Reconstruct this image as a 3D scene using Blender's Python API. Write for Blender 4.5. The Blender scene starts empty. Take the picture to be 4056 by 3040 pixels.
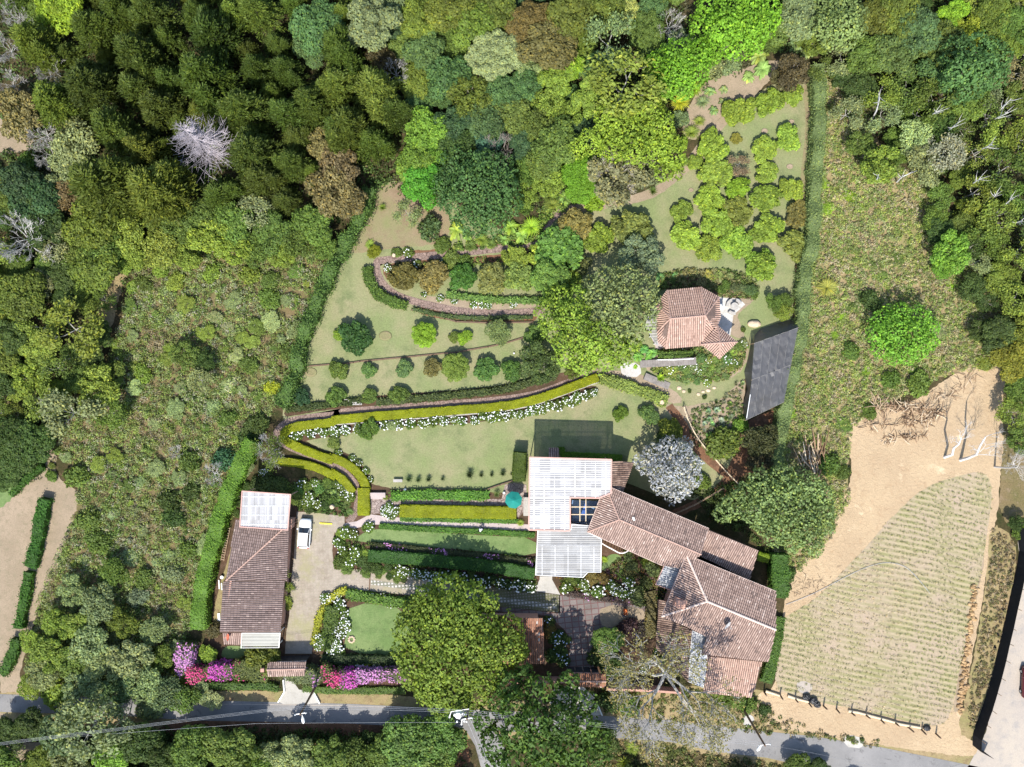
import bpy, math, random
import numpy as np
from mathutils import Vector, Matrix
R_ = math.radians
scene = bpy.context.scene
col = scene.collection
# ------------------------------------------------------------------ camera, sky, sun, exposure
CAMH = 115.0            # drone height above the lawn (m)
PX = 0.0365             # metres of ground per photo pixel straight below
CX, CY = 2028.0, 1520.0
cam = bpy.data.cameras.new('camera'); camo = bpy.data.objects.new('camera', cam); col.objects.link(camo)
camo.location = (0, 0, CAMH); camo.rotation_euler = (0, 0, 0)
cam.sensor_width = 36; cam.lens = 18.0 / (2028 * PX / CAMH)
cam.clip_end = 2000; cam.clip_start = 1
scene.camera = camo
SUN_EL, SUN_AZ = R_(52), R_(-11)          # sun low in the picture's bottom, a little to the left
world = bpy.data.worlds.new('World'); scene.world = world; world.use_nodes = True
nt = world.node_tree; nt.nodes.clear()
sky = nt.nodes.new('ShaderNodeTexSky'); sky.sky_type = 'NISHITA'; sky.sun_disc = False
sky.sun_elevation = SUN_EL
bg = nt.nodes.new('ShaderNodeBackground'); bg.inputs[1].default_value = 0.15
wo = nt.nodes.new('ShaderNodeOutputWorld')
nt.links.new(sky.outputs[0], bg.inputs[0]); nt.links.new(bg.outputs[0], wo.inputs[0])
sunl = bpy.data.lights.new('sun', 'SUN'); sunl.energy = 4.3; sunl.angle = R_(0.6); sunl.color = (1, .955, .88)
suno = bpy.data.objects.new('sun', sunl); col.objects.link(suno)
sd = Vector((math.sin(SUN_AZ) * math.cos(SUN_EL), -math.cos(SUN_AZ) * math.cos(SUN_EL), math.sin(SUN_EL)))
suno.rotation_euler = sd.to_track_quat('Z', 'Y').to_euler()
suno.location = sd * 300
sky.sun_rotation = math.atan2(sd.x, sd.y)
scene.view_settings.view_transform = 'Standard'; scene.view_settings.look = 'None'
scene.view_settings.exposure = 0.84; scene.view_settings.gamma = 1
# ------------------------------------------------------------------ pixel -> place
def W(p, z=0.0):
    """photo point seen at height z -> world position"""
    k = PX * (CAMH - z) / CAMH
    return Vector(((p[0] - CX) * k, -(p[1] - CY) * k, z))
def cv(ox, oy, f):
    def g(*pts): return [(ox + x * f, oy + y * f) for x, y in pts]
    g.f = f; return g
A = cv(0, 0, .6332); B = cv(1300, 0, .6332); C = cv(2656, 0, .6332); D = cv(0, 1000, .6332)
E = cv(1300, 1000, .6332); F = cv(2656, 1000, .6332); G = cv(0, 1990, .6332); H = cv(1300, 1990, .6332)
I = cv(2656, 1990, .6332); J = cv(820, 1900, .2714); K = cv(820, 2250, .2714); L = cv(2060, 1780, .3618)
M = cv(2500, 2180, .2895); NN = cv(2540, 2500, .2895); O = cv(2500, 1080, .2895); Q = cv(2100, 2320, .2714)
Rr = cv(1300, 1700, .6304); S = cv(1080, 2560, .3152); T = cv(1650, 2700, .3152); U = cv(2860, 1200, .5464)
V = cv(3700, 2600, .4623); WW = cv(2960, 2680, .63); X = cv(3340, 1520, .5638); Y = cv(2600, 1400, .394)
DD = cv(0, 0, 1.8336)
rng = random.Random(7)
def pip(p, poly):
    x, y = p; c = False; n = len(poly); j = n - 1
    for i in range(n):
        xi, yi = poly[i]; xj, yj = poly[j]
        if (yi > y) != (yj > y) and x < (xj - xi) * (y - yi) / (yj - yi) + xi: c = not c
        j = i
    return c
def pip_np(x, y, poly):
    c = np.zeros(len(x), bool); n = len(poly); j = n - 1
    for i in range(n):
        xi, yi = poly[i]; xj, yj = poly[j]
        if yi != yj:
            m = ((yi > y) != (yj > y)) & (x < (xj - xi) * (y - yi) / (yj - yi) + xi)
            c ^= m
        j = i
    return c
# ------------------------------------------------------------------ tags
def tag(o, label=None, cat=None, group=None, kind=None):
    if label: o['label'] = label
    if cat: o['category'] = cat
    if group: o['group'] = group
    if kind: o['kind'] = kind
    return o
def link(o, parent=None):
    col.objects.link(o)
    if parent is not None: o.parent = parent
    return o
def empty(name, loc, rz=0.0):
    o = bpy.data.objects.new(name, None); o.location = loc; o.rotation_euler = (0, 0, rz); o.empty_display_size = .3
    return link(o)
# ------------------------------------------------------------------ node materials
class NT:
    def __init__(s, name):
        s.m = bpy.data.materials.new(name); s.m.use_nodes = True; s.t = s.m.node_tree; s.t.nodes.clear()
        s.out = s.t.nodes.new('ShaderNodeOutputMaterial')
    def n(s, ty, **kw):
        o = s.t.nodes.new(ty)
        for k, v in kw.items(): setattr(o, k, v)
        return o
    def l(s, a, b): s.t.links.new(a, b)
    def pos(s, scale=1.0):
        g = s.n('ShaderNodeNewGeometry'); 
        if scale == 1.0: return g.outputs['Position']
        v = s.n('ShaderNodeVectorMath', operation='SCALE'); s.l(g.outputs['Position'], v.inputs[0]); v.inputs['Scale'].default_value = scale
        return v.outputs[0]
    def noise(s, scale, detail=4, rough=.6, vec=None, dist=0):
        o = s.n('ShaderNodeTexNoise'); o.inputs['Scale'].default_value = scale; o.inputs['Detail'].default_value = detail
        o.inputs['Roughness'].default_value = rough; o.inputs['Distortion'].default_value = dist
        s.l(vec if vec is not None else s.pos(), o.inputs['Vector']); return o.outputs['Fac']
    def ramp(s, fac, stops):
        r = s.n('ShaderNodeValToRGB'); e = r.color_ramp.elements
        while len(e) < len(stops): e.new(.5)
        for i, (p, c) in enumerate(stops):
            e[i].position = p; e[i].color = (c[0], c[1], c[2], 1) if hasattr(c, '__len__') else (c, c, c, 1)
        s.l(fac, r.inputs[0]); return r.outputs[0]
    def mix(s, fac, a, b, mode='MIX'):
        o = s.n('ShaderNodeMix', data_type='RGBA', blend_type=mode)
        for k, v in ((0, fac), (6, a), (7, b)):
            if hasattr(v, 'is_linked') or hasattr(v, 'links'): s.l(v, o.inputs[k])
            elif k == 0: o.inputs[0].default_value = v
            else: o.inputs[k].default_value = (v[0], v[1], v[2], 1)
        return o.outputs[2]
    def mr(s, v, a, b, c, d):
        o = s.n('ShaderNodeMapRange'); s.l(v, o.inputs[0])
        for i, q in enumerate((a, b, c, d)): o.inputs[i + 1].default_value = q
        return o.outputs[0]
    def math(s, op, a, b=None):
        o = s.n('ShaderNodeMath', operation=op)
        for i, v in enumerate((a, b)):
            if v is None: continue
            if hasattr(v, 'links'): s.l(v, o.inputs[i])
            else: o.inputs[i].default_value = v
        return o.outputs[0]
    def bsdf(s, colr, rough=.9, spec=.2, bump=None, bstr=.4, bdist=.05, metal=0):
        b = s.n('ShaderNodeBsdfPrincipled')
        if hasattr(colr, 'links'): s.l(colr, b.inputs['Base Color'])
        else: b.inputs['Base Color'].default_value = (*colr[:3], 1)
        b.inputs['Roughness'].default_value = rough; b.inputs['Specular IOR Level'].default_value = spec
        b.inputs['Metallic'].default_value = metal
        if bump is not None:
            bn = s.n('ShaderNodeBump'); bn.inputs['Strength'].default_value = bstr; bn.inputs['Distance'].default_value = bdist
            s.l(bump, bn.inputs['Height']); s.l(bn.outputs[0], b.inputs['Normal'])
        return b
    def done(s, sh): s.l(sh.outputs[0], s.out.inputs[0]); return s.m
def ground_mat(name, c1, c2, c3=None, big=.12, mid=1.2, fine=9, fstr=.35, lo=.4, hi=.62, bstr=.5):
    t = NT(name)
    c = t.mix(t.ramp(t.noise(big, 5, .65), [(lo, 0), (hi, 1)]), c1, c2)
    if c3: c = t.mix(t.ramp(t.noise(mid, 6, .7), [(.5, 0), (.68, 1)]), c, c3)
    f = t.noise(fine, 3, .8)
    c = t.mix(1.0, c, t.ramp(f, [(.25, 1 - fstr), (.75, 1 + fstr)]) if False else t.ramp(f, [(.3, 1 - fstr), (.7, 1.0)]), 'MULTIPLY')
    return t.done(t.bsdf(c, .95, .1, bump=f, bstr=bstr, bdist=.06))
def plain(name, c, rough=.7, spec=.3, var=.25, scale=3, metal=0):
    t = NT(name)
    cc = t.mix(t.ramp(t.noise(scale, 5, .65), [(.3, 0), (.7, 1)]), [x * (1 - var) for x in c], [min(1, x * (1 + var)) for x in c])
    return t.done(t.bsdf(cc, rough, spec, metal=metal))
def leaf_mat(name, use_tint=False, transl=.28):
    t = NT(name)
    at = t.n('ShaderNodeAttribute', attribute_name='rnd')
    if use_tint:
        ac = t.n('ShaderNodeAttribute', attribute_name='tint'); base = ac.outputs['Color']
    else:
        oi = t.n('ShaderNodeObjectInfo'); base = oi.outputs['Color']
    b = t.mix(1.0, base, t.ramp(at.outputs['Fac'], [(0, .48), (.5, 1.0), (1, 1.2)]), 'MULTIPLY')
    # young yellow-green shoots on some leaves
    hot = t.ramp(t.math('FRACT', t.math('MULTIPLY', at.outputs['Fac'], 13.7)), [(.72, 0), (1, 1)])
    yl = t.mix(1.0, b, (1.65, 1.42, .9), 'MULTIPLY')
    b = t.mix(hot, b, yl)
    wn = t.ramp(t.noise(.5, 4, .7), [(.36, .7), (.62, 1.0)])
    b = t.mix(1.0, b, wn, 'MULTIPLY')
    p = t.bsdf(b, .6, .2)
    tr = t.n('ShaderNodeBsdfTranslucent'); t.l(t.mix(1.0, b, (1.25, 1.2, .5), 'MULTIPLY'), tr.inputs[0])
    ms = t.n('ShaderNodeMixShader'); ms.inputs[0].default_value = transl
    t.l(p.outputs[0], ms.inputs[1]); t.l(tr.outputs[0], ms.inputs[2])
    return t.done(ms)
def rnd_mat(name, stops, rough=.85, spec=.15, scale=.5, dirt=(.35, .3, .28), dlo=.55, dhi=.75, bump=False):
    """per-tile colour from the rnd attribute, plus weathering patches"""
    t = NT(name)
    at = t.n('ShaderNodeAttribute', attribute_name='rnd')
    c = t.ramp(at.outputs['Fac'], stops)
    d = t.ramp(t.noise(scale, 6, .7), [(dlo, 0), (dhi, 1)])
    c2 = t.mix(1.0, c, dirt, 'MULTIPLY')
    c = t.mix(d, c, c2)
    f = t.noise(9, 4, .7)
    c = t.mix(1.0, c, t.ramp(f, [(.3, .75), (.7, 1)]), 'MULTIPLY')
    return t.done(t.bsdf(c, rough, spec))
LEAF = leaf_mat('leaves'); LEAFT = leaf_mat('leaves_mixed', True)
def obj_color_mat(name, rough=.85):
    t = NT(name); oi = t.n('ShaderNodeObjectInfo')
    c = t.mix(1.0, oi.outputs['Color'], t.ramp(t.noise(2.5, 5, .7), [(.3, .6), (.7, 1)]), 'MULTIPLY')
    return t.done(t.bsdf(c, rough, .15))
BARK = obj_color_mat('bark')
MT = {}
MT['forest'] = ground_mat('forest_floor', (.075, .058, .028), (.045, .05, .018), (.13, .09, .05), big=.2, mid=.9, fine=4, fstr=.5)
MT['lawn'] = ground_mat('lawn', (.205, .24, .1), (.275, .258, .14), (.165, .19, .085), big=.13, mid=.35, fine=5, fstr=.34, lo=.4, hi=.62)
MT['lawn_worn'] = ground_mat('worn_lawn', (.22, .22, .10), (.27, .2, .13), (.22, .15, .1), big=.12, mid=.4, fine=7, fstr=.3, lo=.38, hi=.6)
MT['lawn_green'] = ground_mat('watered_lawn', (.135, .205, .07), (.185, .245, .095), (.115, .165, .06), big=.3, mid=.7, fine=6, fstr=.32)
MT['soil'] = ground_mat('bed_soil', (.11, .065, .04), (.07, .05, .03), (.16, .1, .07), big=.3, mid=1.2, fine=8, fstr=.4)
MT['tan_soil'] = ground_mat('tan_soil', (.34, .265, .185), (.28, .22, .15), (.24, .2, .13), big=.2, mid=1.2, fine=6, fstr=.3)
MT['red_soil'] = ground_mat('red_soil', (.2, .1, .055), (.14, .08, .05), (.27, .15, .09), big=.25, mid=1.2, fine=6, fstr=.4)
MT['scrub_soil'] = ground_mat('scrub_soil', (.2, .15, .075), (.14, .13, .05), (.26, .19, .12), big=.25, mid=1.0, fine=5, fstr=.45)
MT['dry_grass'] = ground_mat('dry_grass', (.33, .25, .135), (.26, .23, .10), (.2, .14, .08), big=.2, mid=1, fine=5, fstr=.35)
MT['gravel_pale'] = ground_mat('pale_road', (.37, .325, .28), (.42, .365, .3), (.31, .285, .26), big=.12, mid=.6, fine=7, fstr=.18)
MT['concrete'] = ground_mat('concrete', (.46, .435, .39), (.4, .38, .34), (.34, .32, .28), big=.3, mid=1, fine=6, fstr=.15, bstr=.15)
MT['white_conc'] = ground_mat('white_plaster_floor', (.5, .48, .45), (.44, .42, .39), (.36, .34, .3), big=.4, mid=1.2, fine=6, fstr=.15, bstr=.15)
MT['pink_conc'] = ground_mat('pinkish_concrete', (.46, .385, .365), (.4, .335, .315), (.34, .29, .27), big=.4, mid=1.2, fine=8, fstr=.15, bstr=.15)
def asphalt():
    t = NT('asphalt')
    c = t.mix(t.ramp(t.noise(.15, 5, .6), [(.35, 0), (.65, 1)]), (.19, .185, .18), (.27, .26, .25))
    c = t.mix(t.ramp(t.noise(.9, 6, .75), [(.6, 0), (.8, 1)]), c, (.33, .31, .28))
    c = t.mix(t.ramp(t.noise(.28, 7, .8, dist=2), [(.57, 0), (.62, 1)]), c, (.14, .135, .13))
    f = t.noise(14, 3, .8)
    c = t.mix(1.0, c, t.ramp(f, [(.3, .75), (.7, 1)]), 'MULTIPLY')
    return t.done(t.bsdf(c, .9, .2, bump=f, bstr=.3, bdist=.02))
MT['asphalt'] = asphalt()
MT['seam'] = plain('canopy_joint', (.6, .6, .6), .6)
def sand():
    t = NT('graded_earth')
    c = t.mix(t.ramp(t.noise(.1, 5, .6), [(.35, 0), (.65, 1)]), (.46, .345, .215), (.4, .295, .185))
    c = t.mix(t.ramp(t.noise(.8, 7, .75, dist=1.2), [(.52, 0), (.72, 1)]), c, (.36, .25, .15))
    c = t.mix(t.ramp(t.noise(.35, 4, .6), [(.62, 0), (.75, 1)]), c, (.6, .47, .31))
    f = t.noise(2.2, 8, .8, dist=.8)
    return t.done(t.bsdf(c, .95, .1, bump=f, bstr=.9, bdist=.25))
MT['sand'] = sand()
def field_mat():
    t = NT('planted_field_soil')
    w = t.n('ShaderNodeTexWave'); w.inputs['Scale'].default_value = .4134; w.inputs['Distortion'].default_value = .6
    w.inputs['Detail'].default_value = 2; w.inputs['Detail Scale'].default_value = .6
    mp = t.n('ShaderNodeMapping'); mp.inputs['Rotation'].default_value = (0, 0, R_(102)); t.l(t.pos(), mp.inputs[0]); t.l(mp.outputs[0], w.inputs['Vector'])
    c = t.mix(t.ramp(w.outputs['Fac'], [(.2, 0), (1, 1)]), (.27, .255, .125), (.4, .335, .21))
    c = t.mix(t.ramp(t.noise(.22, 5, .7), [(.4, 0), (.65, 1)]), c, (.4, .315, .23))
    f = t.noise(4, 6, .8)
    c = t.mix(1.0, c, t.ramp(f, [(.3, .7), (.7, 1)]), 'MULTIPLY')
    return t.done(t.bsdf(c, .95, .1, bump=f, bstr=.6, bdist=.1))
MT['field'] = field_mat()
def paver(name, cb, cm, w, h, rot, mort=.03, off=.5, c2=None, grass=None):
    t = NT(name)
    b = t.n('ShaderNodeTexBrick'); b.offset = off
    mp = t.n('ShaderNodeMapping'); mp.inputs['Rotation'].default_value = (0, 0, R_(rot)); t.l(t.pos(), mp.inputs[0]); t.l(mp.outputs[0], b.inputs['Vector'])
    b.inputs['Scale'].default_value = 1; b.inputs['Brick Width'].default_value = w; b.inputs['Row Height'].default_value = h
    b.inputs['Mortar Size'].default_value = mort; b.inputs['Color1'].default_value = (*cb, 1)
    b.inputs['Color2'].default_value = (*(c2 or [x * .85 for x in cb]), 1); b.inputs['Mortar'].default_value = (*cm, 1)
    c = b.outputs['Color']
    c = t.mix(t.ramp(t.noise(.5, 5, .7), [(.45, 0), (.7, 1)]), c, t.mix(1.0, c, (.75, .72, .68), 'MULTIPLY'))
    if grass: c = t.mix(t.ramp(t.noise(.18, 5, .7), [(.5, 0), (.66, 1)]), c, grass)
    f = t.noise(10, 3, .8)
    c = t.mix(1.0, c, t.ramp(f, [(.3, .78), (.7, 1)]), 'MULTIPLY')
    return t.done(t.bsdf(c, .9, .15, bump=b.outputs['Fac'], bstr=-.4 if False else .2, bdist=.03))
MT['drive'] = paver('driveway_pavers', (.37, .315, .255), (.32, .28, .22), .42, .42, -3, .05, 0, grass=(.3, .275, .16))
MT['drive2'] = paver('grass_block_paving', (.25, .225, .18), (.13, .13, .07), .42, .42, -5, .1, 0, grass=(.16, .15, .07))
MT['brownpave'] = paver('brown_court_paving', (.21, .18, .165), (.15, .085, .08), 1.0, .8, -6, .07, 0, c2=(.155, .135, .125))
MT['whitegrid'] = paver('white_block_strip', (.56, .53, .49), (.2, .2, .15), .5, .5, -5, .12, 0)
def stones(name, c1, c2, cm, sc):
    t = NT(name)
    v = t.n('ShaderNodeTexVoronoi', feature='DISTANCE_TO_EDGE'); v.inputs['Scale'].default_value = sc; t.l(t.pos(), v.inputs['Vector'])
    v2 = t.n('ShaderNodeTexVoronoi'); v2.inputs['Scale'].default_value = sc; t.l(t.pos(), v2.inputs['Vector'])
    sep = t.n('ShaderNodeSeparateColor'); t.l(v2.outputs['Color'], sep.inputs[0])
    c = t.mix(sep.outputs[0], c1, c2)
    c = t.mix(t.ramp(v.outputs['Distance'], [(.02, 0), (.09, 1)]), cm, c)
    c = t.mix(1.0, c, t.ramp(t.noise(.8, 5, .7), [(.35, .75), (.65, 1)]), 'MULTIPLY')
    return t.done(t.bsdf(c, .9, .15, bump=v.outputs['Distance'], bstr=.3, bdist=.05))
MT['stonepath'] = stones('stone_path', (.3, .215, .175), (.22, .16, .135), (.11, .075, .06), 2.6)
MT['flag'] = stones('flagstones', (.36, .29, .255), (.28, .225, .2), (.12, .08, .07), 2.2)
TILE = {}
TILE['grey'] = rnd_mat('weathered_clay_tiles', [(0, (.15, .115, .105)), (.35, (.22, .165, .148)), (.8, (.28, .21, .19)), (1, (.4, .31, .27))], scale=.35, dirt=(.7, .62, .62))
TILE['house'] = rnd_mat('pinkish_clay_tiles', [(0, (.2, .145, .125)), (.25, (.33, .23, .19)), (.75, (.44, .315, .26)), (1, (.6, .47, .4))], scale=.45, dirt=(.5, .45, .46))
TILE['kiosk'] = rnd_mat('pale_clay_tiles', [(0, (.36, .23, .18)), (.3, (.46, .3, .235)), (.8, (.54, .37, .29)), (1, (.66, .48, .4))], scale=.5, dirt=(.75, .72, .7))
TILE['dark'] = rnd_mat('mossy_clay_tiles', [(0, (.14, .095, .075)), (.3, (.25, .165, .125)), (.8, (.36, .25, .19)), (1, (.52, .39, .31))], scale=.8, dirt=(.4, .36, .34), dlo=.45, dhi=.62)
TILE['red'] = rnd_mat('orange_clay_tiles', [(0, (.2, .085, .055)), (.3, (.32, .14, .08)), (.8, (.42, .2, .12)), (.95, (.5, .28, .18)), (1, (.6, .52, .46))], scale=.6, dirt=(.6, .5, .5))
MT['pan'] = plain('tile_channels', (.13, .09, .075), .9)
MT['ridge'] = plain('ridge_mortar', (.38, .25, .2), .9)
MT['ridge_pale'] = plain('pale_ridge_mortar', (.6, .47, .4), .9)
MT['wall'] = plain('painted_wall', (.42, .24, .18), .85, var=.12)
MT['wall_white'] = plain('cream_wall', (.6, .55, .46), .85, var=.1)
MT['pink'] = plain('pink_steel_frame', (.5, .3, .25), .6, var=.1)
MT['wood'] = plain('weathered_wood', (.36, .25, .16), .85)
MT['pale_wood'] = plain('pale_log_wood', (.62, .5, .34), .85)
MT['dark_wood'] = plain('dark_post_wood', (.13, .085, .055), .85)
MT['metal'] = plain('galvanised_steel', (.5, .5, .5), .45, .5, var=.12, metal=.4)
MT['dark_metal'] = plain('dark_painted_steel', (.03, .03, .033), .5, .4)
MT['white'] = plain('white_paint', (.8, .8, .78), .5, var=.05)
MT['stone'] = plain('grey_stone', (.34, .32, .29), .9, var=.2)
MT['boulder'] = plain('tan_boulder', (.5, .39, .27), .9, var=.25)
def canopy_mat(name, c, tr, lo=.8):
    t = NT(name); at = t.n('ShaderNodeAttribute', attribute_name='rnd')
    cc = t.mix(1.0, c, t.ramp(at.outputs['Fac'], [(0, lo), (1, 1.0)]), 'MULTIPLY')
    cc = t.mix(t.ramp(t.noise(.35, 6, .7), [(.45, 0), (.7, 1)]), cc, t.mix(1.0, cc, (.82, .8, .77), 'MULTIPLY'))
    p = t.bsdf(cc, .45, .35)
    tp = t.n('ShaderNodeBsdfTransparent'); ms = t.n('ShaderNodeMixShader'); ms.inputs[0].default_value = tr
    t.l(p.outputs[0], ms.inputs[1]); t.l(tp.outputs[0], ms.inputs[2]); return t.done(ms)
MT['canopy'] = canopy_mat('milky_corrugated_sheet', (.56, .55, .545), .08, .6)
MT['canopy2'] = canopy_mat('grey_corrugated_sheet', (.36, .36, .355), .08, .7)
MT['sheet'] = canopy_mat('galvanised_sheet', (.52, .53, .54), 0, .55)
MT['canopy3'] = canopy_mat('smoky_flat_sheet', (.27, .27, .24), .1, .7)
MT['net'] = canopy_mat('black_shade_net', (.095, .095, .1), .16, .85)
MT['netdark'] = plain('black_mesh', (.012, .013, .016), .8, .2, var=.3)
MT['blue_floor'] = plain('blue_floor', (.12, .2, .34), .3, .5)
MT['blossom_white'] = plain('white_blossom', (.7, .71, .68), .8, var=.08, scale=8)
MT['blossom_blue'] = plain('pale_blue_blossom', (.5, .57, .72), .8, var=.08, scale=8)
MT['magenta'] = plain('magenta_bracts', (.46, .07, .34), .7, var=.3, scale=3)
MT['redpink'] = plain('crimson_bracts', (.5, .05, .17), .7, var=.3, scale=3)
MT['lilac'] = plain('lilac_bracts', (.45, .2, .4), .7, var=.3, scale=3)
# ------------------------------------------------------------------ mesh helpers
class MB:
    def __init__(s): s.v = []; s.f = []; s.r = []; s.mi = []
    def add(s, vs, fs, rnd=.5, mi=0):
        b = len(s.v); s.v += [tuple(p) for p in vs]
        for f in fs: s.f.append(tuple(b + i for i in f)); s.r.append(rnd); s.mi.append(mi)
    def box(s, c, sz, rz=0, rnd=.5, mi=0, tilt=None):
        x, y, z = sz[0] / 2, sz[1] / 2, sz[2] / 2
        m = Matrix.Rotation(rz, 3, 'Z')
        if tilt: m = m @ Matrix.Rotation(tilt[0], 3, tilt[1])
        vs = [Vector(c) + m @ Vector((i * x, j * y, k * z)) for k in (-1, 1) for i, j in ((-1, -1), (1, -1), (1, 1), (-1, 1))]
        s.add(vs, [(0, 3, 2, 1), (4, 5, 6, 7), (0, 1, 5, 4), (1, 2, 6, 5), (2, 3, 7, 6), (3, 0, 4, 7)], rnd, mi)
    def tube(s, pts, r, n=6, rnd=.5, mi=0, cap=True):
        pts = [Vector(p) for p in pts]; rs = r if hasattr(r, '__len__') else [r] * len(pts)
        rings = []
        for i, p in enumerate(pts):
            d = (pts[min(i + 1, len(pts) - 1)] - pts[max(i - 1, 0)]).normalized()
            a = d.cross(Vector((0, 0, 1)) if abs(d.z) < .9 else Vector((1, 0, 0))).normalized(); b = d.cross(a)
            rings.append([p + (a * math.cos(t) + b * math.sin(t)) * rs[i] for t in [2 * math.pi * k / n for k in range(n)]])
        vs = [q for rg in rings for q in rg]; fs = []
        for i in range(len(pts) - 1):
            for k in range(n):
                k2 = (k + 1) % n; fs.append((i * n + k, i * n + k2, (i + 1) * n + k2, (i + 1) * n + k))
        if cap: fs += [tuple(range(n))[::-1], tuple((len(pts) - 1) * n + k for k in range(n))]
        s.add(vs, fs, rnd, mi)
    def lathe(s, c, prof, n=16, rnd=.5, mi=0, sx=1, sy=1):
        vs = []; fs = []
        for (r, z) in prof:
            vs += [(c[0] + sx * r * math.cos(2 * math.pi * k / n), c[1] + sy * r * math.sin(2 * math.pi * k / n), c[2] + z) for k in range(n)]
        for i in range(len(prof) - 1):
            for k in range(n):
                k2 = (k + 1) % n; fs.append((i * n + k, i * n + k2, (i + 1) * n + k2, (i + 1) * n + k))
        fs.append(tuple((len(prof) - 1) * n + k for k in range(n))); fs.append(tuple(range(n))[::-1])
        s.add(vs, fs, rnd, mi)
    def prism(s, poly, z0, z1, rnd=.5, mi=0):
        n = len(poly)
        vs = [(p[0], p[1], z0) for p in poly] + [(p[0], p[1], z1) for p in poly]
        s.add(vs, [tuple(range(n))[::-1], tuple(range(n, 2 * n))] + [(i, (i + 1) % n, n + (i + 1) % n, n + i) for i in range(n)], rnd, mi)
    def blob(s, c, r, seed=0, n=10, m=6, jit=.15, rnd=.5, mi=0, flat=1):
        q = random.Random(seed); vs = []; fs = []
        for i in range(m + 1):
            th = math.pi * i / m
            for k in range(n):
                a = 2 * math.pi * k / n; rr = 1 + q.uniform(-jit, jit) if 0 < i < m else 1
                vs.append((c[0] + r[0] * rr * math.sin(th) * math.cos(a), c[1] + r[1] * rr * math.sin(th) * math.sin(a), c[2] + r[2] * math.cos(th) * rr))
        for i in range(m):
            for k in range(n):
                k2 = (k + 1) % n; fs.append((i * n + k, (i + 1) * n + k, (i + 1) * n + k2, i * n + k2))
        s.add(vs, fs, rnd, mi)
    def build(s, name, mats, parent=None, smooth=False, colr=None):
        if not isinstance(mats, (list, tuple)): mats = [mats]
        o0 = Vector(parent.matrix_basis.translation) if parent is not None else None
        m = bpy.data.meshes.new(name)
        inv = None
        if parent is not None:
            p = parent; mat = p.matrix_basis.copy()
            while p.parent is not None: p = p.parent; mat = p.matrix_basis @ mat
            inv = mat.inverted()
        vs = s.v if inv is None else [inv @ Vector(p) for p in s.v]
        m.from_pydata(vs, [], s.f)
        a = m.attributes.new('rnd', 'FLOAT', 'FACE'); a.data.foreach_set('value', s.r)
        m.polygons.foreach_set('material_index', s.mi)
        if smooth: m.polygons.foreach_set('use_smooth', [True] * len(s.f))
        for q in mats: m.materials.append(q)
        o = bpy.data.objects.new(name, m); link(o, parent)
        if colr: o.color = (*colr, 1)
        return o
def top_mesh(name, mb, mats, label=None, cat=None, group=None, kind=None, **kw):
    """a top-level object of one mesh, origin at its base"""
    n = len(mb.v); cx = sum(p[0] for p in mb.v) / n; cy = sum(p[1] for p in mb.v) / n; cz = min(p[2] for p in mb.v)
    mb.v = [(p[0] - cx, p[1] - cy, p[2] - cz) for p in mb.v]
    o = mb.build(name, mats, None, **kw); o.location = (cx, cy, cz)
    return tag(o, label, cat, group, kind)
def quads(name, V, rnd, mats, tint=None, mi=None):
    n = len(V); m = bpy.data.meshes.new(name)
    m.vertices.add(n * 4); m.vertices.foreach_set('co', V.reshape(-1).astype(np.float32))
    m.loops.add(n * 4); m.loops.foreach_set('vertex_index', np.arange(n * 4, dtype=np.int32))
    m.polygons.add(n); m.polygons.foreach_set('loop_start', np.arange(0, n * 4, 4, dtype=np.int32))
    try: m.polygons.foreach_set('loop_total', np.full(n, 4, dtype=np.int32))
    except Exception: pass
    a = m.attributes.new('rnd', 'FLOAT', 'FACE'); a.data.foreach_set('value', rnd.astype(np.float32))
    if tint is not None:
        t = m.attributes.new('tint', 'FLOAT_COLOR', 'FACE')
        t.data.foreach_set('color', np.concatenate([tint, np.ones((n, 1))], 1).astype(np.float32).reshape(-1))
    if not isinstance(mats, (list, tuple)): mats = [mats]
    for q in mats: m.materials.append(q)
    if mi is not None: m.polygons.foreach_set('material_index', mi.astype(np.int32))
    m.update(calc_edges=True)
    return m
def leafquads(C_, Nn, w, l, g, tdir=None, jit=.5):
    """C_ centres, Nn normals -> (n,4,3) leaf quads with jittered orientation"""
    n = len(C_)
    Nn = Nn + g.normal(0, jit, (n, 3)); Nn /= np.linalg.norm(Nn, axis=1, keepdims=True) + 1e-9
    t = g.normal(0, 1, (n, 3)) if tdir is None else tdir + g.normal(0, .25, (n, 3))
    t -= Nn * (t * Nn).sum(1, keepdims=True); t /= np.linalg.norm(t, axis=1, keepdims=True) + 1e-9
    b = np.cross(Nn, t)
    w = (np.ones(n) * w * g.uniform(.7, 1.3, n))[:, None]; l = (np.ones(n) * l * g.uniform(.7, 1.3, n))[:, None]
    return np.stack([C_ - t * l, C_ - b * w + t * l * .1, C_ + t * l, C_ + b * w + t * l * .1], 1)
def sph(n, g, up=-.2):
    d = g.normal(0, 1, (n * 3, 3)); d /= np.linalg.norm(d, axis=1, keepdims=True); d = d[d[:, 2] > up][:n]
    return d
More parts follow.
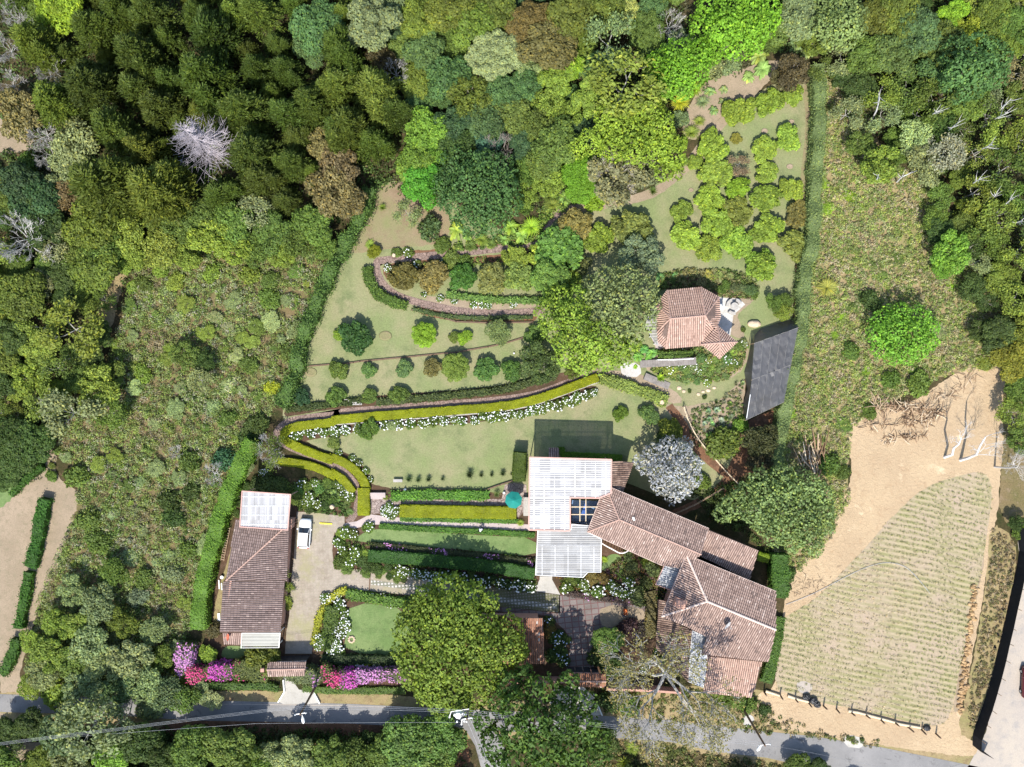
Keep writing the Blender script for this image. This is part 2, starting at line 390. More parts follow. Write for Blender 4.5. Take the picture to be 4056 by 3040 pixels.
# ------------------------------------------------------------------ crowns (unit radius, base of trunk at z=0)
def crown_lobes(seed, nl, nleaf, lsz, hz, cz, lr=(.26, .42), spread=.72, jit=.55, up=-.25, star=False, fill=.15, aspect=1.3):
    g = np.random.default_rng(seed)
    Cs = []; Rs = []
    # lobes by rejection so they sit side by side
    tries = 0
    while len(Cs) < nl and tries < 4000:
        tries += 1
        a = g.uniform(0, 2 * math.pi); r = math.sqrt(g.uniform(0, 1)) * spread; rr = g.uniform(*lr)
        z = cz + hz * math.sqrt(max(0, 1 - (r / (spread + .18)) ** 2)) * g.uniform(.55, 1.0) - rr * .35
        c = np.array([r * math.cos(a), r * math.sin(a), z])
        if all(np.linalg.norm((c - q) * (1, 1, .5)) > (rr + q2) * .5 for q, q2 in zip(Cs, Rs)): Cs.append(c); Rs.append(rr)
    P = []; N_ = []; Rn = []
    per = np.array(Rs) ** 2; per = per / per.sum()
    for c, rr, w in zip(Cs, Rs, per):
        k = max(8, int(nleaf * w)); d = sph(k, g, up); k = len(d)
        bump = 1 + .16 * np.sin(d[:, 0:1] * 7 + c[0] * 9) * np.sin(d[:, 1:2] * 7 + c[1] * 5) + g.normal(0, .09, (k, 1))
        P.append(c + d * rr * bump * (1, 1, .85)); N_.append(d); Rn.append(np.clip(g.normal(.5, .2, k) + g.normal(0, .12), 0, 1))
    if fill > 0:
        k = int(nleaf * fill); d = sph(k, g, -.1); k = len(d)
        P.append(np.array([0, 0, cz]) + d * np.array([spread, spread, hz * .75]) * g.uniform(.5, .95, (k, 1))); N_.append(d); Rn.append(g.uniform(0, .5, k))
    P = np.concatenate(P); N_ = np.concatenate(N_); Rn = np.concatenate(Rn)
    V_ = leafquads(P, N_ + (0, 0, .35), lsz, lsz * aspect, g, jit=jit)
    return V_, Rn, Cs
def limbs(seed, ends, H0, r0=.045, wig=.03):
    """trunk with limbs reaching the lobes"""
    g = np.random.default_rng(seed + 99); mb = MB()
    fork = Vector((g.uniform(-.04, .04), g.uniform(-.04, .04), H0))
    mb.tube([(0, 0, -.02), (fork.x * .4, fork.y * .4, H0 * .5), fork], [r0 * 1.25, r0, r0 * .85], 6, .5)
    for c in ends:
        c = Vector(c); mid = fork.lerp(c, .5) + Vector(g.normal(0, wig, 3)) + Vector((0, 0, .03))
        mb.tube([fork, mid, c], [r0 * .6, r0 * .38, r0 * .12], 4, .5, cap=False)
    return mb
def skeleton(seed, H0, R, r0, ndiv=4, depth=4, upb=.25, lean=(0, 0), wig=.35, nk=2.6):
    g = random.Random(seed); segs = []; tips = []
    def grow(p, d, ln, r, k):
        pts = [p]; q = p; dd = d
        for i in range(3):
            dd = (dd + Vector((g.gauss(0, wig * .3), g.gauss(0, wig * .3), g.gauss(0, wig * .2) + .02))).normalized()
            q = q + dd * ln / 3; pts.append(q)
        segs.append((pts, [r, r * .85, r * .72, r * .6], k))
        if k >= depth: tips.append((q, dd)); return
        n = int(nk + g.random() * 1.6)
        for i in range(n):
            a = g.uniform(0, 2 * math.pi); s_ = g.uniform(.45, .95)
            side = dd.orthogonal().normalized(); side = Matrix.Rotation(a, 3, dd) @ side
            nd = (dd + side * s_ + Vector((0, 0, upb))).normalized()
            st = pts[-1] if i < 2 else pts[2]
            grow(st, nd, ln * g.uniform(.62, .85), r * .58, k + 1)
    p0 = Vector((0, 0, 0)); top = Vector((lean[0], lean[1], H0))
    mid = top * .5 + Vector((g.gauss(0, .03), g.gauss(0, .03), 0))
    segs.append(([p0, mid, top], [r0, r0 * .85, r0 * .75], 0))
    for i in range(ndiv):
        a = 2 * math.pi * (i + g.uniform(-.3, .3)) / ndiv
        grow(top, Vector((math.cos(a), math.sin(a), g.uniform(.3, .8))).normalized(), R * .42, r0 * .55, 1)
    mx = max(math.hypot(t[0].x, t[0].y) for t in tips)
    return segs, tips, mx
def skel_mesh(name, segs, sc=1, thick=1, mn=.0):
    mb = MB()
    for pts, rs, k in segs:
        mb.tube([(p.x * sc, p.y * sc, p.z) for p in pts], [max(mn, r * thick) for r in rs], 5 if k < 2 else 3, .5, cap=False)
    return mb
def mesh_of(mb, name, mat):
    m = bpy.data.meshes.new(name); m.from_pydata(mb.v, [], mb.f)
    a = m.attributes.new('rnd', 'FLOAT', 'FACE'); a.data.foreach_set('value', mb.r)
    m.polygons.foreach_set('material_index', mb.mi)
    for q in (mat if isinstance(mat, (list, tuple)) else [mat]): m.materials.append(q)
    return m
KINDS = {}   # kind -> list of (parts list [(name, mesh)], crown centre z)
def reg(kind, parts, zc): KINDS.setdefault(kind, []).append((parts, zc))
def mk_lobed(kind, seed, nl, nleaf, lsz, hz, cz, trunk=True, th=.8, **kw):
    V_, Rn, Cs = crown_lobes(seed, nl, nleaf, lsz, hz, cz, **kw)
    parts = []
    if trunk: parts.append(('trunk', mesh_of(limbs(seed, [c for c in Cs[:10]], cz * th), kind + '_trunk', BARK)))
    parts.append(('crown', quads(kind + '_crown', V_, Rn, LEAF)))
    reg(kind, parts, cz + hz * .5)
for s_ in range(4): mk_lobed('broad', 10 + s_, 15, 6500, .038, .55, 1.0, lr=(.2, .42), spread=.76)
for s_ in range(2): mk_lobed('big', 20 + s_, 46, 20000, .021, .42, .8, lr=(.12, .24), spread=.82)
mk_lobed('round', 30, 40, 13000, .026, .62, .75, lr=(.15, .22), spread=.84)
for s_ in range(2): mk_lobed('flat', 33 + s_, 24, 13000, .026, .24, 1.0, lr=(.2, .32), spread=.78)
for s_ in range(4): mk_lobed('orch', 40 + s_, 14, 2300, .062, .5, .55, lr=(.2, .36), spread=.76, jit=.85, aspect=1.6)
for s_ in range(4): mk_lobed('loose', 50 + s_, 16, 3400, .036, .55, .95, lr=(.16, .34), spread=.82, jit=.9, fill=.2, aspect=1.5)
for s_ in range(3): mk_lobed('shrub', 60 + s_, 8, 1300, .07, .35, .3, lr=(.32, .5), spread=.58, trunk=False, jit=.8)
def mk_conifer(seed):
    g = np.random.default_rng(seed); P = []; N_ = []; T_ = []; Rn = []
    Hh = 2.5; heads = [(0, 0, Hh, 1.0)] + [(g.uniform(-.5, .5), g.uniform(-.5, .5), Hh * g.uniform(.7, .9), g.uniform(.5, .7)) for _ in range(2)]
    for hx, hy, hh, hr in heads:
        nb = int(170 * hr)
        for i in range(nb):
            u = (i + g.uniform(0, 1)) / nb; z = hh * (1 - .72 * u); a = g.uniform(0, 2 * math.pi)
            rr = hr * (.10 + .85 * u ** .75) * g.uniform(.75, 1.12)
            n = 34
            t = g.uniform(.25, 1, n) ** .6
            px = hx + np.cos(a) * rr * t + g.normal(0, .05, n); py = hy + np.sin(a) * rr * t + g.normal(0, .05, n)
            pz = z + .12 * t + g.normal(0, .04, n) - .15 * (1 - t)
            P.append(np.stack([px, py, pz], 1)); d = np.array([math.cos(a) * .7, math.sin(a) * .7, .9])
            T_.append(np.tile(d, (n, 1))); N_.append(np.tile([-math.cos(a) * .5, -math.sin(a) * .5, .9], (n, 1)))
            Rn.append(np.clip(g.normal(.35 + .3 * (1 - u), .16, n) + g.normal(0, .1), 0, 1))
    P = np.concatenate(P); V_ = leafquads(P, np.concatenate(N_), .018, .062, g, tdir=np.concatenate(T_), jit=.5)
    mb = MB(); mb.tube([(0, 0, 0), (0, 0, Hh * .5), (0, 0, Hh * .97)], [.06, .04, .01], 6)
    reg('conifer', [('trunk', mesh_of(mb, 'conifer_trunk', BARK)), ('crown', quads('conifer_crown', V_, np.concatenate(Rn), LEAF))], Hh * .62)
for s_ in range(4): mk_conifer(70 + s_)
def mk_sparse(kind, seed, nper, lsz, H0, thick=1, spread=.13, depth=4, ndiv=4, nk=2.6):
    segs, tips, mx = skeleton(seed, H0, 1.0, .035, ndiv, depth, nk=nk)
    sc = 1 / mx; g = np.random.default_rng(seed)
    mb = skel_mesh('', segs, sc, thick, .0035)
    parts = [('trunk', mesh_of(mb, kind + '_trunk', BARK))]
    if nper:
        P = np.concatenate([np.array([t.x * sc, t.y * sc, t.z]) + g.normal(0, spread, (nper, 3)) * (1, 1, .6) for t, d in tips])
        n = len(P)
        parts.append(('crown', quads(kind + '_crown', leafquads(P, np.tile([0, 0, 1.], (n, 1)), lsz, lsz * 1.7, g, jit=.9), np.clip(g.normal(.5, .25, n), 0, 1), LEAF)))
    reg(kind, parts, H0 + .45)
for s_ in range(3): mk_sparse('sparse', 80 + s_, 22, .034, 1.0)
for s_ in range(2): mk_sparse('thin', 85 + s_, 9, .03, 1.0)
for s_ in range(3): mk_sparse('bare', 90 + s_, 0, 0, .7, .7, depth=5, ndiv=7, nk=2.7)
def mk_deadcon():
    g = random.Random(5); mb = MB(); Hh = 3.0
    mb.tube([(0, 0, 0), (.02, 0, Hh * .5), (0, 0, Hh)], [.07, .045, .012], 7)
    for i in range(170):
        u = i / 170; z = Hh * (.25 + .74 * u); a = g.uniform(0, 6.283); ln = (.25 + .85 * (1 - u) ** .8) * g.uniform(.6, 1.1)
        d = Vector((math.cos(a), math.sin(a), g.uniform(-.15, .3)))
        p0 = Vector((0, 0, z)); p1 = p0 + d * ln * .5; p2 = p1 + (d + Vector((0, 0, .25))) * ln * .5
        mb.tube([p0, p1, p2], [.009, .006, .003], 3, cap=False)
        for k in range(4):
            q = p0.lerp(p1, .5 + k * .12) if k < 3 else p1.lerp(p2, .6); sdn = g.choice((-1, 1))
            dd = Vector((-d.y * sdn, d.x * sdn, g.uniform(0, .5))) + d * .8
            mb.tube([q, q + dd * ln * .22], [.006, .003], 3, cap=False)
    reg('deadcon', [('trunk', mesh_of(mb, 'dead_conifer_trunk', BARK))], 1.5)
mk_deadcon()
mk_sparse('wide', 87, 7, .0085, .75, 1.2, spread=.03, depth=6, ndiv=6, nk=2.3)
def mk_hydrangea(seed, nb, mat, nm, br=.13):
    V_, Rn, Cs = crown_lobes(seed, 7, 900, .085, .35, .3, lr=(.32, .5), spread=.6, jit=.7)
    g = np.random.default_rng(seed); mb = MB()
    for i in range(nb):
        a = g.uniform(0, 6.283); r = math.sqrt(g.uniform(0, 1)) * .92; z = .42 + .38 * math.sqrt(max(0, 1 - r * r)) + g.uniform(-.04, .06)
        q = br * g.uniform(.5, 1.2)
        mb.blob((r * math.cos(a), r * math.sin(a), z), (q, q, q * .8), seed * 50 + i, 7, 4, .12, g.uniform(0, 1))
    m2 = mesh_of(mb, 'blossoms', mat)
    reg(nm, [('foliage', quads('hydrangea_foliage', V_, Rn, LEAF)), ('blossoms', m2)], .6)
for s_ in range(4): mk_hydrangea(100 + s_, (26, 15, 20, 10)[s_], MT['blossom_white'], 'hydra', (.1, .13, .11, .12)[s_])
mk_hydrangea(110, 9, MT['blossom_white'], 'hydra_few', .11)
mk_hydrangea(111, 8, MT['blossom_blue'], 'hydra_blue', .12)
def mk_rosette(kind, seed, n, w, droop, layers=3, up=.5, segs=4):
    g = random.Random(seed); mb = MB()
    for i in range(n):
        a = 2 * math.pi * i * .618; lay = i / n; el = up * (1 - lay) + .15 + g.uniform(-.1, .1); ln = g.uniform(.8, 1.05) * (.75 + .25 * lay)
        pts = []; q = Vector((0, 0, .12)); e = el + .5
        for k in range(segs + 1):
            pts.append(q); d = Vector((math.cos(a) * math.cos(e), math.sin(a) * math.cos(e), math.sin(e))); q = q + d * ln / segs; e -= droop
        side = Vector((-math.sin(a), math.cos(a), 0)); vs = []; fs = []
        for k, p in enumerate(pts):
            ww = w * (math.sin(math.pi * (.12 + .82 * k / segs)) ** .7) if k < segs else w * .05
            vs += [p + side * ww, p + Vector((0, 0, -ww * .35)), p - side * ww]
        for k in range(segs): fs += [(3 * k, 3 * k + 1, 3 * k + 4, 3 * k + 3), (3 * k + 1, 3 * k + 2, 3 * k + 5, 3 * k + 4)]
        mb.add(vs, fs, g.uniform(.2, 1))
    reg(kind, [('leaves', mesh_of(mb, kind + '_leaves', LEAF))], .3)
mk_rosette('rosette', 1, 60, .03, .1, up=.9); mk_rosette('rosette', 2, 50, .032, .12, up=.8)
mk_rosette('agave', 3, 26, .085, .12); mk_rosette('banana', 4, 15, .13, .38, segs=6); mk_rosette('banana', 5, 12, .12, .42, segs=6)
mk_rosette('fern', 6, 60, .03, .35)
HF = {}
_cnt = {}
def place(kind, p, r_px, colr, bark=(.16, .13, .1), hs=1.0, name=None, rz=None, lean=None, zadd=0, f=1.0):
    """plant seen centred on photo point p with crown radius r_px photo pixels"""
    var = KINDS[kind]; k = rng.randrange(len(var)); parts, zc = var[k]
    r = r_px * PX; zw = zc * r * hs + zadd; r *= (CAMH - zw) / CAMH
    q = W(p, zw)
    nm = name or {'broad': 'broadleaf_tree', 'big': 'spreading_tree', 'round': 'round_tree', 'flat': 'umbrella_tree', 'orch': 'orchard_tree', 'loose': 'leafy_tree',
                  'shrub': 'shrub', 'conifer': 'conifer_tree', 'sparse': 'thin_crowned_tree', 'thin': 'thin_crowned_tree', 'bare': 'bare_tree', 'deadcon': 'dead_conifer',
                  'hydra': 'flowering_bush', 'hydra_few': 'flowering_bush', 'hydra_blue': 'flowering_bush', 'rosette': 'spiky_plant', 'agave': 'agave_plant', 'banana': 'banana_plant', 'fern': 'fern_plant'}[kind]
    e = empty(nm, (q.x, q.y, 0), rng.uniform(0, 6.283) if rz is None else rz)
    an_ = rng.uniform(.88, 1.12); e.scale = (r * an_, r / an_, r * hs)
    if lean: e.rotation_euler = (lean[0], lean[1], e.rotation_euler.z)
    j = [rng.uniform(.88, 1.12) for _ in range(3)]; s_ = rng.uniform(.86, 1.14)
    c = [min(1, colr[i] * (1 + (j[i] - 1) * .6) * s_) for i in range(3)]
    for pn, me in parts:
        o = bpy.data.objects.new(pn, me); link(o, e)
        if pn == 'trunk': o.color = (*bark, 1)
        elif pn == 'blossoms': o.color = (.8, .8, .8, 1)
        else: o.color = (*c, 1)
    return e

def custom_tree(name, label, cr, lobes, zt, colr, leaf=.2, dens=32, bark=(.2, .17, .13), seed=1, cat='tree', droop=.5, jit=.6, aspect=1.4, group=None):
    """one tree whose lobes stand where the photo shows them; zt = height of the highest lobes"""
    g = np.random.default_rng(seed); cx = sum(l[0] for l in lobes) / len(lobes); cy = sum(l[1] for l in lobes) / len(lobes)
    R0 = max(math.hypot(l[0] - cx, l[1] - cy) for l in lobes) + 1; P = []; N_ = []; Rn = []; C3 = []
    root = W(cr((cx, cy))[0], zt * .8); root.z = 0
    for l in lobes:
        q = math.hypot(l[0] - cx, l[1] - cy) / R0; z = zt * (1 - .42 * q * q) * g.uniform(.9, 1.04); r = l[2] * cr.f * PX * (CAMH - z) / CAMH
        c = W(cr((l[0], l[1]))[0], z - r * .6) ; c = np.array([c.x, c.y, z - r * .7]); C3.append(c)
        colr = colr; k = int(dens * 1.25 * 2 * math.pi * r * r * 1.2 / (leaf * 5)); d = sph(k, g, -.35); k = len(d)
        k_ = 1; bump = 1 + .15 * np.sin(d[:, 0:1] * 6 + c[0] * 3) * np.sin(d[:, 1:2] * 6 + c[1] * 3) + .1 * np.sin(d[:, 0:1] * 13 + c[1]) * np.sin(d[:, 1:2] * 12 + c[0]) + g.normal(0, .08, (k, 1))
        P.append(c + d * r * 1.08 * bump * (1, 1, .8)); N_.append(d); Rn.append(np.clip(g.normal(.52, .22, k) + g.normal(0, .12), 0, 1))
    P = np.concatenate(P) - np.array([root.x, root.y, 0]); N_ = np.concatenate(N_); Rn = np.concatenate(Rn)
    e = empty(name, root); tag(e, label, cat, group)
    me = quads('crown', leafquads(P, N_ + (0, 0, .3), leaf * .5, leaf * .5 * aspect, g, jit=jit), Rn, LEAF); o = bpy.data.objects.new('crown', me); link(o, e); o.color = (*colr, 1)
    mb = MB(); fork = Vector((root.x, root.y, zt * .38)); mb.tube([(root.x, root.y, -.1), fork], [zt * .045, zt * .03], 9)
    for c in C3:
        c = Vector(c); m_ = fork.lerp(c, .5) + Vector((g.normal(0, .3), g.normal(0, .3), .4)); mb.tube([fork, m_, c], [zt * .016, zt * .01, zt * .004], 5, cap=False)
    o = mb.build('trunk', BARK, e); o.color = (*bark, 1); return e
# ------------------------------------------------------------------ ground sheets
def chaikin(p, n=2):
    for _ in range(n):
        q = []
        for i in range(len(p)):
            a, b = p[i], p[(i + 1) % len(p)]
            q += [(a[0] * .75 + b[0] * .25, a[1] * .75 + b[1] * .25), (a[0] * .25 + b[0] * .75, a[1] * .25 + b[1] * .75)]
        p = q
    return p
def rough(p, step, amp, seed=1):
    """subdivide an outline and jitter it, for natural edges"""
    g = random.Random(seed); q = []
    for i in range(len(p)):
        a, b = p[i], p[(i + 1) % len(p)]; d = math.hypot(b[0] - a[0], b[1] - a[1]); n = max(1, int(d / step))
        for k in range(n):
            t = k / n; q.append((a[0] + (b[0] - a[0]) * t + g.uniform(-amp, amp), a[1] + (b[1] - a[1]) * t + g.uniform(-amp, amp)))
    return q
def sheet(name, poly, z, mat, smooth=0, jag=0, label=None, cat=None):
    if smooth: poly = chaikin(poly, smooth)
    if jag: poly = rough(poly, 10, jag, len(poly))
    pts = [W(p) for p in poly]; mb = MB()
    mb.add([(p.x, p.y, z) for p in pts], [tuple(range(len(pts)))])
    a = sum(pts[i].x * pts[(i + 1) % len(pts)].y - pts[(i + 1) % len(pts)].x * pts[i].y for i in range(len(pts)))
    if a < 0: mb.f = [f[::-1] for f in mb.f]
    o = mb.build(name, MT[mat]); tag(o, label, cat, kind='structure'); return o
def ribbon_poly(line, w):
    ls = [Vector(p) for p in line]; Lf = []; Rt = []
    for i, p in enumerate(ls):
        d = (ls[min(i + 1, len(ls) - 1)] - ls[max(i - 1, 0)]).normalized(); n = Vector((-d.y, d.x)); ww = w[i] if hasattr(w, '__len__') else w
        Lf.append(tuple(p + n * ww / 2)); Rt.append(tuple(p - n * ww / 2))
    return Lf + Rt[::-1]
def smooth_line(p, n=2):
    for _ in range(n):
        q = [p[0]]
        for a, b in zip(p, p[1:]): q += [(a[0] * .75 + b[0] * .25, a[1] * .75 + b[1] * .25), (a[0] * .25 + b[0] * .75, a[1] * .25 + b[1] * .75)]
        p = q + [p[-1]]
    return p
gm = MB(); n_ = 60
for i in range(n_ + 1):
    for j in range(n_ + 1): gm.v.append((-500 + 1000 * i / n_, -500 + 1000 * j / n_, 0))
for i in range(n_):
    for j in range(n_): gm.f.append((i * (n_ + 1) + j, (i + 1) * (n_ + 1) + j, (i + 1) * (n_ + 1) + j + 1, i * (n_ + 1) + j + 1)); gm.r.append(.5); gm.mi.append(0)
tag(gm.build('ground', MT['forest']), 'shaded brown earth under the woods around the property', 'ground', kind='structure')
LEFT_SCRUB = DD((300, 560), (480, 470), (700, 440), (720, 520), (690, 640), (640, 770), (600, 860), (560, 960), (520, 1050), (490, 1150), (430, 1330), (385, 1400), (380, 1500), (250, 1510), (120, 1490), (60, 1440), (90, 1280), (170, 1100), (160, 1010), (110, 960), (230, 800))
RIGHT_SCRUB = DD((1770, 150), (1850, 180), (1900, 330), (2030, 420), (2120, 560), (2190, 700), (2140, 800), (2080, 800), (1990, 830), (1940, 860), (1840, 920), (1830, 1000), (1835, 1080), (1790, 1170), (1700, 1260), (1670, 1210), (1680, 1000), (1710, 850), (1740, 600), (1755, 300))
sheet('scrub_ground', LEFT_SCRUB, .012, 'scrub_soil', 2, 4, 'rough brown soil under the scrub left of the garden', 'ground')
sheet('scrub_ground', RIGHT_SCRUB, .012, 'dry_grass', 2, 4, 'dry rough ground under the scrub right of the garden', 'ground')
sheet('bare_ground', D((0, 700), (90, 680), (160, 900), (180, 1000), (60, 1080), (0, 1090)), .014, 'dry_grass', 2, 5, 'bare pinkish clearing at the left edge', 'ground')
sheet('bare_ground', A((-60, 700), (60, 760), (160, 830), (230, 900), (120, 960), (-60, 960)), .014, 'tan_soil', 2, 5, 'bare pale earth showing between trees at the upper left edge', 'ground')
sheet('bare_ground', A((1280, -40), (1420, -40), (1380, 60), (1330, 90), (1270, 40)) , .014, 'red_soil', 2, 4, 'reddish bare earth at the top edge among dark conifers', 'ground')
sheet('bare_ground', A((1880, -40), (2220, -40), (2200, 120), (2060, 60), (1900, 50)), .014, 'red_soil', 2, 4, 'brown bare earth at the top edge right of the conifers', 'ground')
sheet('bare_ground', D((850, -20), (760, 230), (700, 470), (640, 620), (440, 720), (330, 640), (420, 560), (640, 450), (560, 200), (400, 60), (560, -20)), .013, 'dry_grass', 2, 5, 'dry grassy clearing beside the thin trees at left', 'ground')
sheet('bare_ground', F((1850, 700), (2211, 700), (2300, 1700), (2040, 1700), (2080, 1200)), .013, 'scrub_soil', 1, 5, 'dull dry ground under the trees right of the graded lot', 'ground')
# fields at the far left
sheet('left_field', D((-40, 1540), (110, 1420), (240, 1310), (300, 1200), (360, 1250), (340, 1400), (480, 1480), (500, 1560)) + G((480, 20), (400, 330), (260, 620), (170, 900), (120, 1080), (150, 1190), (-40, 1190)), .016, 'tan_soil', 1, 4, 'bare tan field at the lower left edge', 'field')
sheet('grass_strip', D((-40, 1510), (60, 1440), (200, 1330), (290, 1260), (310, 1290), (180, 1440), (60, 1560), (-40, 1640)), .020, 'lawn_green', 1, 4, 'bright green grass strip along the tan field at left', 'grass')
# graded lot and planted field at right
SANDP = F((2040, 690), (2100, 745), (2070, 1000), (2085, 1200), (2060, 1400), (2050, 1620)) + I((2000, 260), (1960, 560), (1900, 900), (1830, 1240), (1800, 1420), (1960, 1560), (1900, 1600), (1300, 1520), (900, 1455), (600, 1400), (540, 1290), (550, 1180), (650, 1180), (670, 900), (700, 700), (740, 500), (820, 380), (930, 270), (1010, 120)) + F((1030, 1600), (1110, 1500), (1140, 1330), (1090, 1200), (1170, 1010), (1500, 950), (1650, 840), (1760, 770), (1880, 690))
sheet('graded_lot', SANDP, .020, 'sand', 1, 3, 'bare sandy graded lot right of the houses', 'bare ground')
FIELDP = F((1390, 1658), (1450, 1590), (1540, 1510), (1660, 1440), (1800, 1400), (1880, 1378), (1960, 1380), (2005, 1430), (2010, 1560)) + I((1985, 150), (1950, 400), (1900, 600), (1850, 850), (1800, 1080), (1755, 1330), (1690, 1400), (1560, 1390), (1350, 1340), (1150, 1290), (950, 1255), (760, 1200), (650, 1175), (668, 900), (700, 735), (770, 685), (900, 610), (1080, 430), (1250, 250), (1390, 80))
sheet('planted_field', FIELDP, .028, 'field', 1, 1.5, 'field of thin olive crop rows on the sandy lot', 'field')
sheet('earth_trench', I((1975, 330), (1920, 560), (1880, 800), (1850, 1060), (1820, 1290), (1760, 1330), (1800, 1080), (1850, 850), (1890, 640), (1930, 380)), .026, 'tan_soil', 2, 2, 'smooth tan track along the right side of the field', 'ground')
sheet('dry_bank', I((2000, 120), (2150, 220), (2165, 400), (2110, 650), (2070, 900), (2000, 1180), (1900, 1500), (1790, 1440), (1850, 1200), (1920, 850), (1975, 480)), .024, 'dry_grass', 1, 3, 'bank of dry grass between the field and the black fence', 'ground')
sheet('pale_road', I((2165, 160), (2400, 100), (2600, 100), (2600, 1900), (1700, 1900), (1890, 1600), (1960, 1480), (2020, 1250), (2085, 1000), (2130, 820), (2160, 600), (2185, 400)), .030, 'gravel_pale', 1, 2, 'pale sandy road beyond the black fence at the right edge', 'road')
sheet('sand_patch', WW((310, 35), (360, 25), (410, 50), (405, 95), (350, 110), (310, 85)), .034, 'gravel_pale', 2, 1, 'small pale sand patch at the lower edge of the field', 'sand')
# verge and main road
sheet('verge', G((-40, 1150), (400, 1190), (900, 1200), (1240, 1180), (1750, 1180), (2211, 1180)) + H((300, 1200), (900, 1240), (1400, 1250), (2100, 1150)) + I((540, 1150), (900, 1300), (1500, 1420), (1960, 1500), (2000, 1900), (1400, 1900), (600, 1640)) + H((2000, 1520), (1500, 1470), (1000, 1480), (400, 1480)) + G((2211, 1480), (1200, 1440), (400, 1400), (-40, 1380)), .014, 'dry_grass', 1, 2, 'dry grassy verge along both sides of the asphalt road', 'verge')
sheet('road_bank', G((1150, 1350), (1500, 1370), (2211, 1380)) + H((420, 1395), (860, 1400), (900, 1700), (200, 1700)) + G((1100, 1700), (900, 1450)), .017, 'red_soil', 1, 3, 'reddish leaf littered bank below the road', 'ground')
sheet('bare_ground', G((0, 1500), (350, 1500), (340, 1700), (-60, 1700), (-60, 1300), (60, 1330)), .018, 'tan_soil', 1, 3, 'tan bare ground at the lower left corner', 'ground')
ROADP = G((-600, 1190), (0, 1200), (380, 1213), (1200, 1240), (1750, 1250), (2211, 1262)) + H((600, 1285), (1000, 1300), (1700, 1335)) + I((0, 1365), (400, 1412), (900, 1465), (1300, 1530), (1650, 1600), (1950, 1660), (2600, 1760), (2600, 1980), (1400, 1850), (830, 1650), (600, 1598), (280, 1560), (0, 1500)) + H((1700, 1468), (1060, 1430), (1035, 1450), (1060, 1560), (1100, 1900), (1030, 2100), (1000, 1700), (930, 1540), (860, 1425), (800, 1400), (400, 1398)) + G((2211, 1385), (1800, 1375), (1200, 1365), (700, 1330), (0, 1312), (-600, 1300))
sheet('asphalt_road', ROADP, .030, 'asphalt', 0, 0, 'grey asphalt road crossing the bottom with a side branch', 'road')
sheet('road_branch', H((900, 1450), (1080, 1450), (1200, 1900), (1020, 1900)), .026, 'asphalt', 0, 0, 'narrow asphalt lane leaving the road between two big trees', 'road')
sheet('road_edge_line', ribbon_poly(smooth_line(H((-1200, 1258), (0, 1268), (600, 1291), (1000, 1306), (1700, 1341))), 3), .036, 'gravel_pale', 0, .6, 'faint pale edge of the asphalt beside the verge', 'road')
sheet('gravel_patch', WW((600, 375), (690, 370), (740, 410), (720, 450), (650, 450), (605, 420)), .037, 'concrete', 1, 2, 'white gravel spill on the verge below the log fence', 'gravel')
sheet('gravel_patch', NN((1385, 1150), (1480, 1130), (1550, 1200), (1530, 1290), (1400, 1320)), .037, 'concrete', 1, 2, 'pale gravel patch beside the right street pole', 'gravel')
sheet('entrance_apron', S((125, 370), (150, 440), (155, 570), (75, 695), (135, 728), (440, 728), (596, 710), (522, 570), (330, 545), (250, 430), (200, 350)), .040, 'concrete', 0, 0, 'white concrete apron of the left entrance beside the road', 'driveway')
sheet('entrance_apron', H((1420, 1150), (1590, 1150), (1665, 1220), (1712, 1328), (1620, 1345), (1440, 1330), (1380, 1250)), .040, 'concrete', 0, 0, 'pale concrete apron of the right entrance under the dark tree', 'driveway')
sheet('yard_soil', [W_ for W_ in J((420, 380), (700, 60), (1300, 120), (2211, 0))] + H((2000, 0), (2120, 700), (2100, 1150), (300, 1150)) + G((1700, 1090), (1240, 1060), (1290, 820), (1330, 620), (1400, 300), (1470, 100)), .016, 'soil', 0, 0, 'dark planted soil around the houses and drive', 'ground')
# garden lawn
LAWN = B((300, 1150), (420, 1130), (640, 1130), (760, 1250), (1150, 1480), (1300, 1500), (1450, 1290), (1600, 1270), (1900, 1240), (2100, 1130), (2211, 1040)) + C((200, 860), (350, 720), (520, 600), (650, 520), (800, 480), (905, 500), (900, 700), (885, 900), (850, 1080), (850, 1250), (870, 1400), (860, 1640)) + F((785, 60), (780, 400), (700, 500), (560, 560), (480, 780), (360, 940), (420, 1300), (260, 1640)) + H((2150, 0), (1900, 100), (1300, 20), (1200, -60)) + E((1180, 1500), (280, 1500), (60, 1260), (-60, 1230)) + D((1790, 1100), (1760, 1000), (1805, 940), (1900, 700), (1970, 440), (2140, 60)) + B((140, 1500),)
sheet('garden_lawn', LAWN, .020, 'lawn', 1, 2, 'mown pale green lawn of the terraced garden', 'lawn')
sheet('worn_lawn', B((300, 1150), (420, 1140), (640, 1140), (760, 1300), (760, 1500), (620, 1540), (330, 1560), (130, 1600), (150, 1480)), .026, 'lawn_worn', 2, 3, 'brown worn lawn at the upper left tip of the garden', 'lawn')
sheet('worn_lawn', C((820, 500), (905, 500), (895, 760), (870, 1000), (845, 1200), (860, 1300), (800, 1290), (810, 1100), (850, 800)), .026, 'lawn_worn', 2, 2, 'worn grass along the right boundary hedge of the orchard', 'lawn')
sheet('lawn_terrace', E((290, 1500), (420, 1240), (900, 1180), (1230, 1240), (1170, 1300), (1165, 1420), (1000, 1470), (700, 1470), (400, 1480)), .026, 'lawn_green', 2, 3, 'fresher green lower part of the main lawn', 'lawn') if False else None
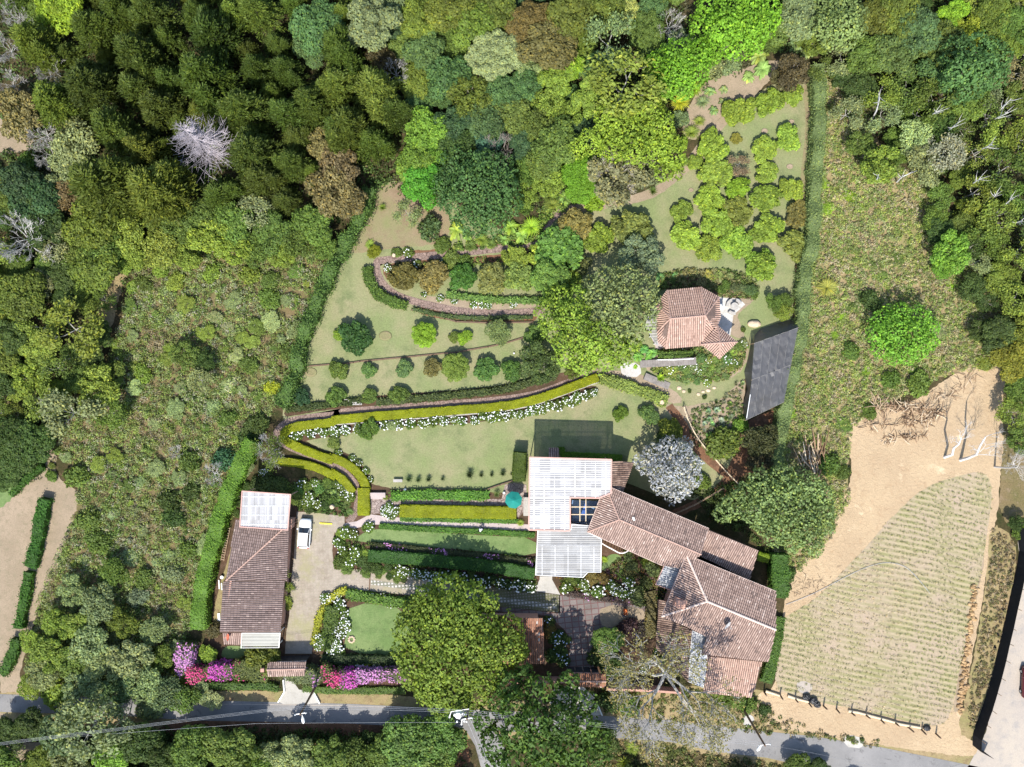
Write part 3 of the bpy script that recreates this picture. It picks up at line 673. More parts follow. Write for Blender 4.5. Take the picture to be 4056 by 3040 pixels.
sheet('terrace_lawn', H((165, 230), (240, 180), (330, 165), (700, 190), (1000, 210), (1300, 220), (1300, 350), (900, 300), (500, 275), (170, 245)), .032, 'lawn_green', 1, 0, 'narrow bright green terrace lawn below the pink walk', 'lawn')
sheet('small_lawn', H((135, 620), (520, 665), (520, 960), (90, 940), (120, 800)), .032, 'lawn_green', 1, 0, 'square bright green lawn beside the big tree', 'lawn')
sheet('round_lawn', L((960, 1160), (1060, 1140), (1130, 1200), (1135, 1350), (1080, 1370), (1000, 1310), (890, 1340), (895, 1240)), .032, 'lawn_green', 2, 0, 'small rounded green lawn between the canopy and the brown path', 'lawn')
sheet('back_lawn', K((230, 1180), (330, 1130), (600, 1150), (600, 1260), (480, 1320), (200, 1320)), .032, 'lawn_green', 1, 1, 'green patch of grass below the left garage roof', 'lawn')
sheet('side_yard', J((420, 590), (400, 700), (330, 1100), (200, 1500), (100, 1900), (60, 2300), (190, 2300), (230, 1500), (300, 1400)), .03, 'dry_grass', 1, 1, 'narrow dry yard between garage and tall hedge', 'ground')
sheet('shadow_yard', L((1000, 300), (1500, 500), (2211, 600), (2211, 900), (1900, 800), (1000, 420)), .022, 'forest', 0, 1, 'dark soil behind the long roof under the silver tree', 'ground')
# beds
sheet('flower_bed', B((740, 1560), (1100, 1500), (1330, 1480), (1330, 1570), (1000, 1570), (700, 1590), (420, 1600), (400, 1575)), .028, 'red_soil', 1, 2, 'long red soil bed above the curved brick path', 'flower bed')
sheet('flower_bed', E((350, 60), (900, 30), (1300, -10), (1500, -20), (1500, 60), (1000, 60), (600, 100), (420, 160), (430, 240), (340, 140)), .028, 'red_soil', 1, 2, 'red soil bed inside the bend of the curved path', 'flower bed')
sheet('flower_bed', E((560, 260), (700, 285), (1000, 320), (1370, 310), (1370, 340), (1000, 362), (800, 350), (600, 300)), .028, 'tan_soil', 1, 2, 'tan bed of white flowers along the lower curved path', 'flower bed')
sheet('flower_bed', E((530, 330), (760, 385), (1000, 405), (1320, 390), (1290, 440), (1000, 440), (800, 435), (560, 385)), .028, 'red_soil', 1, 2, 'reddish bed below the curved brick path', 'flower bed')
sheet('flower_bed', D((1800, 950), (2211, 925)) + E((300, 895), (700, 870), (1100, 835), (1400, 760), (1640, 735), (1500, 800), (1290, 880), (1000, 915), (700, 930), (300, 960), (0, 985)) + D((1850, 1020), (1770, 1030)), .028, 'soil', 1, 1, 'dark bed of low plants above the long stone path', 'flower bed')
sheet('flower_bed', E((1690, 820), (1640, 900), (1400, 985), (1100, 1040), (900, 1070), (500, 1090), (150, 1120), (-20, 1140), (-20, 1080), (300, 1060), (800, 1010), (1200, 955), (1500, 880)), .028, 'soil', 1, 1.5, 'soil bed of white hydrangeas below the long yellow hedge', 'flower bed')
sheet('flower_bed', D((1800, 1120), (2211, 1080), (2211, 1140), (2000, 1160), (1880, 1190), (1810, 1160)), .027, 'soil', 1, 1.5, 'soil bed inside the hairpin of the yellow hedge', 'flower bed')
sheet('flower_bed', Rr((30, 130), (120, 150), (200, 210), (260, 280), (280, 340), (255, 360), (235, 300), (190, 240), (100, 180)), .028, 'soil', 1, 1.5, 'dark bed along the outside of the yellow hedge curve', 'flower bed')
sheet('flower_bed', H((1330, 0), (2100, 0)) if False else E((1700, 740), (1900, 740), (2100, 830), (2211, 900), (2211, 960), (2000, 900), (1750, 850)), .028, 'tan_soil', 1, 2, 'bed of striped plants below the concrete steps', 'flower bed')
sheet('flower_bed', O((0, 1000), (380, 1050), (950, 1020), (1180, 1180), (1500, 1050), (1620, 970), (1560, 1300), (1300, 1500), (600, 1480), (100, 1300), (380, 1190)), .028, 'tan_soil', 1, 3, 'planted slope of pale soil below the kiosk', 'flower bed')
sheet('flower_bed', O((380, 240), (500, 100), (900, 50), (1150, 150), (1500, 120), (1750, 200), (1720, 380), (1200, 330), (950, 190), (490, 235)), .028, 'soil', 1, 3, 'shady bed above the kiosk roof', 'flower bed')
sheet('flower_bed', O((1240, 330), (1640, 330), (1700, 380), (1430, 580), (1500, 700), (1560, 900), (1420, 900), (1200, 700)), .026, 'tan_soil', 1, 2, 'pale stony bed right of the kiosk terrace', 'flower bed')
sheet('flower_bed', Y((60, 490), (260, 540), (480, 500), (640, 480), (870, 240), (900, 330), (860, 560), (900, 720), (1160, 760), (1180, 950), (300, 952), (180, 700)), .027, 'tan_soil', 1, 3, 'tan bed of agaves beside the shade net', 'flower bed')
sheet('flower_bed', F((420, 1080), (700, 960), (690, 1120), (640, 1250), (610, 1380), (420, 1400), (200, 1560), (380, 1350)), .029, 'red_soil', 1, 3, 'reddish bed at the foot of the shade net', 'flower bed')
sheet('flower_bed', C((200, 520), (330, 470), (600, 380), (700, 380), (640, 470), (500, 590), (380, 680), (250, 800), (120, 900), (60, 800), (120, 650)), .018, 'tan_soil', 1, 3, 'pale rocky ground with banana plants above the orchard', 'ground')
# paths
sheet('stone_path', ribbon_poly(smooth_line(E((1695, 740), (1500, 815), (1300, 893), (1000, 933), (700, 952), (400, 974), (0, 1004)) + D((2150, 1012), (1950, 1030), (1800, 1055), (1735, 1110), (1725, 1165), (1800, 1215), (1900, 1255), (2050, 1310)) + Rr((0, 213), (80, 252), (140, 305), (178, 360), (190, 420), (182, 500), (150, 560), (125, 590))), 27), .040, 'stonepath', 0, 0, 'narrow stone path running beside the long yellow hedge', 'path')
sheet('brick_path', ribbon_poly(smooth_line(B((1560, 1300), (1440, 1330), (1375, 1390), (1350, 1480), (1220, 1540), (1000, 1565), (650, 1600), (330, 1630)) + E((300, 60), (305, 130), (345, 210), (430, 275), (560, 315), (800, 368), (1000, 385), (1200, 378), (1360, 365))), 30), .040, 'stonepath', 0, .6, 'curved brick path looping through the upper garden', 'path')
sheet('dirt_path', ribbon_poly(smooth_line(B((1480, 1318), (1650, 1290), (1900, 1255), (2080, 1190), (2180, 1090)) + C((90, 1060), (170, 950), (290, 800), (440, 660), (560, 520), (650, 440))), 36), .036, 'tan_soil', 0, 2, 'pale dirt path climbing along the upper edge of the orchard', 'path')
sheet('dirt_path', ribbon_poly(smooth_line(F((-10, 960), (60, 1050), (110, 1150), (200, 1270), (330, 1370), (410, 1440))), 34), .036, 'red_soil', 0, 2, 'reddish stepped path right of the main lawn', 'path')
sheet('dirt_path', ribbon_poly(smooth_line(F((420, 1440), (250, 1540), (100, 1600), (-60, 1680))), 34), .036, 'red_soil', 0, 2, 'dark red path behind the long roof', 'path')
sheet('flagstone_walk', Rr((265, 397), (345, 397), (345, 440), (480, 446), (900, 440), (1090, 440), (1110, 350), (1165, 338), (1245, 350), (1250, 500), (1190, 560), (1180, 490), (445, 478), (330, 532), (265, 532)), .040, 'flag', 0, 0, 'flagstone walk and small terrace under the teal umbrella', 'path')
sheet('concrete_walk', Rr((104, 592), (180, 580), (245, 545), (262, 535), (330, 545), (600, 573), (900, 586), (1262, 600), (1262, 640), (900, 634), (600, 610), (300, 600), (240, 606), (180, 622), (104, 642)), .044, 'pink_conc', 0, 0, 'pinkish concrete walk from the drive to the house', 'path')
sheet('driveway', [(1176, 2028), (1240, 2030), (1365, 2046), (1365, 2115), (1325, 2110), (1316, 2180), (1325, 2256)] + H((120, 415), (280, 430), (700, 490), (1280, 560), (1450, 580), (1450, 690), (1040, 650), (500, 580), (150, 545), (50, 540)) + [(1322, 2345), (1292, 2380), (1249, 2494), (1235, 2590), (1129, 2590), (1135, 2500), (1146, 2440), (1150, 2331), (1165, 2200)], .040, 'drive', 0, 0, 'tan block paved driveway between garage and garden', 'driveway')
sheet('grass_block_drive', H((900, 515), (1280, 560), (1450, 580), (1450, 690), (1040, 650), (640, 600)), .046, 'drive2', 0, 0, 'darker grass block section of the driveway', 'driveway')
sheet('block_strip', H((270, 487), (660, 535), (655, 568), (268, 515)), .052, 'whitegrid', 0, 0, 'white open block strip along the left of the drive', 'paving')
sheet('block_strip', H((820, 560), (1430, 640), (1428, 672), (820, 592)), .052, 'whitegrid', 0, 0, 'grey open block strip along the right of the drive', 'paving')
sheet('brown_court', H((1445, 580), (1700, 615), (1982, 650), (1982, 760), (1830, 765), (1700, 830), (1650, 900), (1665, 1060), (1490, 1050), (1515, 900), (1480, 800), (1380, 710), (1030, 680), (1040, 650), (1440, 695)), .046, 'brownpave', 0, 0, 'brown squared stone forecourt beside the houses', 'paving')
sheet('swept_court', H((1700, 640), (1980, 655), (1980, 755), (1840, 755), (1760, 790), (1700, 760)), .052, 'tan_soil', 1, 2, 'dusty pale end of the brown forecourt', 'paving')
sheet('entry_slab', L((150, 1552), (215, 1425), (350, 1425), (440, 1592)), .050, 'concrete', 0, 0, 'grey triangular slab at the foot of the entry steps', 'paving')
sheet('kiosk_terrace', O((1130, 330), (1230, 345), (1480, 360), (1560, 440), (1400, 580), (1380, 700), (1350, 900), (1180, 720)), .040, 'white_conc', 0, 0, 'white plastered terrace right of the kiosk', 'terrace')
sheet('kiosk_floor', O((190, 740), (250, 560), (345, 380), (700, 300), (1200, 400), (1100, 900), (480, 1040), (350, 1060), (270, 880)), .036, 'stonepath' if False else 'pink_conc', 0, 0, 'pinkish floor of the round kiosk', 'terrace')
sheet('stair_landing', E((1820, 690), (1950, 690), (1960, 780), (1840, 780)), .044, 'white_conc', 1, 0, 'white landing below the kiosk steps', 'terrace')
# ------------------------------------------------------------------ roofs
def on_plane(pl, p):
    """point of plane (point, normal) seen at photo point p"""
    q, n = pl; z = q.z
    for _ in range(12):
        w = W(p, z); z = q.z - (n.x * (w.x - q.x) + n.y * (w.y - q.y)) / n.z
    return W(p, z)
def plane3(a, b, c):
    n = (b - a).cross(c - a).normalized()
    if n.z < 0: n = -n
    return (a, n)
def plane_ridge(r1, r2, z, side, pitch):
    """plane through the ridge r1-r2 (photo points at height z) falling towards photo point side"""
    a = W(r1, z); b = W(r2, z); d = (b - a).normalized(); s = W(side, z) - a; s = (s - d * s.dot(d)).normalized()
    return plane3(a, b, a + s - Vector((0, 0, pitch)))
def tile_face(poly, pl, mb_t, mb_b, g, w=.29, ln=.42, thick=.06, amp=.085, step=.018, jagged=.02):
    n = pl[1]; dn = Vector((n.x, n.y, 0))
    if dn.length < 1e-4: dn = Vector((0, -1, 0))
    dn.normalize(); u = Vector((-dn.y, dn.x, 0)); v = (dn - n * dn.dot(n)).normalized()
    o = poly[0]; P2 = [((p - o).dot(u), (p - o).dot(v)) for p in poly]
    nn_ = len(poly)
    mb_b.add([p - n * .01 for p in poly] + [p - n * thick for p in poly], [tuple(range(nn_)), tuple(range(nn_, 2 * nn_))[::-1]] + [(i, nn_ + i, nn_ + (i + 1) % nn_, (i + 1) % nn_) for i in range(nn_)])
    umin = min(p[0] for p in P2); umax = max(p[0] for p in P2); k = int(umin // w)
    while k * w < umax:
        uc = (k + .5) * w; k += 1; ys = []
        for i in range(nn_):
            a, b = P2[i], P2[(i + 1) % nn_]
            if (a[0] > uc) != (b[0] > uc): ys.append(a[1] + (b[1] - a[1]) * (uc - a[0]) / (b[0] - a[0]))
        ys.sort()
        for y0, y1 in zip(ys[::2], ys[1::2]):
            y1 += g.uniform(-jagged, jagged); m = math.floor(y0 / ln); cr = g.gauss(0, .07)
            while m * ln < y1:
                s0 = max(y0, m * ln); s1 = min(y1, (m + 1) * ln); m += 1
                if s1 - s0 < .04: continue
                r0 = w * .30; r1 = w * .37; sh = g.gauss(0, .006); vs = []
                for (yy, rr, zz) in ((s0, r0, -step), (s1, r1, step)):
                    for t in range(5):
                        an = math.pi * t / 4
                        vs.append(o + u * (uc + sh - math.cos(an) * rr) + v * yy + n * (math.sin(an) * amp + zz))
                mb_t.add(vs, [(i, i + 5, i + 6, i + 1) for i in range(4)] + [(5, 9, 8, 7, 6)], min(1, max(0, g.gauss(.5, .22) + cr)))
def cap_line(mb, a, b, r=.13, seg=.42, g=rng):
    d = b - a; n = max(1, int(d.length / seg))
    for i in range(n):
        p = a + d * (i / n); q = a + d * ((i + 1) / n)
        mb.tube([p + Vector((0, 0, .03)), q + Vector((0, 0, .05))], [r * .85, r], 7, g.random())
def corrug(poly, pl, mb, g, w=.16, amp=.03, axis=None, strip=1.0, strip_v=2.4):
    """corrugated sheet clipped to a polygon; ribs run along axis (default: down the slope)"""
    n = pl[1]; v = axis if axis is not None else Vector((n.x, n.y, 0))
    v = (v - n * v.dot(n)).normalized(); u = v.cross(n).normalized(); o = poly[0]
    P2 = [((p - o).dot(u), (p - o).dot(v)) for p in poly]; nn_ = len(poly)
    umin = min(p[0] for p in P2); umax = max(p[0] for p in P2); k = 0; N = int((umax - umin) / (w / 2)); rn = {}
    def ys(uc):
        r = []
        for i in range(nn_):
            a, b = P2[i], P2[(i + 1) % nn_]
            if (a[0] > uc) != (b[0] > uc): r.append(a[1] + (b[1] - a[1]) * (uc - a[0]) / (b[0] - a[0]))
        return sorted(r)
    for k in range(N):
        u0 = umin + k * w / 2; u1 = u0 + w / 2; yy = ys((u0 + u1) / 2); z0 = amp * (1 if k % 2 else -1); z1 = -z0
        for y0, y1 in zip(yy[::2], yy[1::2]):
            m = math.floor(y0 / strip_v)
            while m * strip_v < y1:
                s0 = max(y0, m * strip_v); s1 = min(y1, (m + 1) * strip_v)
                key = (int(u0 / strip), m); m += 1
                if key not in rn: rn[key] = g.random()
                mb.add([o + u * a + v * b + n * c for a, b, c in ((u0, s0, z0), (u1, s0, z1), (u1, s1, z1), (u0, s1, z0))], [(0, 1, 2, 3)], min(1, max(0, rn[key] + g.gauss(0, .12))))
def inset(poly, d):
    cx = sum(p.x for p in poly) / len(poly); cy = sum(p.y for p in poly) / len(poly)
    return [Vector((p.x + (cx - p.x) * d / max(.1, math.hypot(cx - p.x, cy - p.y)), p.y + (cy - p.y) * d / max(.1, math.hypot(cx - p.x, cy - p.y)), p.z)) for p in poly]
def walls(parent, poly, mat, z1=None, name='wall', d=.5, th=.25):
    """wall ring standing under the eaves"""
    p = inset(poly, d); mb = MB(); n = len(p)
    cx = sum(q.x for q in p) / n; cy = sum(q.y for q in p) / n
    q2 = inset(p, th)
    for i in range(n):
        a, b, c, e = p[i], p[(i + 1) % n], q2[(i + 1) % n], q2[i]
        za = (z1 if z1 is not None else a.z - .15); zb = (z1 if z1 is not None else b.z - .15)
        mb.add([(a.x, a.y, 0), (b.x, b.y, 0), (c.x, c.y, 0), (e.x, e.y, 0), (a.x, a.y, za), (b.x, b.y, zb), (c.x, c.y, zb), (e.x, e.y, za)], [(0, 1, 5, 4), (2, 3, 7, 6), (4, 5, 6, 7), (1, 2, 6, 5), (3, 0, 4, 7)])
    return mb.build(name, mat, parent)
def tiled_roof(parent, faces, caps, tm, rm='ridge', name='roof', label=None, cr=.13, g=None):
    g = g or random.Random(len(faces) * 7 + 3); t = MB(); b = MB()
    for poly, pl in faces: tile_face(poly, pl, t, b, g)
    n0 = len(b.v); t2 = MB(); t2.v = b.v + t.v; t2.f = b.f + [tuple(n0 + i for i in f) for f in t.f]; t2.r = b.r + t.r; t2.mi = [1] * len(b.f) + [0] * len(t.f)
    o = t2.build(name, [TILE[tm], MT['pan']], parent)
    if label: o['label'] = label
    if caps:
        c = MB()
        for a, q in caps: cap_line(c, a, q, cr, g=g)
        c.build('ridge_cap', MT[rm], o)
    return o
def P3(c, z): return [W(p, z) for p in c]
def canopy(parent, poly, pl, mat, frame='pink', name='canopy', label=None, axis=None, w=.3, amp=.035, beam=.09, purlins=True, strip=1.0, strip_v=2.4, posts=True, fw=None):
    g = random.Random(len(poly) + int(abs(poly[0].x) * 10)); mb = MB()
    corrug(poly, pl, mb, g, w, amp, axis, strip, strip_v)
    o = mb.build(name, MT[mat], parent)
    if label: o['label'] = label
    f = MB(); n = len(poly); n_ = pl[1]
    for i in range(n):
        a, b = poly[i], poly[(i + 1) % n]; d = (b - a); L_ = d.length
        f.box((a + b) / 2 + Vector((0, 0, .02)), (L_ + beam * .6, fw or beam * 2.4, .16), math.atan2(d.y, d.x), tilt=(-math.asin(d.z / L_), 'Y'))
    f.build('frame', MT[frame], o)
    if purlins:
        o_z = .05
        pm = MB(); xs = [p.x for p in poly]; ys_ = [p.y for p in poly]
        k = min(ys_) + .9
        pp = [(p.x, p.y) for p in poly]
        def zat(x, y): return pl[0].z - (n_.x * (x - pl[0].x) + n_.y * (y - pl[0].y)) / n_.z
        def spans(fixed, ax):
            r = []
            for i in range(n):
                a, b = pp[i], pp[(i + 1) % n]
                if (a[ax] > fixed) != (b[ax] > fixed): t = (fixed - a[ax]) / (b[ax] - a[ax]); r.append(a[1 - ax] + (b[1 - ax] - a[1 - ax]) * t)
            r.sort(); return zip(r[::2], r[1::2])
        while k < max(ys_):
            for a, b in spans(k, 1): pm.tube([(a, k, zat(a, k) - .1), (b, k, zat(b, k) - .1)], .05, 4)
            k += .95
        k = min(xs) + 1.1
        while k < max(xs):
            for a, b in spans(k, 0): pm.tube([(k, a, zat(k, a) - .2), (k, b, zat(k, b) - .2)], .05, 4)
            k += 1.9
        pm.build('purlins', MT['wall'], o)
        sm = MB(); k = min(xs) + strip_v * .5
        while k < max(xs) and abs((axis or Vector((0, 1, 0))).x) > .5:
            for a, b in spans(k, 0): sm.box((k, (a + b) / 2, zat(k, (a + b) / 2) + .05), (.07, abs(b - a) - .2, .02))
            k += strip_v
        k = min(ys_) + .8
        while k < max(ys_):
            for a, b in spans(k, 1): sm.box(((a + b) / 2, k, zat((a + b) / 2, k) + .05), (abs(b - a) - .2, .05, .02))
            k += 1.25
        sm.build('battens', MT['white'] if mat == 'canopy' else MT['seam'], o)
    if posts:
        for p in inset(poly, .35):
            q = MB(); q.tube([(p.x, p.y, 0), (p.x, p.y, p.z - .1)], .07, 8); q.build('post', MT['pink'] if frame == 'pink' else MT['white'], parent)
    return o
def house(name, label, cat, pts):
    c = sum(pts, Vector()) / len(pts); e = empty(name, (c.x, c.y, 0)); return tag(e, label, cat)
# --- left garage
nw, ne, sw, se = [W(p, z) for p, z in zip(J((418, 588), (1197, 640), (272, 1480), (1166, 1472)), (3.1, 3.0, 4.5, 3.1))]
g1 = house('garage_house', 'long garage house with brown grey tiles beside the left drive', 'house', [nw, ne, sw, se])
k4 = P3(K((235, 198), (1130, 190), (1072, 940), (186, 942)), 0); pk = plane3(W(K((235, 198))[0], 4.5), W(K((186, 942))[0], 4.5), W(K((1072, 940))[0], 3.0))
lo = [on_plane(pk, p) for p in K((235, 198), (1130, 190), (1072, 940), (186, 942))]
tiled_roof(g1, [([nw, ne, sw], plane3(nw, ne, sw)), ([ne, se, sw], plane3(ne, se, sw)), (lo, pk)], [(sw, ne)], 'grey')
walls(g1, [nw, ne, se, lo[2], lo[3], sw], MT['wall'], d=.55)
s3 = plane3(*[W(p, z) for p, z in zip(K((225, 945), (510, 945), (500, 1122)), (3.1, 3.1, 2.6))]); po = [on_plane(s3, p) for p in K((225, 950), (508, 950), (500, 1122), (246, 1112))]
tiled_roof(g1, [(po, s3)], [], 'house', name='porch_roof')
s4 = plane3(*[W(p, z) for p, z in zip(K((510, 948), (1070, 948), (1050, 1162)), (3.0, 3.0, 2.7))]); po = [on_plane(s4, p) for p in K((512, 950), (1070, 950), (1052, 1162), (500, 1166))]
canopy(g1, po, s4, 'canopy3', 'metal', 'porch_canopy', axis=Vector((1, 0, 0)), w=.5, amp=.01, strip=.75, strip_v=4, purlins=False, fw=.06)
s5 = plane3(*[W(p, z) for p, z in zip(J((515, 170), (1222, 220), (1180, 735)), (5.0, 5.0, 5.2))]); po = [on_plane(s5, p) for p in J((515, 170), (1222, 220), (1180, 735), (480, 690))]
canopy(g1, po, s5, 'canopy', 'pink', 'canopy', axis=Vector((0, 1, 0)), w=.34, strip=.34, strip_v=2.0, fw=.14)
mb = MB(); c_ = W(J((1262, 612))[0], 0); mb.box((c_.x, c_.y, 1.1), (.62, 1.3, 2.2), rz=-.04); mb.box((c_.x, c_.y, 2.24), (.72, 1.4, .08), rz=-.04)
tag(top_mesh('brick_pillar', mb, MT['wall']), 'square brown pillar between the garage and the white car', 'pillar')
for i, yy in enumerate((580, 618, 655)):
    mb = MB(); c_ = W(J((1308, yy))[0], 0); mb.lathe((c_.x, c_.y, .05), [(.1, 0), (.15, .04), (.17, .3), (.15, .34), (.12, .3)], 12)
    tag(top_mesh('plant_pot', mb, MT['dark_wood']), ('topmost', 'middle', 'lowest')[i] + ' of the three small dark pots beside the brick pillar', 'pot', 'pots by the brick pillar')
# --- gate roofs
rz_ = 3.1
gr = [W(p, rz_) for p in K((1432, 1474), (872, 1486))]
g2 = house('gate_roof', 'tiled roof over the left entrance gate beside magenta flowers', 'gate roof', gr)
pn = plane_ridge(K((872, 1486))[0], K((1432, 1474))[0], rz_, K((900, 1300))[0], .42); psn = plane_ridge(K((872, 1486))[0], K((1432, 1474))[0], rz_, K((900, 1700))[0], .42)
tiled_roof(g2, [([gr[1], gr[0], on_plane(pn, K((1437, 1372))[0]), on_plane(pn, K((900, 1376))[0])], pn), ([gr[1], gr[0], on_plane(psn, K((1425, 1575))[0]), on_plane(psn, K((885, 1585))[0])], psn)], [(gr[0], gr[1])], 'house')
mb = MB()
for px in (890, 1420):
    c_ = W(K((px, 1400))[0], 0); mb.box((c_.x, c_.y, 1.35), (.5, .5, 2.7))
mb.build('gate_pillars', MT['wall'], g2)
gz = [W(K((1085, 1290))[0], 0), W(K((1512, 1275))[0], 0)]
gt = house('entrance_gate', 'black sheet metal gate at the bottom of the left drive', 'gate', gz)
d_ = gz[1] - gz[0]; an = math.atan2(d_.y, d_.x)
for i in range(4):
    mb = MB(); c_ = gz[0].lerp(gz[1], (i + .5) / 4); mb.box((c_.x, c_.y, 1.2), (d_.length / 4 - .04, .05, 2.3), an); mb.build('panel', MT['dark_metal'], gt)
mb = MB(); c_ = gz[0].lerp(gz[1], .5); mb.box((c_.x, c_.y, 2.4), (d_.length, .08, .08), an); mb.build('top_rail', MT['metal'], gt)
rz_ = 3.0
gr = [W(p, rz_) for p in Q((600, 1400), (1110, 1402))]
g2 = house('gate_roof', 'dark red tiled roof over the right entrance gate', 'gate roof', gr)
pn = plane_ridge(Q((600, 1400))[0], Q((1110, 1402))[0], rz_, Q((600, 1200))[0], .4); psn = plane_ridge(Q((600, 1400))[0], Q((1110, 1402))[0], rz_, Q((600, 1600))[0], .4)
tiled_roof(g2, [([gr[0], gr[1], on_plane(pn, Q((1105, 1292))[0]), on_plane(pn, Q((560, 1282))[0])], pn), ([gr[0], gr[1], on_plane(psn, Q((1085, 1485))[0]), on_plane(psn, Q((580, 1475))[0])], psn)], [(gr[0], gr[1])], 'red')
gz = [W(Q((535, 1185))[0], 0), W(Q((985, 1192))[0], 0)]; gt = house('entrance_gate', 'dark gate with four pinkish top panels at the brown forecourt', 'gate', gz)
d_ = gz[1] - gz[0]; an = math.atan2(d_.y, d_.x)
for i in range(4):
    c_ = gz[0].lerp(gz[1], (i + .5) / 4)
    mb = MB(); mb.box((c_.x, c_.y, 1.2), (d_.length / 4 - .1, .06, 2.2), an); mb.build('panel', MT['dark_metal'], gt)
    mb = MB(); mb.box((c_.x, c_.y - .12, 2.36), (d_.length / 4 - .12, .3, .1), an, tilt=(.15, 'X')); mb.build('top_panel', MT['pink'], gt)
# --- centre garage
rz_ = 4.0
pgn = plane3(*[W(p, z) for p, z in zip(H((700, 720), (1342, 725), (1352, 1010)), (3.7, 3.7, 2.7))]); po = [on_plane(pgn, p) for p in H((860, 722), (1342, 725), (1352, 1010), (840, 1012))]
g2 = house('carport', 'orange tiled carport roof half under the big tree', 'carport', po)
tiled_roof(g2, [(po, pgn)], [], 'red'); walls(g2, po, MT['wall'], d=.7)
# --- main house: long wing
zr = 6.0
r1, r2 = L((1087, 770), (1985, 1152)); a_, b_ = L((930, 390), (735, 905)); c_, e_ = L((2064, 866), (1550, 1272))
pN = plane_ridge(r1, r2, zr, L((1400, 500))[0], .3); pS = plane_ridge(r1, r2, zr, L((1200, 1000))[0], .32)
Ra, Rb = W(r1, zr), W(r2, zr); Pa = on_plane(pN, a_); Pb = on_plane(pS, b_); Pc = on_plane(pN, c_); Pe = on_plane(pS, e_); Pf = on_plane(pS, L((1775, 1310))[0]); Pg = on_plane(pS, L((1905, 1120))[0])
h1 = house('main_house', 'long pinkish tiled house wing running down from the white canopy', 'house', [Pa, Pb, Pc, Pe])
pH = plane3(Pa, Ra, Pb)
tiled_roof(h1, [([Pa, Pc, Rb, Ra], pN), ([Pb, Ra, Rb, Pf, Pe], pS), ([Pa, Ra, Pb], pH)], [(Pa, Ra), (Pb, Ra), (Ra, Rb)], 'house')
mb = MB()
for a, b in ((Pa, Pc), (Pa, Pb), (Pb, Pe)): mb.tube([a + Vector((0, 0, .02)), b + Vector((0, 0, .02))], .055, 6)
mb.build('eaves_gutter', MT['ridge_pale'], h1)
walls(h1, [Pa, Pc, W(r2, 4.5), Pe, Pb], MT['wall'], z1=3.6, d=.8)
pX = plane3(*[W(p, z) for p, z in zip(I((235, 172), (550, 300), (495, 483)), (4.9, 4.9, 3.5))]); po = [on_plane(pX, p) for p in I((225, 170), (550, 302), (495, 485), (150, 320))]
tiled_roof(h1, [(po, pX)], [], 'house', name='wing_roof'); walls(h1, po, MT['wall'], d=.6, name='wing_wall')
mb = MB(); c_ = on_plane(pN, L((1242, 762))[0]); mb.box(c_ + Vector((0, 0, .12)), (.28, .5, .06), .4); mb.build('skylight_tile', MT['white'], h1)
pX = plane3(*[W(p, z) for p, z in zip(L((1005, 130), (1005, 440), (1245, 145)), (4.6, 4.6, 3.6))]); po = [on_plane(pX, p) for p in L((1003, 130), (1245, 145), (1130, 460), (1000, 420))]
tiled_roof(h1, [(po, pX)], [], 'dark', name='side_roof'); walls(h1, po, MT['wall'], d=.5, name='side_wall')
pX = plane3(*[W(p, z) for p, z in zip(L((310, 95), (430, 95), (425, -20)), (3.6, 3.6, 3.1))]); po = [on_plane(pX, p) for p in L((312, 95), (430, 95), (425, -15), (315, -15))]
tiled_roof(h1, [(po, pX)], [], 'grey', name='porch_roof')
pX = plane3(*[W(p, z) for p, z in zip(L((105, 90), (1000, 115), (95, 880)), (6.3, 6.3, 6.0))]); po = [on_plane(pX, p) for p in L((105, 90), (1000, 115), (995, 480), (860, 535), (548, 530), (545, 893), (96, 882))]
canopy(h1, po, pX, 'canopy', 'pink', 'canopy', 'bright white corrugated canopy', axis=Vector((1, 0, 0)), w=.3, strip=2.1, strip_v=1.4, fw=.2)
pX = plane3(*[W(p, z) for p, z in zip(L((190, 900), (890, 985), (170, 1375)), (4.6, 4.5, 4.2))]); po = [on_plane(pX, p) for p in L((195, 880), (560, 880), (566, 820), (770, 840), (735, 905), (890, 985), (882, 1345), (742, 1345), (690, 1402), (170, 1376))]
canopy(h1, po, pX, 'canopy2', 'metal', 'lower_canopy', 'greyish corrugated canopy with white battens', axis=Vector((1, 0, 0)), w=.3, amp=.025, strip=1.1, strip_v=1.8, fw=.1)
pX = plane3(*[W(p, z) for p, z in zip(M((490, 120), (685, 185), (335, 465)), (3.9, 4.1, 3.8))]); po = [on_plane(pX, p) for p in M((490, 120), (690, 185), (548, 548), (335, 468))]
canopy(h1, po, pX, 'sheet', 'pink', 'small_canopy', axis=(W(M((690, 185))[0]) - W(M((490, 120))[0])), w=.3, amp=.05, strip=.6, strip_v=3, fw=.1)
po = P3(L((560, 548), (850, 560), (760, 815), (560, 790)), 0); mb = MB(); mb.prism(po, .3, .9); mb.build('patio_floor', MT['blue_floor'], h1)
mb = MB()
for a, b in (((655, 548), (655, 790)), ((560, 632), (850, 632)), ((720, 548), (720, 790)), ((560, 715), (800, 715))): mb.tube([W(L(a)[0], 5.2), W(L(b)[0], 5.2)], .07, 5)
mb.build('patio_beams', MT['pale_wood'], h1)
mb = MB(); c_ = P3(L((665, 720), (725, 555), (725, 725)), 4.5); mb.add(c_ + [q + Vector((0, 0, -.1)) for q in c_], [(0, 1, 2), (5, 4, 3), (0, 1, 4, 3), (1, 2, 5, 4), (2, 0, 3, 5)]); mb.build('blue_panel', plain('blue_cloth', (.04, .1, .3), .7), h1)
mb = MB()
for i in range(11): p = W(L((570 + i * 20, 790))[0], 1.2); mb.tube([p, p + Vector((0, 0, 1))], .025, 4)
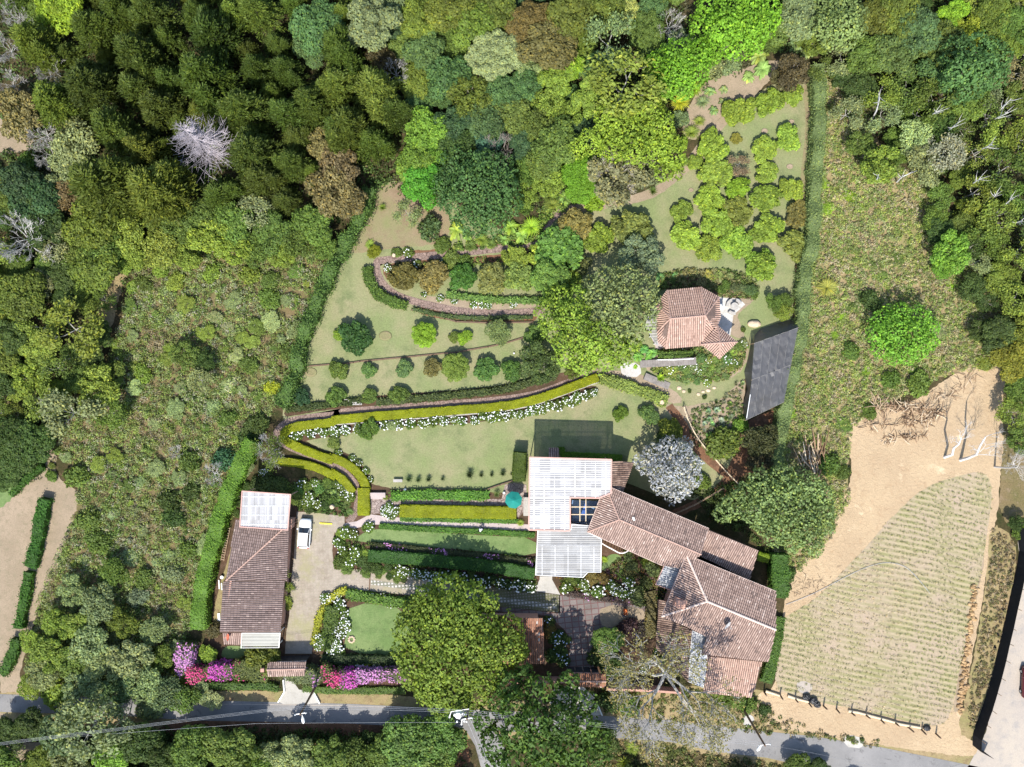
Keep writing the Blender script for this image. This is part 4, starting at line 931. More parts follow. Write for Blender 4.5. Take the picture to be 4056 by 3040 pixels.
mb.tube([W(L((565, 790))[0], 2.2), W(L((780, 800))[0], 2.2)], .03, 4); mb.build('railing', MT['dark_metal'], h1)
walls(h1, P3(L((180, 200), (900, 200), (880, 500), (540, 520), (540, 840), (180, 840)), 5.6), MT['wall_white'], d=.3, name='upper_wall')
walls(h1, P3(L((240, 950), (800, 980), (800, 1250), (240, 1250)), 4.0), MT['wall_white'], d=.3, name='entry_wall')
# curved terrace balustrade under the south eave
mb = MB(); bp = [W(p, 1.0) for p in smooth_line(L((895, 1030), (960, 1070), (1030, 1105), (1085, 1138), (1140, 1138), (1185, 1110)))]
mb.tube(bp, .09, 6)
for p in bp[::2]: mb.tube([(p.x, p.y, 0), p], .05, 5)
mb.build('balustrade', MT['white'], h1)
# --- second house
zr = 6.8
r1, r2 = M((1040, 700), (1982, 1090)); pN = plane_ridge(r1, r2, zr, M((1400, 400))[0], .28); pS = plane_ridge(r1, r2, zr, M((1000, 1100))[0], .27)
Ra, Rb = W(r1, zr), W(r2, zr); Pa = on_plane(pN, M((752, 58))[0]); Pb = on_plane(pS, M((414, 908))[0]); Pc = on_plane(pN, M((1982, 562))[0])
h2 = house('main_house', 'large pinkish hip roofed house with chimney beside the planted field', 'house', [Pa, Pb, Pc])
s_pts = [on_plane(pS, p) for p in M((760, 1045), (830, 1085), (1035, 1185), (955, 1425), (1880, 1528))]
pW = plane3(Pa, Ra, Pb)
rf = tiled_roof(h2, [([Pa, Pc, Rb, Ra], pN), ([Pb, Ra, Rb, s_pts[4], s_pts[3], s_pts[2], s_pts[1], s_pts[0]], pS), ([Pa, Ra, Pb], pW)], [(Pa, Ra), (Pb, Ra), (Ra, Rb)], 'house', 'ridge_pale', cr=.17)
walls(h2, [Pa, Pc, s_pts[4], s_pts[3], s_pts[2], Pb], MT['wall'], z1=3.4, d=1.0)
mb = MB()
for a, b in ((Pa, Pc), (Pa, Pb)): mb.tube([a + Vector((0, 0, .02)), b + Vector((0, 0, .02))], .05, 6)
mb.build('eaves_gutter', MT['ridge_pale'], h2)
pX = plane3(*[W(p, z) for p, z in zip(M((830, 1100), (805, 1420), (345, 1150)), (4.6, 4.6, 3.0))])
po = [on_plane(pX, p) for p in M((386, 672), (480, 705), (414, 910), (835, 1100), (805, 1420)) + NN((645, 700), (200, 235)) + M((340, 1260), (345, 1150))]
tiled_roof(h2, [(po, pX)], [], 'dark', name='lower_roof', label='mossy stained lower roof'); walls(h2, po, MT['wall'], z1=2.5, d=.7, name='lower_wall')
pX = plane3(*[W(p, z) for p, z in zip(M((830, 1100), (1035, 1185), (800, 1500)), (4.4, 4.4, 3.7))]); po = [on_plane(pX, p) for p in M((832, 1100), (1045, 1190), (960, 1425), (1035, 1440)) + NN((880, 560), (845, 770), (640, 690))]
canopy(h2, po, pX, 'sheet', 'metal', 'metal_roof', 'grey corrugated metal roof', axis=Vector((1, 0, 0)), w=.25, amp=.035, strip=1.0, strip_v=2.2, purlins=False, fw=.06, posts=False)
pX = plane3(*[W(p, z) for p, z in zip(NN((900, 340), (1640, 412), (1510, 910)), (4.0, 4.0, 2.7))]); po = [on_plane(pX, p) for p in NN((895, 345), (1650, 420), (1515, 912), (850, 845))]
tiled_roof(h2, [(po, pX)], [], 'kiosk', name='low_south_roof'); walls(h2, po, MT['wall'], d=.6, name='south_wall')
c_ = on_plane(pW, M((650, 700))[0]); mb = MB(); a_ = math.atan2((Pb - Pa).y, (Pb - Pa).x)
mb.box(c_ + Vector((0, 0, .3)), (1.0, 1.35, 1.6), a_); mb.box(c_ + Vector((0, 0, 1.15)), (1.2, 1.55, .1), a_)
ch = mb.build('chimney', MT['wall'], rf)
mb = MB(); mb.add([c_ + Vector((x, y, z)) for x, y, z in ((-.65, -.5, 1.4), (.65, -.5, 1.4), (.65, .5, 1.4), (-.65, .5, 1.4), (-.5, 0, 1.75), (.5, 0, 1.75))], [(0, 1, 5, 4), (2, 3, 4, 5), (1, 2, 5), (3, 0, 4), (0, 3, 2, 1)]); mb.box(c_ + Vector((0, 0, 1.3)), (.9, .7, .25)); mb.build('chimney_cap', MT['wall'], rf)
def dish(parent, c, r, colr, az, nm='satellite_dish'):
    mb = MB(); ax = Vector((math.cos(az) * .8, math.sin(az) * .8, .6)).normalized(); u = ax.orthogonal().normalized(); v = ax.cross(u); n = 18
    cc = c + Vector((0, 0, .75)); vs = [cc - ax * r * .22]; fs = []
    for k, (rr, dd) in enumerate(((.4, .19), (.75, .09), (1, 0))):
        vs += [cc - ax * r * dd + (u * math.cos(2 * math.pi * i / n) + v * math.sin(2 * math.pi * i / n)) * r * rr for i in range(n)]
    fs += [(0, 1 + i, 1 + (i + 1) % n) for i in range(n)]
    for k in range(2): fs += [(1 + k * n + i, 1 + (k + 1) * n + i, 1 + (k + 1) * n + (i + 1) % n, 1 + k * n + (i + 1) % n) for i in range(n)]
    mb.add(vs, fs); mb.tube([c, c + Vector((0, 0, .6)), cc - ax * r * .2], .04, 6); mb.tube([cc - ax * r * .2 - v * r * .7, cc + ax * r * .9], .025, 5); mb.blob(cc + ax * r * .95, (.07, .07, .07), 1, 6, 4)
    return mb.build(nm, colr, parent)
dish(rf, on_plane(pS, M((1300, 1010))[0]), .62, MT['metal'], R_(-40))
dish(g1, W(K((330, 990))[0], 2.9), .5, plain('red_dish', (.62, .16, .09), .5), R_(170))
# --- kiosk
ze, zr = 3.1, 4.9
ko = O((490, 245), (955, 200), (1205, 335), (1225, 600), (1130, 800), (985, 1000), (475, 1045), (365, 950), (355, 800), (345, 430)); kp = [W(p, ze) for p in ko]; Kl, Kr = W(O((538, 632))[0], zr), W(O((1013, 590))[0], zr)
kk = house('kiosk', 'round tiled kiosk roof beside the white terrace', 'kiosk', kp)
fc = [([kp[0], kp[1], Kr, Kl], 3), ([kp[1], kp[2], Kr], 0), ([kp[2], kp[3], kp[4], Kr], 0), ([kp[4], kp[5], Kr], 0), ([kp[5], kp[6], Kl, Kr], 0), ([kp[6], kp[7], kp[8], Kl], 0), ([kp[8], kp[9], Kl], 0), ([kp[9], kp[0], Kl], 0)]
tiled_roof(kk, [(f, plane3(f[0], f[1], f[-1])) if len(f) < 4 else (f, plane3(f[0], f[1], (f[2] + f[3]) / 2)) for f, _ in fc], [(kp[0], Kl), (kp[1], Kr), (kp[2], Kr), (kp[4], Kr), (kp[5], Kr), (kp[6], Kl), (kp[8], Kl), (kp[9], Kl), (Kl, Kr)], 'kiosk')
for p in inset(kp, .7):
    mb = MB(); mb.tube([(p.x, p.y, 0), (p.x, p.y, ze)], .13, 8); mb.build('post', MT['wall'], kk)
ta = W(O((1215, 962))[0], 4.6); tp = [W(p, 3.5) for p in O((1185, 730), (1452, 952), (1212, 1180), (955, 985))]
tr_ = tiled_roof(kk, [([tp[i], tp[(i + 1) % 4], ta], plane3(tp[i], tp[(i + 1) % 4], ta)) for i in range(4)], [(q, ta) for q in tp], 'kiosk', name='turret_roof')
for p in inset(tp, .6):
    mb = MB(); mb.tube([(p.x, p.y, 0), (p.x, p.y, 3.4)], .13, 8); mb.build('post', MT['wall'], kk)
s9 = plane3(*[W(p, z) for p, z in zip(O((345, 560), (355, 900), (190, 740)), (2.7, 2.7, 2.5))]); po = [on_plane(s9, p) for p in O((345, 450), (360, 1000), (290, 900), (190, 740), (240, 590), (330, 400))]
canopy(kk, po, s9, 'canopy3', 'metal', 'side_awning', w=.4, amp=.02, strip=.8, strip_v=3, purlins=False, fw=.05)
# round stone seat, oven, boulder
st = W(O((1398, 470))[0], 0); e = tag(empty('stone_seat_circle', st), 'round grey stone table and curved benches on the white terrace', 'seating')
mb = MB(); mb.lathe((st.x, st.y, .04), [(.25, 0), (.25, .6), (.55, .62), (.55, .72)], 20); mb.build('table', MT['stone'], e)
for k, (a0, a1) in enumerate(((0.35, 1.3), (1.9, 3.1), (3.9, 4.9))):
    mb = MB(); n = 8; vs = []
    for i in range(n + 1):
        t = a0 + (a1 - a0) * i / n
        for rr, z in ((.78, .04), (1.2, .04), (1.2, .5), (.78, .5)): vs.append((st.x + rr * math.cos(t), st.y + rr * math.sin(t), z))
    mb.add(vs, [(4 * i + j, 4 * i + (j + 1) % 4, 4 * i + 4 + (j + 1) % 4, 4 * i + 4 + j) for i in range(n) for j in range(4)] + [(3, 2, 1, 0), (4 * n, 4 * n + 1, 4 * n + 2, 4 * n + 3)]); mb.build('bench', MT['stone'], e)
st = W(O((1192, 478))[0], 0); mb = MB(); mb.lathe((st.x, st.y, .04), [(.5, 0), (.5, .8), (.48, 1.05), (.3, 1.35), (0.06, 1.45)], 16); mb.tube([(st.x + .3, st.y, 1.1), (st.x + .3, st.y, 2.1)], .12, 8)
tag(top_mesh('clay_oven', mb, MT['white']), 'small white domed oven beside the kiosk roof', 'oven')
st = W(O((1680, 705))[0], 0); mb = MB(); mb.blob((st.x, st.y, .15), (1.0, .55, .5), 3, 12, 7, .1); tag(top_mesh('boulder', mb, MT['boulder'], smooth=True), 'big pale boulder on the lawn right of the kiosk', 'boulder')
MT['darkstep'] = plain('dark_concrete_steps', (.2, .18, .165), .9, var=.3, scale=2)
# steps
def steps(name, label, p0, p1, wid, n, z0, z1, mat):
    a, b = W(p0), W(p1); d = b - a; an = math.atan2(d.y, d.x); mb = MB()
    for i in range(n):
        c = a.lerp(b, (i + .5) / n); h = z0 + (z1 - z0) * (i + 1) / n; mb.box((c.x, c.y, h / 2 + .02), (d.length / n, wid, max(.05, h)), an, rnd=i / n)
    return top_mesh(name, mb, mat, label, 'steps')
steps('concrete_steps', 'concrete stairs climbing along the lower side of the kiosk', E((1950, 700))[0], O((860, 1215))[0], 1.05, 22, .1, 1.4, MT['darkstep'])
steps('concrete_steps', 'curved dark steps going down from the white landing', O((180, 1420))[0], O((520, 1560))[0], 1.0, 12, .5, .1, MT['darkstep'])
steps('garden_steps', 'short flagstone steps at the left end of the flagstone walk', Rr((305, 440))[0], Rr((305, 398))[0], 2.6, 4, .08, .5, MT['pink_conc'])
steps('entry_steps', 'two grey steps leading up under the lower canopy', L((282, 1430))[0], L((282, 1385))[0], 1.8, 3, .08, .4, MT['concrete'])
steps('side_steps', 'narrow dark steps beside the left wall of the white canopy', Rr((1248, 545))[0], Rr((1248, 425))[0], 1.0, 10, .1, .8, MT['stone'])
mb = MB(); rl = [W(p, 1.9) for p in O((365, 1195), (600, 1195), (855, 1180))]; mb.tube(rl, .06, 6)
for p in rl: mb.tube([(p.x, p.y, 0), p], .05, 6)
tag(top_mesh('handrail', mb, MT['white']), 'white handrail along the kiosk stairs', 'handrail')
# ------------------------------------------------------------------ walls, terraces, fences
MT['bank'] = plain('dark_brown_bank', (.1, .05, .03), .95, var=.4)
def wall_line(name, label, pts, h, th, mat, cat='wall'):
    mb = MB(); w_ = [W(p) for p in pts]
    for a, b in zip(w_, w_[1:]):
        d = b - a; mb.box(((a.x + b.x) / 2, (a.y + b.y) / 2, h / 2), (d.length + th * .5, th, h), math.atan2(d.y, d.x)); 
    return top_mesh(name, mb, mat, label, cat)
wall_line('boundary_wall', 'pinkish wall below the centre carport and right gate', H((1130, 1100), (1310, 1095), (1490, 1095)), 2.0, .25, MT['wall'])
wall_line('boundary_wall', 'pinkish wall behind the bare tree right of the right gate', Q((1100, 1445), (1500, 1455), (1800, 1470)) + NN((500, 780),), 1.9, .3, MT['wall'])
wall_line('retaining_wall', 'low grey stone edge crossing the upper lawn', D((1895, 716), (2211, 690)) + E((200, 683), (500, 655), (800, 625), (1000, 592), (1100, 572), (1235, 530)), .2, .2, MT['dark_wood'])
wall_line('retaining_wall', 'low pale wall along the lower side of the long yellow hedge', E((1690, 812), (1500, 882), (1300, 955), (1100, 995), (800, 1020), (500, 1045), (200, 1068), (0, 1082)), .3, .16, MT['stone'])
wall_line('drive_kerb', 'thin kerb across the driveway beside the white flowers', H((262, 430), (258, 552)), .1, .18, MT['dark_wood'], 'kerb')
wall_line('garden_edging', 'pale edging on the right side of the apron beside the left pole', S((520, 568), (596, 712)), .35, .16, MT['white'], 'edging')
wall_line('garden_edging', 'pale edging on the left side of the left apron', S((140, 420), (152, 568), (75, 695)), .35, .16, MT['white'], 'edging')
wall_line('garden_edging', 'pale edging right of the right entrance apron', H((1655, 1190), (1712, 1328)), .35, .16, MT['white'], 'edging')
wall_line('bed_edging', 'brown edging below the left end of the brick path', E((520, 360), (640, 385), (800, 435), (1000, 442), (1280, 438)), .25, .2, MT['dark_wood'], 'edging')
wall_line('lawn_edging', 'dark edging along the lower rim of the main lawn', Rr((450, 385), (640, 378), (835, 385), (980, 385), (1080, 350), (1160, 325)), .3, .18, MT['dark_wood'], 'edging')
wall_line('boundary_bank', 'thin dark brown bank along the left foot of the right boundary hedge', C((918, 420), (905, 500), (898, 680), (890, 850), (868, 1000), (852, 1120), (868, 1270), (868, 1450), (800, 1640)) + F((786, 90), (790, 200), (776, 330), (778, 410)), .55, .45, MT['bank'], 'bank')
def rail_fence(name, label, pts, h, n, mat, cat='fence', rails=(.5, .95), pr=.06):
    w_ = [W(p) for p in pts]; c = sum(w_, Vector()) / len(w_); e = tag(empty(name, c), label, cat)
    L_ = [0]
    for a, b in zip(w_, w_[1:]): L_.append(L_[-1] + (b - a).length)
    def at(s):
        for i in range(len(w_) - 1):
            if s <= L_[i + 1] + 1e-6: return w_[i].lerp(w_[i + 1], (s - L_[i]) / (L_[i + 1] - L_[i]))
        return w_[-1]
    for i in range(n + 1):
        p = at(L_[-1] * i / n); mb = MB(); mb.tube([p, p + Vector((rng.uniform(-.03, .03), rng.uniform(-.03, .03), h))], pr, 6); mb.build('post', mat, e)
    for r in rails:
        mb = MB(); mb.tube([p + Vector((0, 0, h * r)) for p in w_], pr * .7, 5); mb.build('rail', mat, e)
    return e
rail_fence('rail_fence', 'pale rail fence stepping down right of the main lawn', Y((265, 540), (300, 650), (350, 760), (410, 860), (480, 950)) + F((330, 1360), (410, 1440)), 1.1, 12, MT['pale_wood'])
rail_fence('rail_fence', 'grey rail fence behind the long roof under the silver tree', L((1640, 720), (1900, 600), (2211, 420)), 1.1, 7, MT['wood'])
# black fence by the pale road
bl = I((2160, 150), (2180, 300), (2165, 400), (2140, 520), (2112, 640), (2085, 765), (2062, 860), (2040, 960), (2012, 1070), (1985, 1165), (1955, 1265), (1920, 1360), (1890, 1450), (1888, 1520))
w_ = [W(p) for p in bl]; e = tag(empty('black_fence', sum(w_, Vector()) / len(w_)), 'tall black mesh fence on poles along the pale road', 'fence')
mb = MB(); n = len(w_)
vs = []
for p in w_: vs += [p + Vector((0, 0, .02)), p + Vector((.03, 0, .02)), p + Vector((.05, 0, 2.2)), p + Vector((0.02, 0, 2.2))]
mb.add(vs, [(4 * i + j, 4 * i + (j + 1) % 4, 4 * i + 4 + (j + 1) % 4, 4 * i + 4 + j) for i in range(n - 1) for j in range(4)])
mb.build('mesh_panel', MT['netdark'], e)
a, b = W(I((1888, 1520))[0]), W(I((1960, 1560))[0]); mb = MB(); mb.add([a, b, b + Vector((.3, -.2, 1.9)), a + Vector((0, 0, 2.2)), a + Vector((0, .04, 0)), b + Vector((0, .04, 0)), b + Vector((.3, -.16, 1.9)), a + Vector((0, .04, 2.2))], [(0, 1, 2, 3), (7, 6, 5, 4), (0, 4, 5, 1), (2, 6, 7, 3)]); mb.build('end_panel', MT['netdark'], e)
for p in w_[1:-1]:
    p = p + Vector((.12, 0, 0)); mb = MB(); mb.tube([p, p + Vector((rng.uniform(-.1, .1), rng.uniform(-.15, .1), 2.9 + rng.uniform(-.1, .2)))], .05, 6); mb.build('post', MT['wood'], e)
# log fence under the field
for (i, (px, py)) in enumerate(((105, 95), (205, 115), (300, 140), (385, 165), (478, 185), (560, 205), (650, 225), (740, 240), (835, 268), (925, 288), (1010, 318), (1095, 335), (1185, 360))):
    p = W(WW((px, py))[0]); mb = MB(); mb.tube([p, p + Vector((rng.uniform(-.12, .12), rng.uniform(-.12, .12), 1.5))], [.13, .11], 7)
    o_ = ['leftmost', 'second', 'third', 'fourth', 'fifth', 'sixth', 'seventh', 'eighth', 'ninth', 'tenth', 'eleventh', 'twelfth', 'rightmost'][i]
    tag(top_mesh('fence_post', mb, MT['dark_wood']), f'{o_} dark wooden post from the left below the planted field', 'post', 'dark posts below the planted field')
for (i, (q, lb)) in enumerate(((((112, 88), (150, 100), (200, 116)), 'short pale log at the left end of the post row'), (((250, 118), (310, 138), (385, 156)), 'thick pale log beside the black bags'), (((630, 213), (690, 222), (745, 236)), 'pale log between the seventh and eighth posts'), (((745, 238), (840, 262), (935, 288)), 'long pale log in the right half of the post row'), (((935, 292), (1010, 305), (1085, 318)), 'pale crooked log near the right end of the post row'))):
    mb = MB(); mb.tube([W(p) + Vector((0, 0, .22 + .03 * k)) for k, p in enumerate(WW(*q))], [.2, .17, .15], 8); tag(top_mesh('fallen_log', mb, MT['pale_wood']), lb, 'log', 'pale logs along the post row')
bagm = NT('black_plastic'); bagm = bagm.done(bagm.bsdf((.02, .02, .022), .3, .6, bump=bagm.noise(6, 4, .8), bstr=1, bdist=.1))
for i, (px, py, r, lb) in enumerate(((370, 125, .5, 'leftmost of the black rubbish bags by the post row'), (408, 148, .55, 'middle black rubbish bag by the post row'), (438, 178, .42, 'lower right of the three black rubbish bags'), (1125, 322, .45, 'lone black rubbish bag at the right end of the post row'))):
    p = W(WW((px, py))[0]); mb = MB(); mb.blob((p.x, p.y, r * .5), (r * 1.2, r * .9, r * .7), i + 20, 14, 9, .16); mb.blob((p.x + r * .3, p.y + r * .1, r * 1.15), (r * .2, r * .2, r * .3), i, 8, 5, .2); tag(top_mesh('rubbish_bag', mb, bagm), lb, 'rubbish bag', 'black rubbish bags')
# ------------------------------------------------------------------ street poles and wires
def pole(base, top, label, h=10.5, arm=None, lampxy=None):
    b = W(base); t = W(top, h); e = tag(empty('street_pole', b), label, 'pole')
    mb = MB(); mb.tube([b, b.lerp(t, .5), t], [.17, .15, .12], 10); mb.build('pole', MT['dark_wood'], e)
    if lampxy:
        q = W(lampxy, h - .9); s_ = b.lerp(t, (h - 1.2) / h); mb = MB(); mb.tube([s_, s_.lerp(q, .5) + Vector((0, 0, .25)), q], .045, 6); ar = mb.build('lamp_arm', MT['metal'], e)
        mb = MB(); d = (q - s_); d.z = 0; d.normalize(); mb.tube([q - d * .3, q, q + d * .35, q + d * .6], [.1, .2, .22, .08], 10); mb.build('lamp_head', MT['white'], e)
    mb = MB(); c = b.lerp(t, .97); mb.box(c, (1.6, .1, .12), .15); mb.build('crossarm', MT['metal'], e)
    for s_ in (-.7, 0, .7):
        mb = MB(); mb.lathe((c.x + s_ * math.cos(.15), c.y + s_ * math.sin(.15), c.z + .06), [(.05, 0), (.09, .06), (.05, .12), (.08, .18), (.03, .24)], 8); mb.build('insulator', MT['white'], e)
    return e, t
p1, t1 = pole(S((575, 440))[0], S((345, 862))[0], 'dark street pole with white lamp beside the left entrance apron', lampxy=S((380, 915))[0])
p2, t2 = pole(NN((1392, 1062))[0], NN((1695, 1572))[0], 'dark street pole with white lamp at the right stretch of the road', lampxy=NN((1620, 1590))[0])
t3p = T((632, 480))[0]; b3 = W(t3p, 10.5); b3p = (CX + b3.x / PX, CY - b3.y / PX)
p3, t3 = pole(b3p, t3p, 'street pole carrying white transformers between the two big trees', lampxy=None)
for i, (px, py, r, h) in enumerate(((525, 415, .42, 1.0), (480, 420, .2, .6), (580, 408, .2, .6), (535, 455, .2, .6))):
    q = W(T((px, py))[0], 9.0); mb = MB(); mb.lathe((q.x, q.y, 8.4), [(r, 0), (r * 1.02, .05), (r, h), (r * .9, h + .08), (r * .3, h + .12)], 16); mb.tube([(q.x, q.y, 8.9), (t3.x, t3.y, 8.9)], .05, 5); mb.build('transformer', MT['white'] if i == 0 else MT['metal'], p3)
for a, b in (((430, 380), (660, 345)), ((565, 485), (640, 470)), ((415, 440), (435, 380)), ((565, 540), (570, 485))):
    mb = MB(); mb.tube([W(T(a)[0], 9.7), W(T(b)[0], 9.7)], .06, 6); mb.build('bracket', MT['metal'], p3)
for a in ((415, 445), (600, 498), (628, 502), (508, 506), (565, 535)):
    q = W(T(a)[0], 9.6); mb = MB(); mb.lathe((q.x, q.y, 9.4), [(.09, 0), (.12, .1), (.08, .3), (.1, .36)], 10); mb.build('insulator', MT['white'], p3)
wm = plain('pale_cable', (.42, .42, .42), .5); wd = plain('dark_cable', (.25, .25, .26), .5)
def wire(label, pts, zs, n, gap, mat=wm, r=.013, sag=.5):
    w0 = [W(p, z) for p, z in zip(pts, zs)]; e = tag(empty('power_line', W(pts[0])), label, 'power line')
    for k in range(n):
        mb = MB(); line = []
        for a, b in zip(w0, w0[1:]):
            d = (b - a); nr = Vector((-d.y, d.x, 0)).normalized() * gap * (k - (n - 1) / 2)
            for i in range(9): t = i / 8; line.append(a.lerp(b, t) + nr + Vector((0, 0, -sag * 4 * t * (1 - t))))
        mb.tube(line, r, 4); mb.build('cable', mat, e)
wire('bundle of three pale cables crossing the lower left woods', G((-900, 1650), (0, 1512), (740, 1420), (1650, 1305), (1880, 1285)), (9.5, 9.5, 9.5, 9.6, 9.9), 3, .16, sag=.1)
wire('three pale cables above the asphalt left of the transformer pole', G((1880, 1285),) + T((640, 385),), (9.9, 10.0), 3, .22)
wire('three pale cables over the road right of the transformer pole', [T((640, 385))[0], NN((1695, 1560))[0]], (10.0, 10.0), 3, .25)
wire('single thin cable low above the asphalt', [G((300, 1480))[0], G((1600, 1385))[0], T((730, 515))[0]], (7.5, 7.5, 7.8), 1, 0, sag=.1)
wire('upper cable following the side lane to the bottom edge', [T((640, 405))[0], T((905, 1050))[0]], (9.8, 9.6), 1, 0, r=.022)
wire('lower cable following the side lane to the bottom edge', [T((640, 510))[0], T((850, 1050))[0]], (9.6, 9.4), 1, 0, r=.022)
wire('dark cable running from the right pole to the lower right corner', [NN((1695, 1560))[0], WW((500, 500))[0], WW((1700, 760))[0]], (9.8, 9.6, 9.5), 1, 0, wd, sag=.2)
# ------------------------------------------------------------------ cars
def car(name, label, pos, rz, paint, Lc=4.3, Wc=1.8, Hc=1.62):
    e = tag(empty(name, pos, rz), label, 'car'); c, s = math.cos(rz), math.sin(rz)
    def T_(x, y, z): return (pos[0] + x * c - y * s, pos[1] + x * s + y * c, pos[2] + z)
    hw = Wc / 2; f = Lc / 2
    # stations along y (front = +y): y, half width, bottom, shoulder, deck height
    st = [(f, .62, .35, .55, .62), (f - .12, .8, .22, .66, .74), (f - .5, .88, .2, .78, .88), (f - 1.15, .9, .2, .86, .98), (f - 1.9, .9, .2, .9, 1.0), (0, .9, .2, .92, 1.0), (-f + .9, .9, .2, .94, 1.02), (-f + .25, .87, .22, .92, 1.02), (-f + .06, .8, .3, .85, .95), (-f, .66, .4, .6, .8)]
    mb = MB(); vs = []
    for y, w, zb, zs, zt in st:
        w = w * Wc / 1.8; vs += [T_(-w * .9, y, zb), T_(-w, y, (zb + zs) / 2), T_(-w * .98, y, zs), T_(-w * .82, y, zt), T_(0, y, zt + .03), T_(w * .82, y, zt), T_(w * .98, y, zs), T_(w, y, (zb + zs) / 2), T_(w * .9, y, zb)]
    fs = [(9 * i + j, 9 * i + j + 1, 9 * i + 10 + j, 9 * i + 9 + j) for i in range(len(st) - 1) for j in range(8)]
    fs += [tuple(range(8, -1, -1)), tuple(9 * (len(st) - 1) + j for j in range(9))] + [(9 * i, 9 * i + 9, 9 * i + 17, 9 * i + 8) for i in range(len(st) - 1)]
    mb.add(vs, fs); mb.build('body', paint, e, smooth=True)
    # greenhouse: dark glass band, then painted roof panel
    b0, b1, t0, t1 = f - 1.2, -f + .2, f - 1.95, -f + .55; wb, wt = .8 * Wc / 1.8, .66 * Wc / 1.8
    gl = NT('car_glass'); gl = gl.done(gl.bsdf((.02, .025, .03), .08, .8))
    mb = MB(); mb.add([T_(-wb, b0, .98), T_(wb, b0, .98), T_(wb, b1, .98), T_(-wb, b1, .98), T_(-wt, t0, Hc - .05), T_(wt, t0, Hc - .05), T_(wt, t1, Hc - .05), T_(-wt, t1, Hc - .05)], [(0, 1, 5, 4), (1, 2, 6, 5), (2, 3, 7, 6), (3, 0, 4, 7), (4, 5, 6, 7)]); mb.build('windows', gl, e)
    mb = MB(); g_ = 6; vs = []
    for i in range(g_ + 1):
        y = t0 + .06 - (t0 - t1 + .1) * i / g_; cv_ = .05 * math.sin(math.pi * i / g_)
        for x in (-wt - .02, -wt * .6, 0, wt * .6, wt + .02): vs.append(T_(x, y, Hc - .03 + cv_ + .03 * (1 - (x / wt) ** 2)))
    mb.add(vs, [(5 * i + j, 5 * i + 5 + j, 5 * i + 6 + j, 5 * i + j + 1) for i in range(g_) for j in range(4)]); mb.build('roof', paint, e, smooth=True)
    for sx in (-1, 1):
        mb = MB(); mb.tube([T_(sx * wt, t0, Hc - .05), T_(sx * wb, b0 + .02, 1.0)], .04, 5); mb.tube([T_(sx * wt, t1, Hc - .05), T_(sx * wb, b1, 1.0)], .05, 5); mb.tube([T_(sx * (wt + .01), 0, Hc - .06), T_(sx * wb, .05, 1.0)], .035, 5); mb.build('pillar', paint, e)
        mb = MB(); mb.blob(T_(sx * (hw + .1), b0 - .25, 1.02), (.12, .1, .08), 2, 8, 5, 0); mb.build('wing_mirror', paint, e)
        mb = MB(); mb.blob(T_(sx * .62 * Wc / 1.8, f - .14, .66), (.16, .1, .09), 2, 8, 5, 0); mb.build('headlight', MT['metal'], e)
        mb = MB(); mb.box(T_(sx * .7 * Wc / 1.8, -f + .1, .92), (.2, .12, .22), rz); mb.build('tail_light', plain('red_lamp', (.4, .02, .02), .3), e)
        for y in (f - .85, -f + .8):
            mb = MB(); n = 16; x0 = sx * (hw - .2); x1 = sx * (hw + .015); vs = []
            for x in (x0, x1):
                for k in range(n): a = 2 * math.pi * k / n; vs.append(T_(x, y + .33 * math.cos(a), .33 + .33 * math.sin(a)))
            mb.add(vs, [(k, (k + 1) % n, n + (k + 1) % n, n + k) for k in range(n)] + [tuple(range(n)), tuple(range(n, 2 * n))]); wh = mb.build('wheel', MT['netdark'], e)
            mb = MB(); mb.add([T_(x1 + sx * .006, y + .19 * math.cos(2 * math.pi * k / n), .33 + .19 * math.sin(2 * math.pi * k / n)) for k in range(n)], [tuple(range(n))]); mb.build('rim', MT['metal'], wh)
    mb = MB(); mb.box(T_(0, f - .02, .42), (1.1, .1, .22), rz); mb.build('grille', MT['netdark'], e)
    return e
cp = NT('white_car_paint'); cp = cp.done(cp.bsdf((.8, .8, .79), .25, .5))
q = W(J((1420, 792))[0], .9); car('parked_car', 'white compact SUV parked nose up on the paved drive', (q.x, q.y, .05), R_(-4), cp, 4.25, 1.78)
rp = NT('maroon_car_paint'); rp = rp.done(rp.bsdf((.09, .012, .015), .25, .6))
q = W((4078, 2705), .9); car('parked_car', 'dark maroon car cut off by the right edge of the photo', (q.x, q.y, .04), R_(-2), rp, 4.5, 1.85)
mb = MB(); a, b = W(J((1645, 636))[0]), W(J((1828, 648))[0]); d = b - a; mb.box(((a.x + b.x) / 2, (a.y + b.y) / 2, .1), (d.length, .2, .12), math.atan2(d.y, d.x))
tag(top_mesh('parking_stop', mb, [plain('yellow_paint', (.75, .6, .05), .6)]), 'yellow and white wheel stop on the grassy drive beside the car', 'wheel stop')
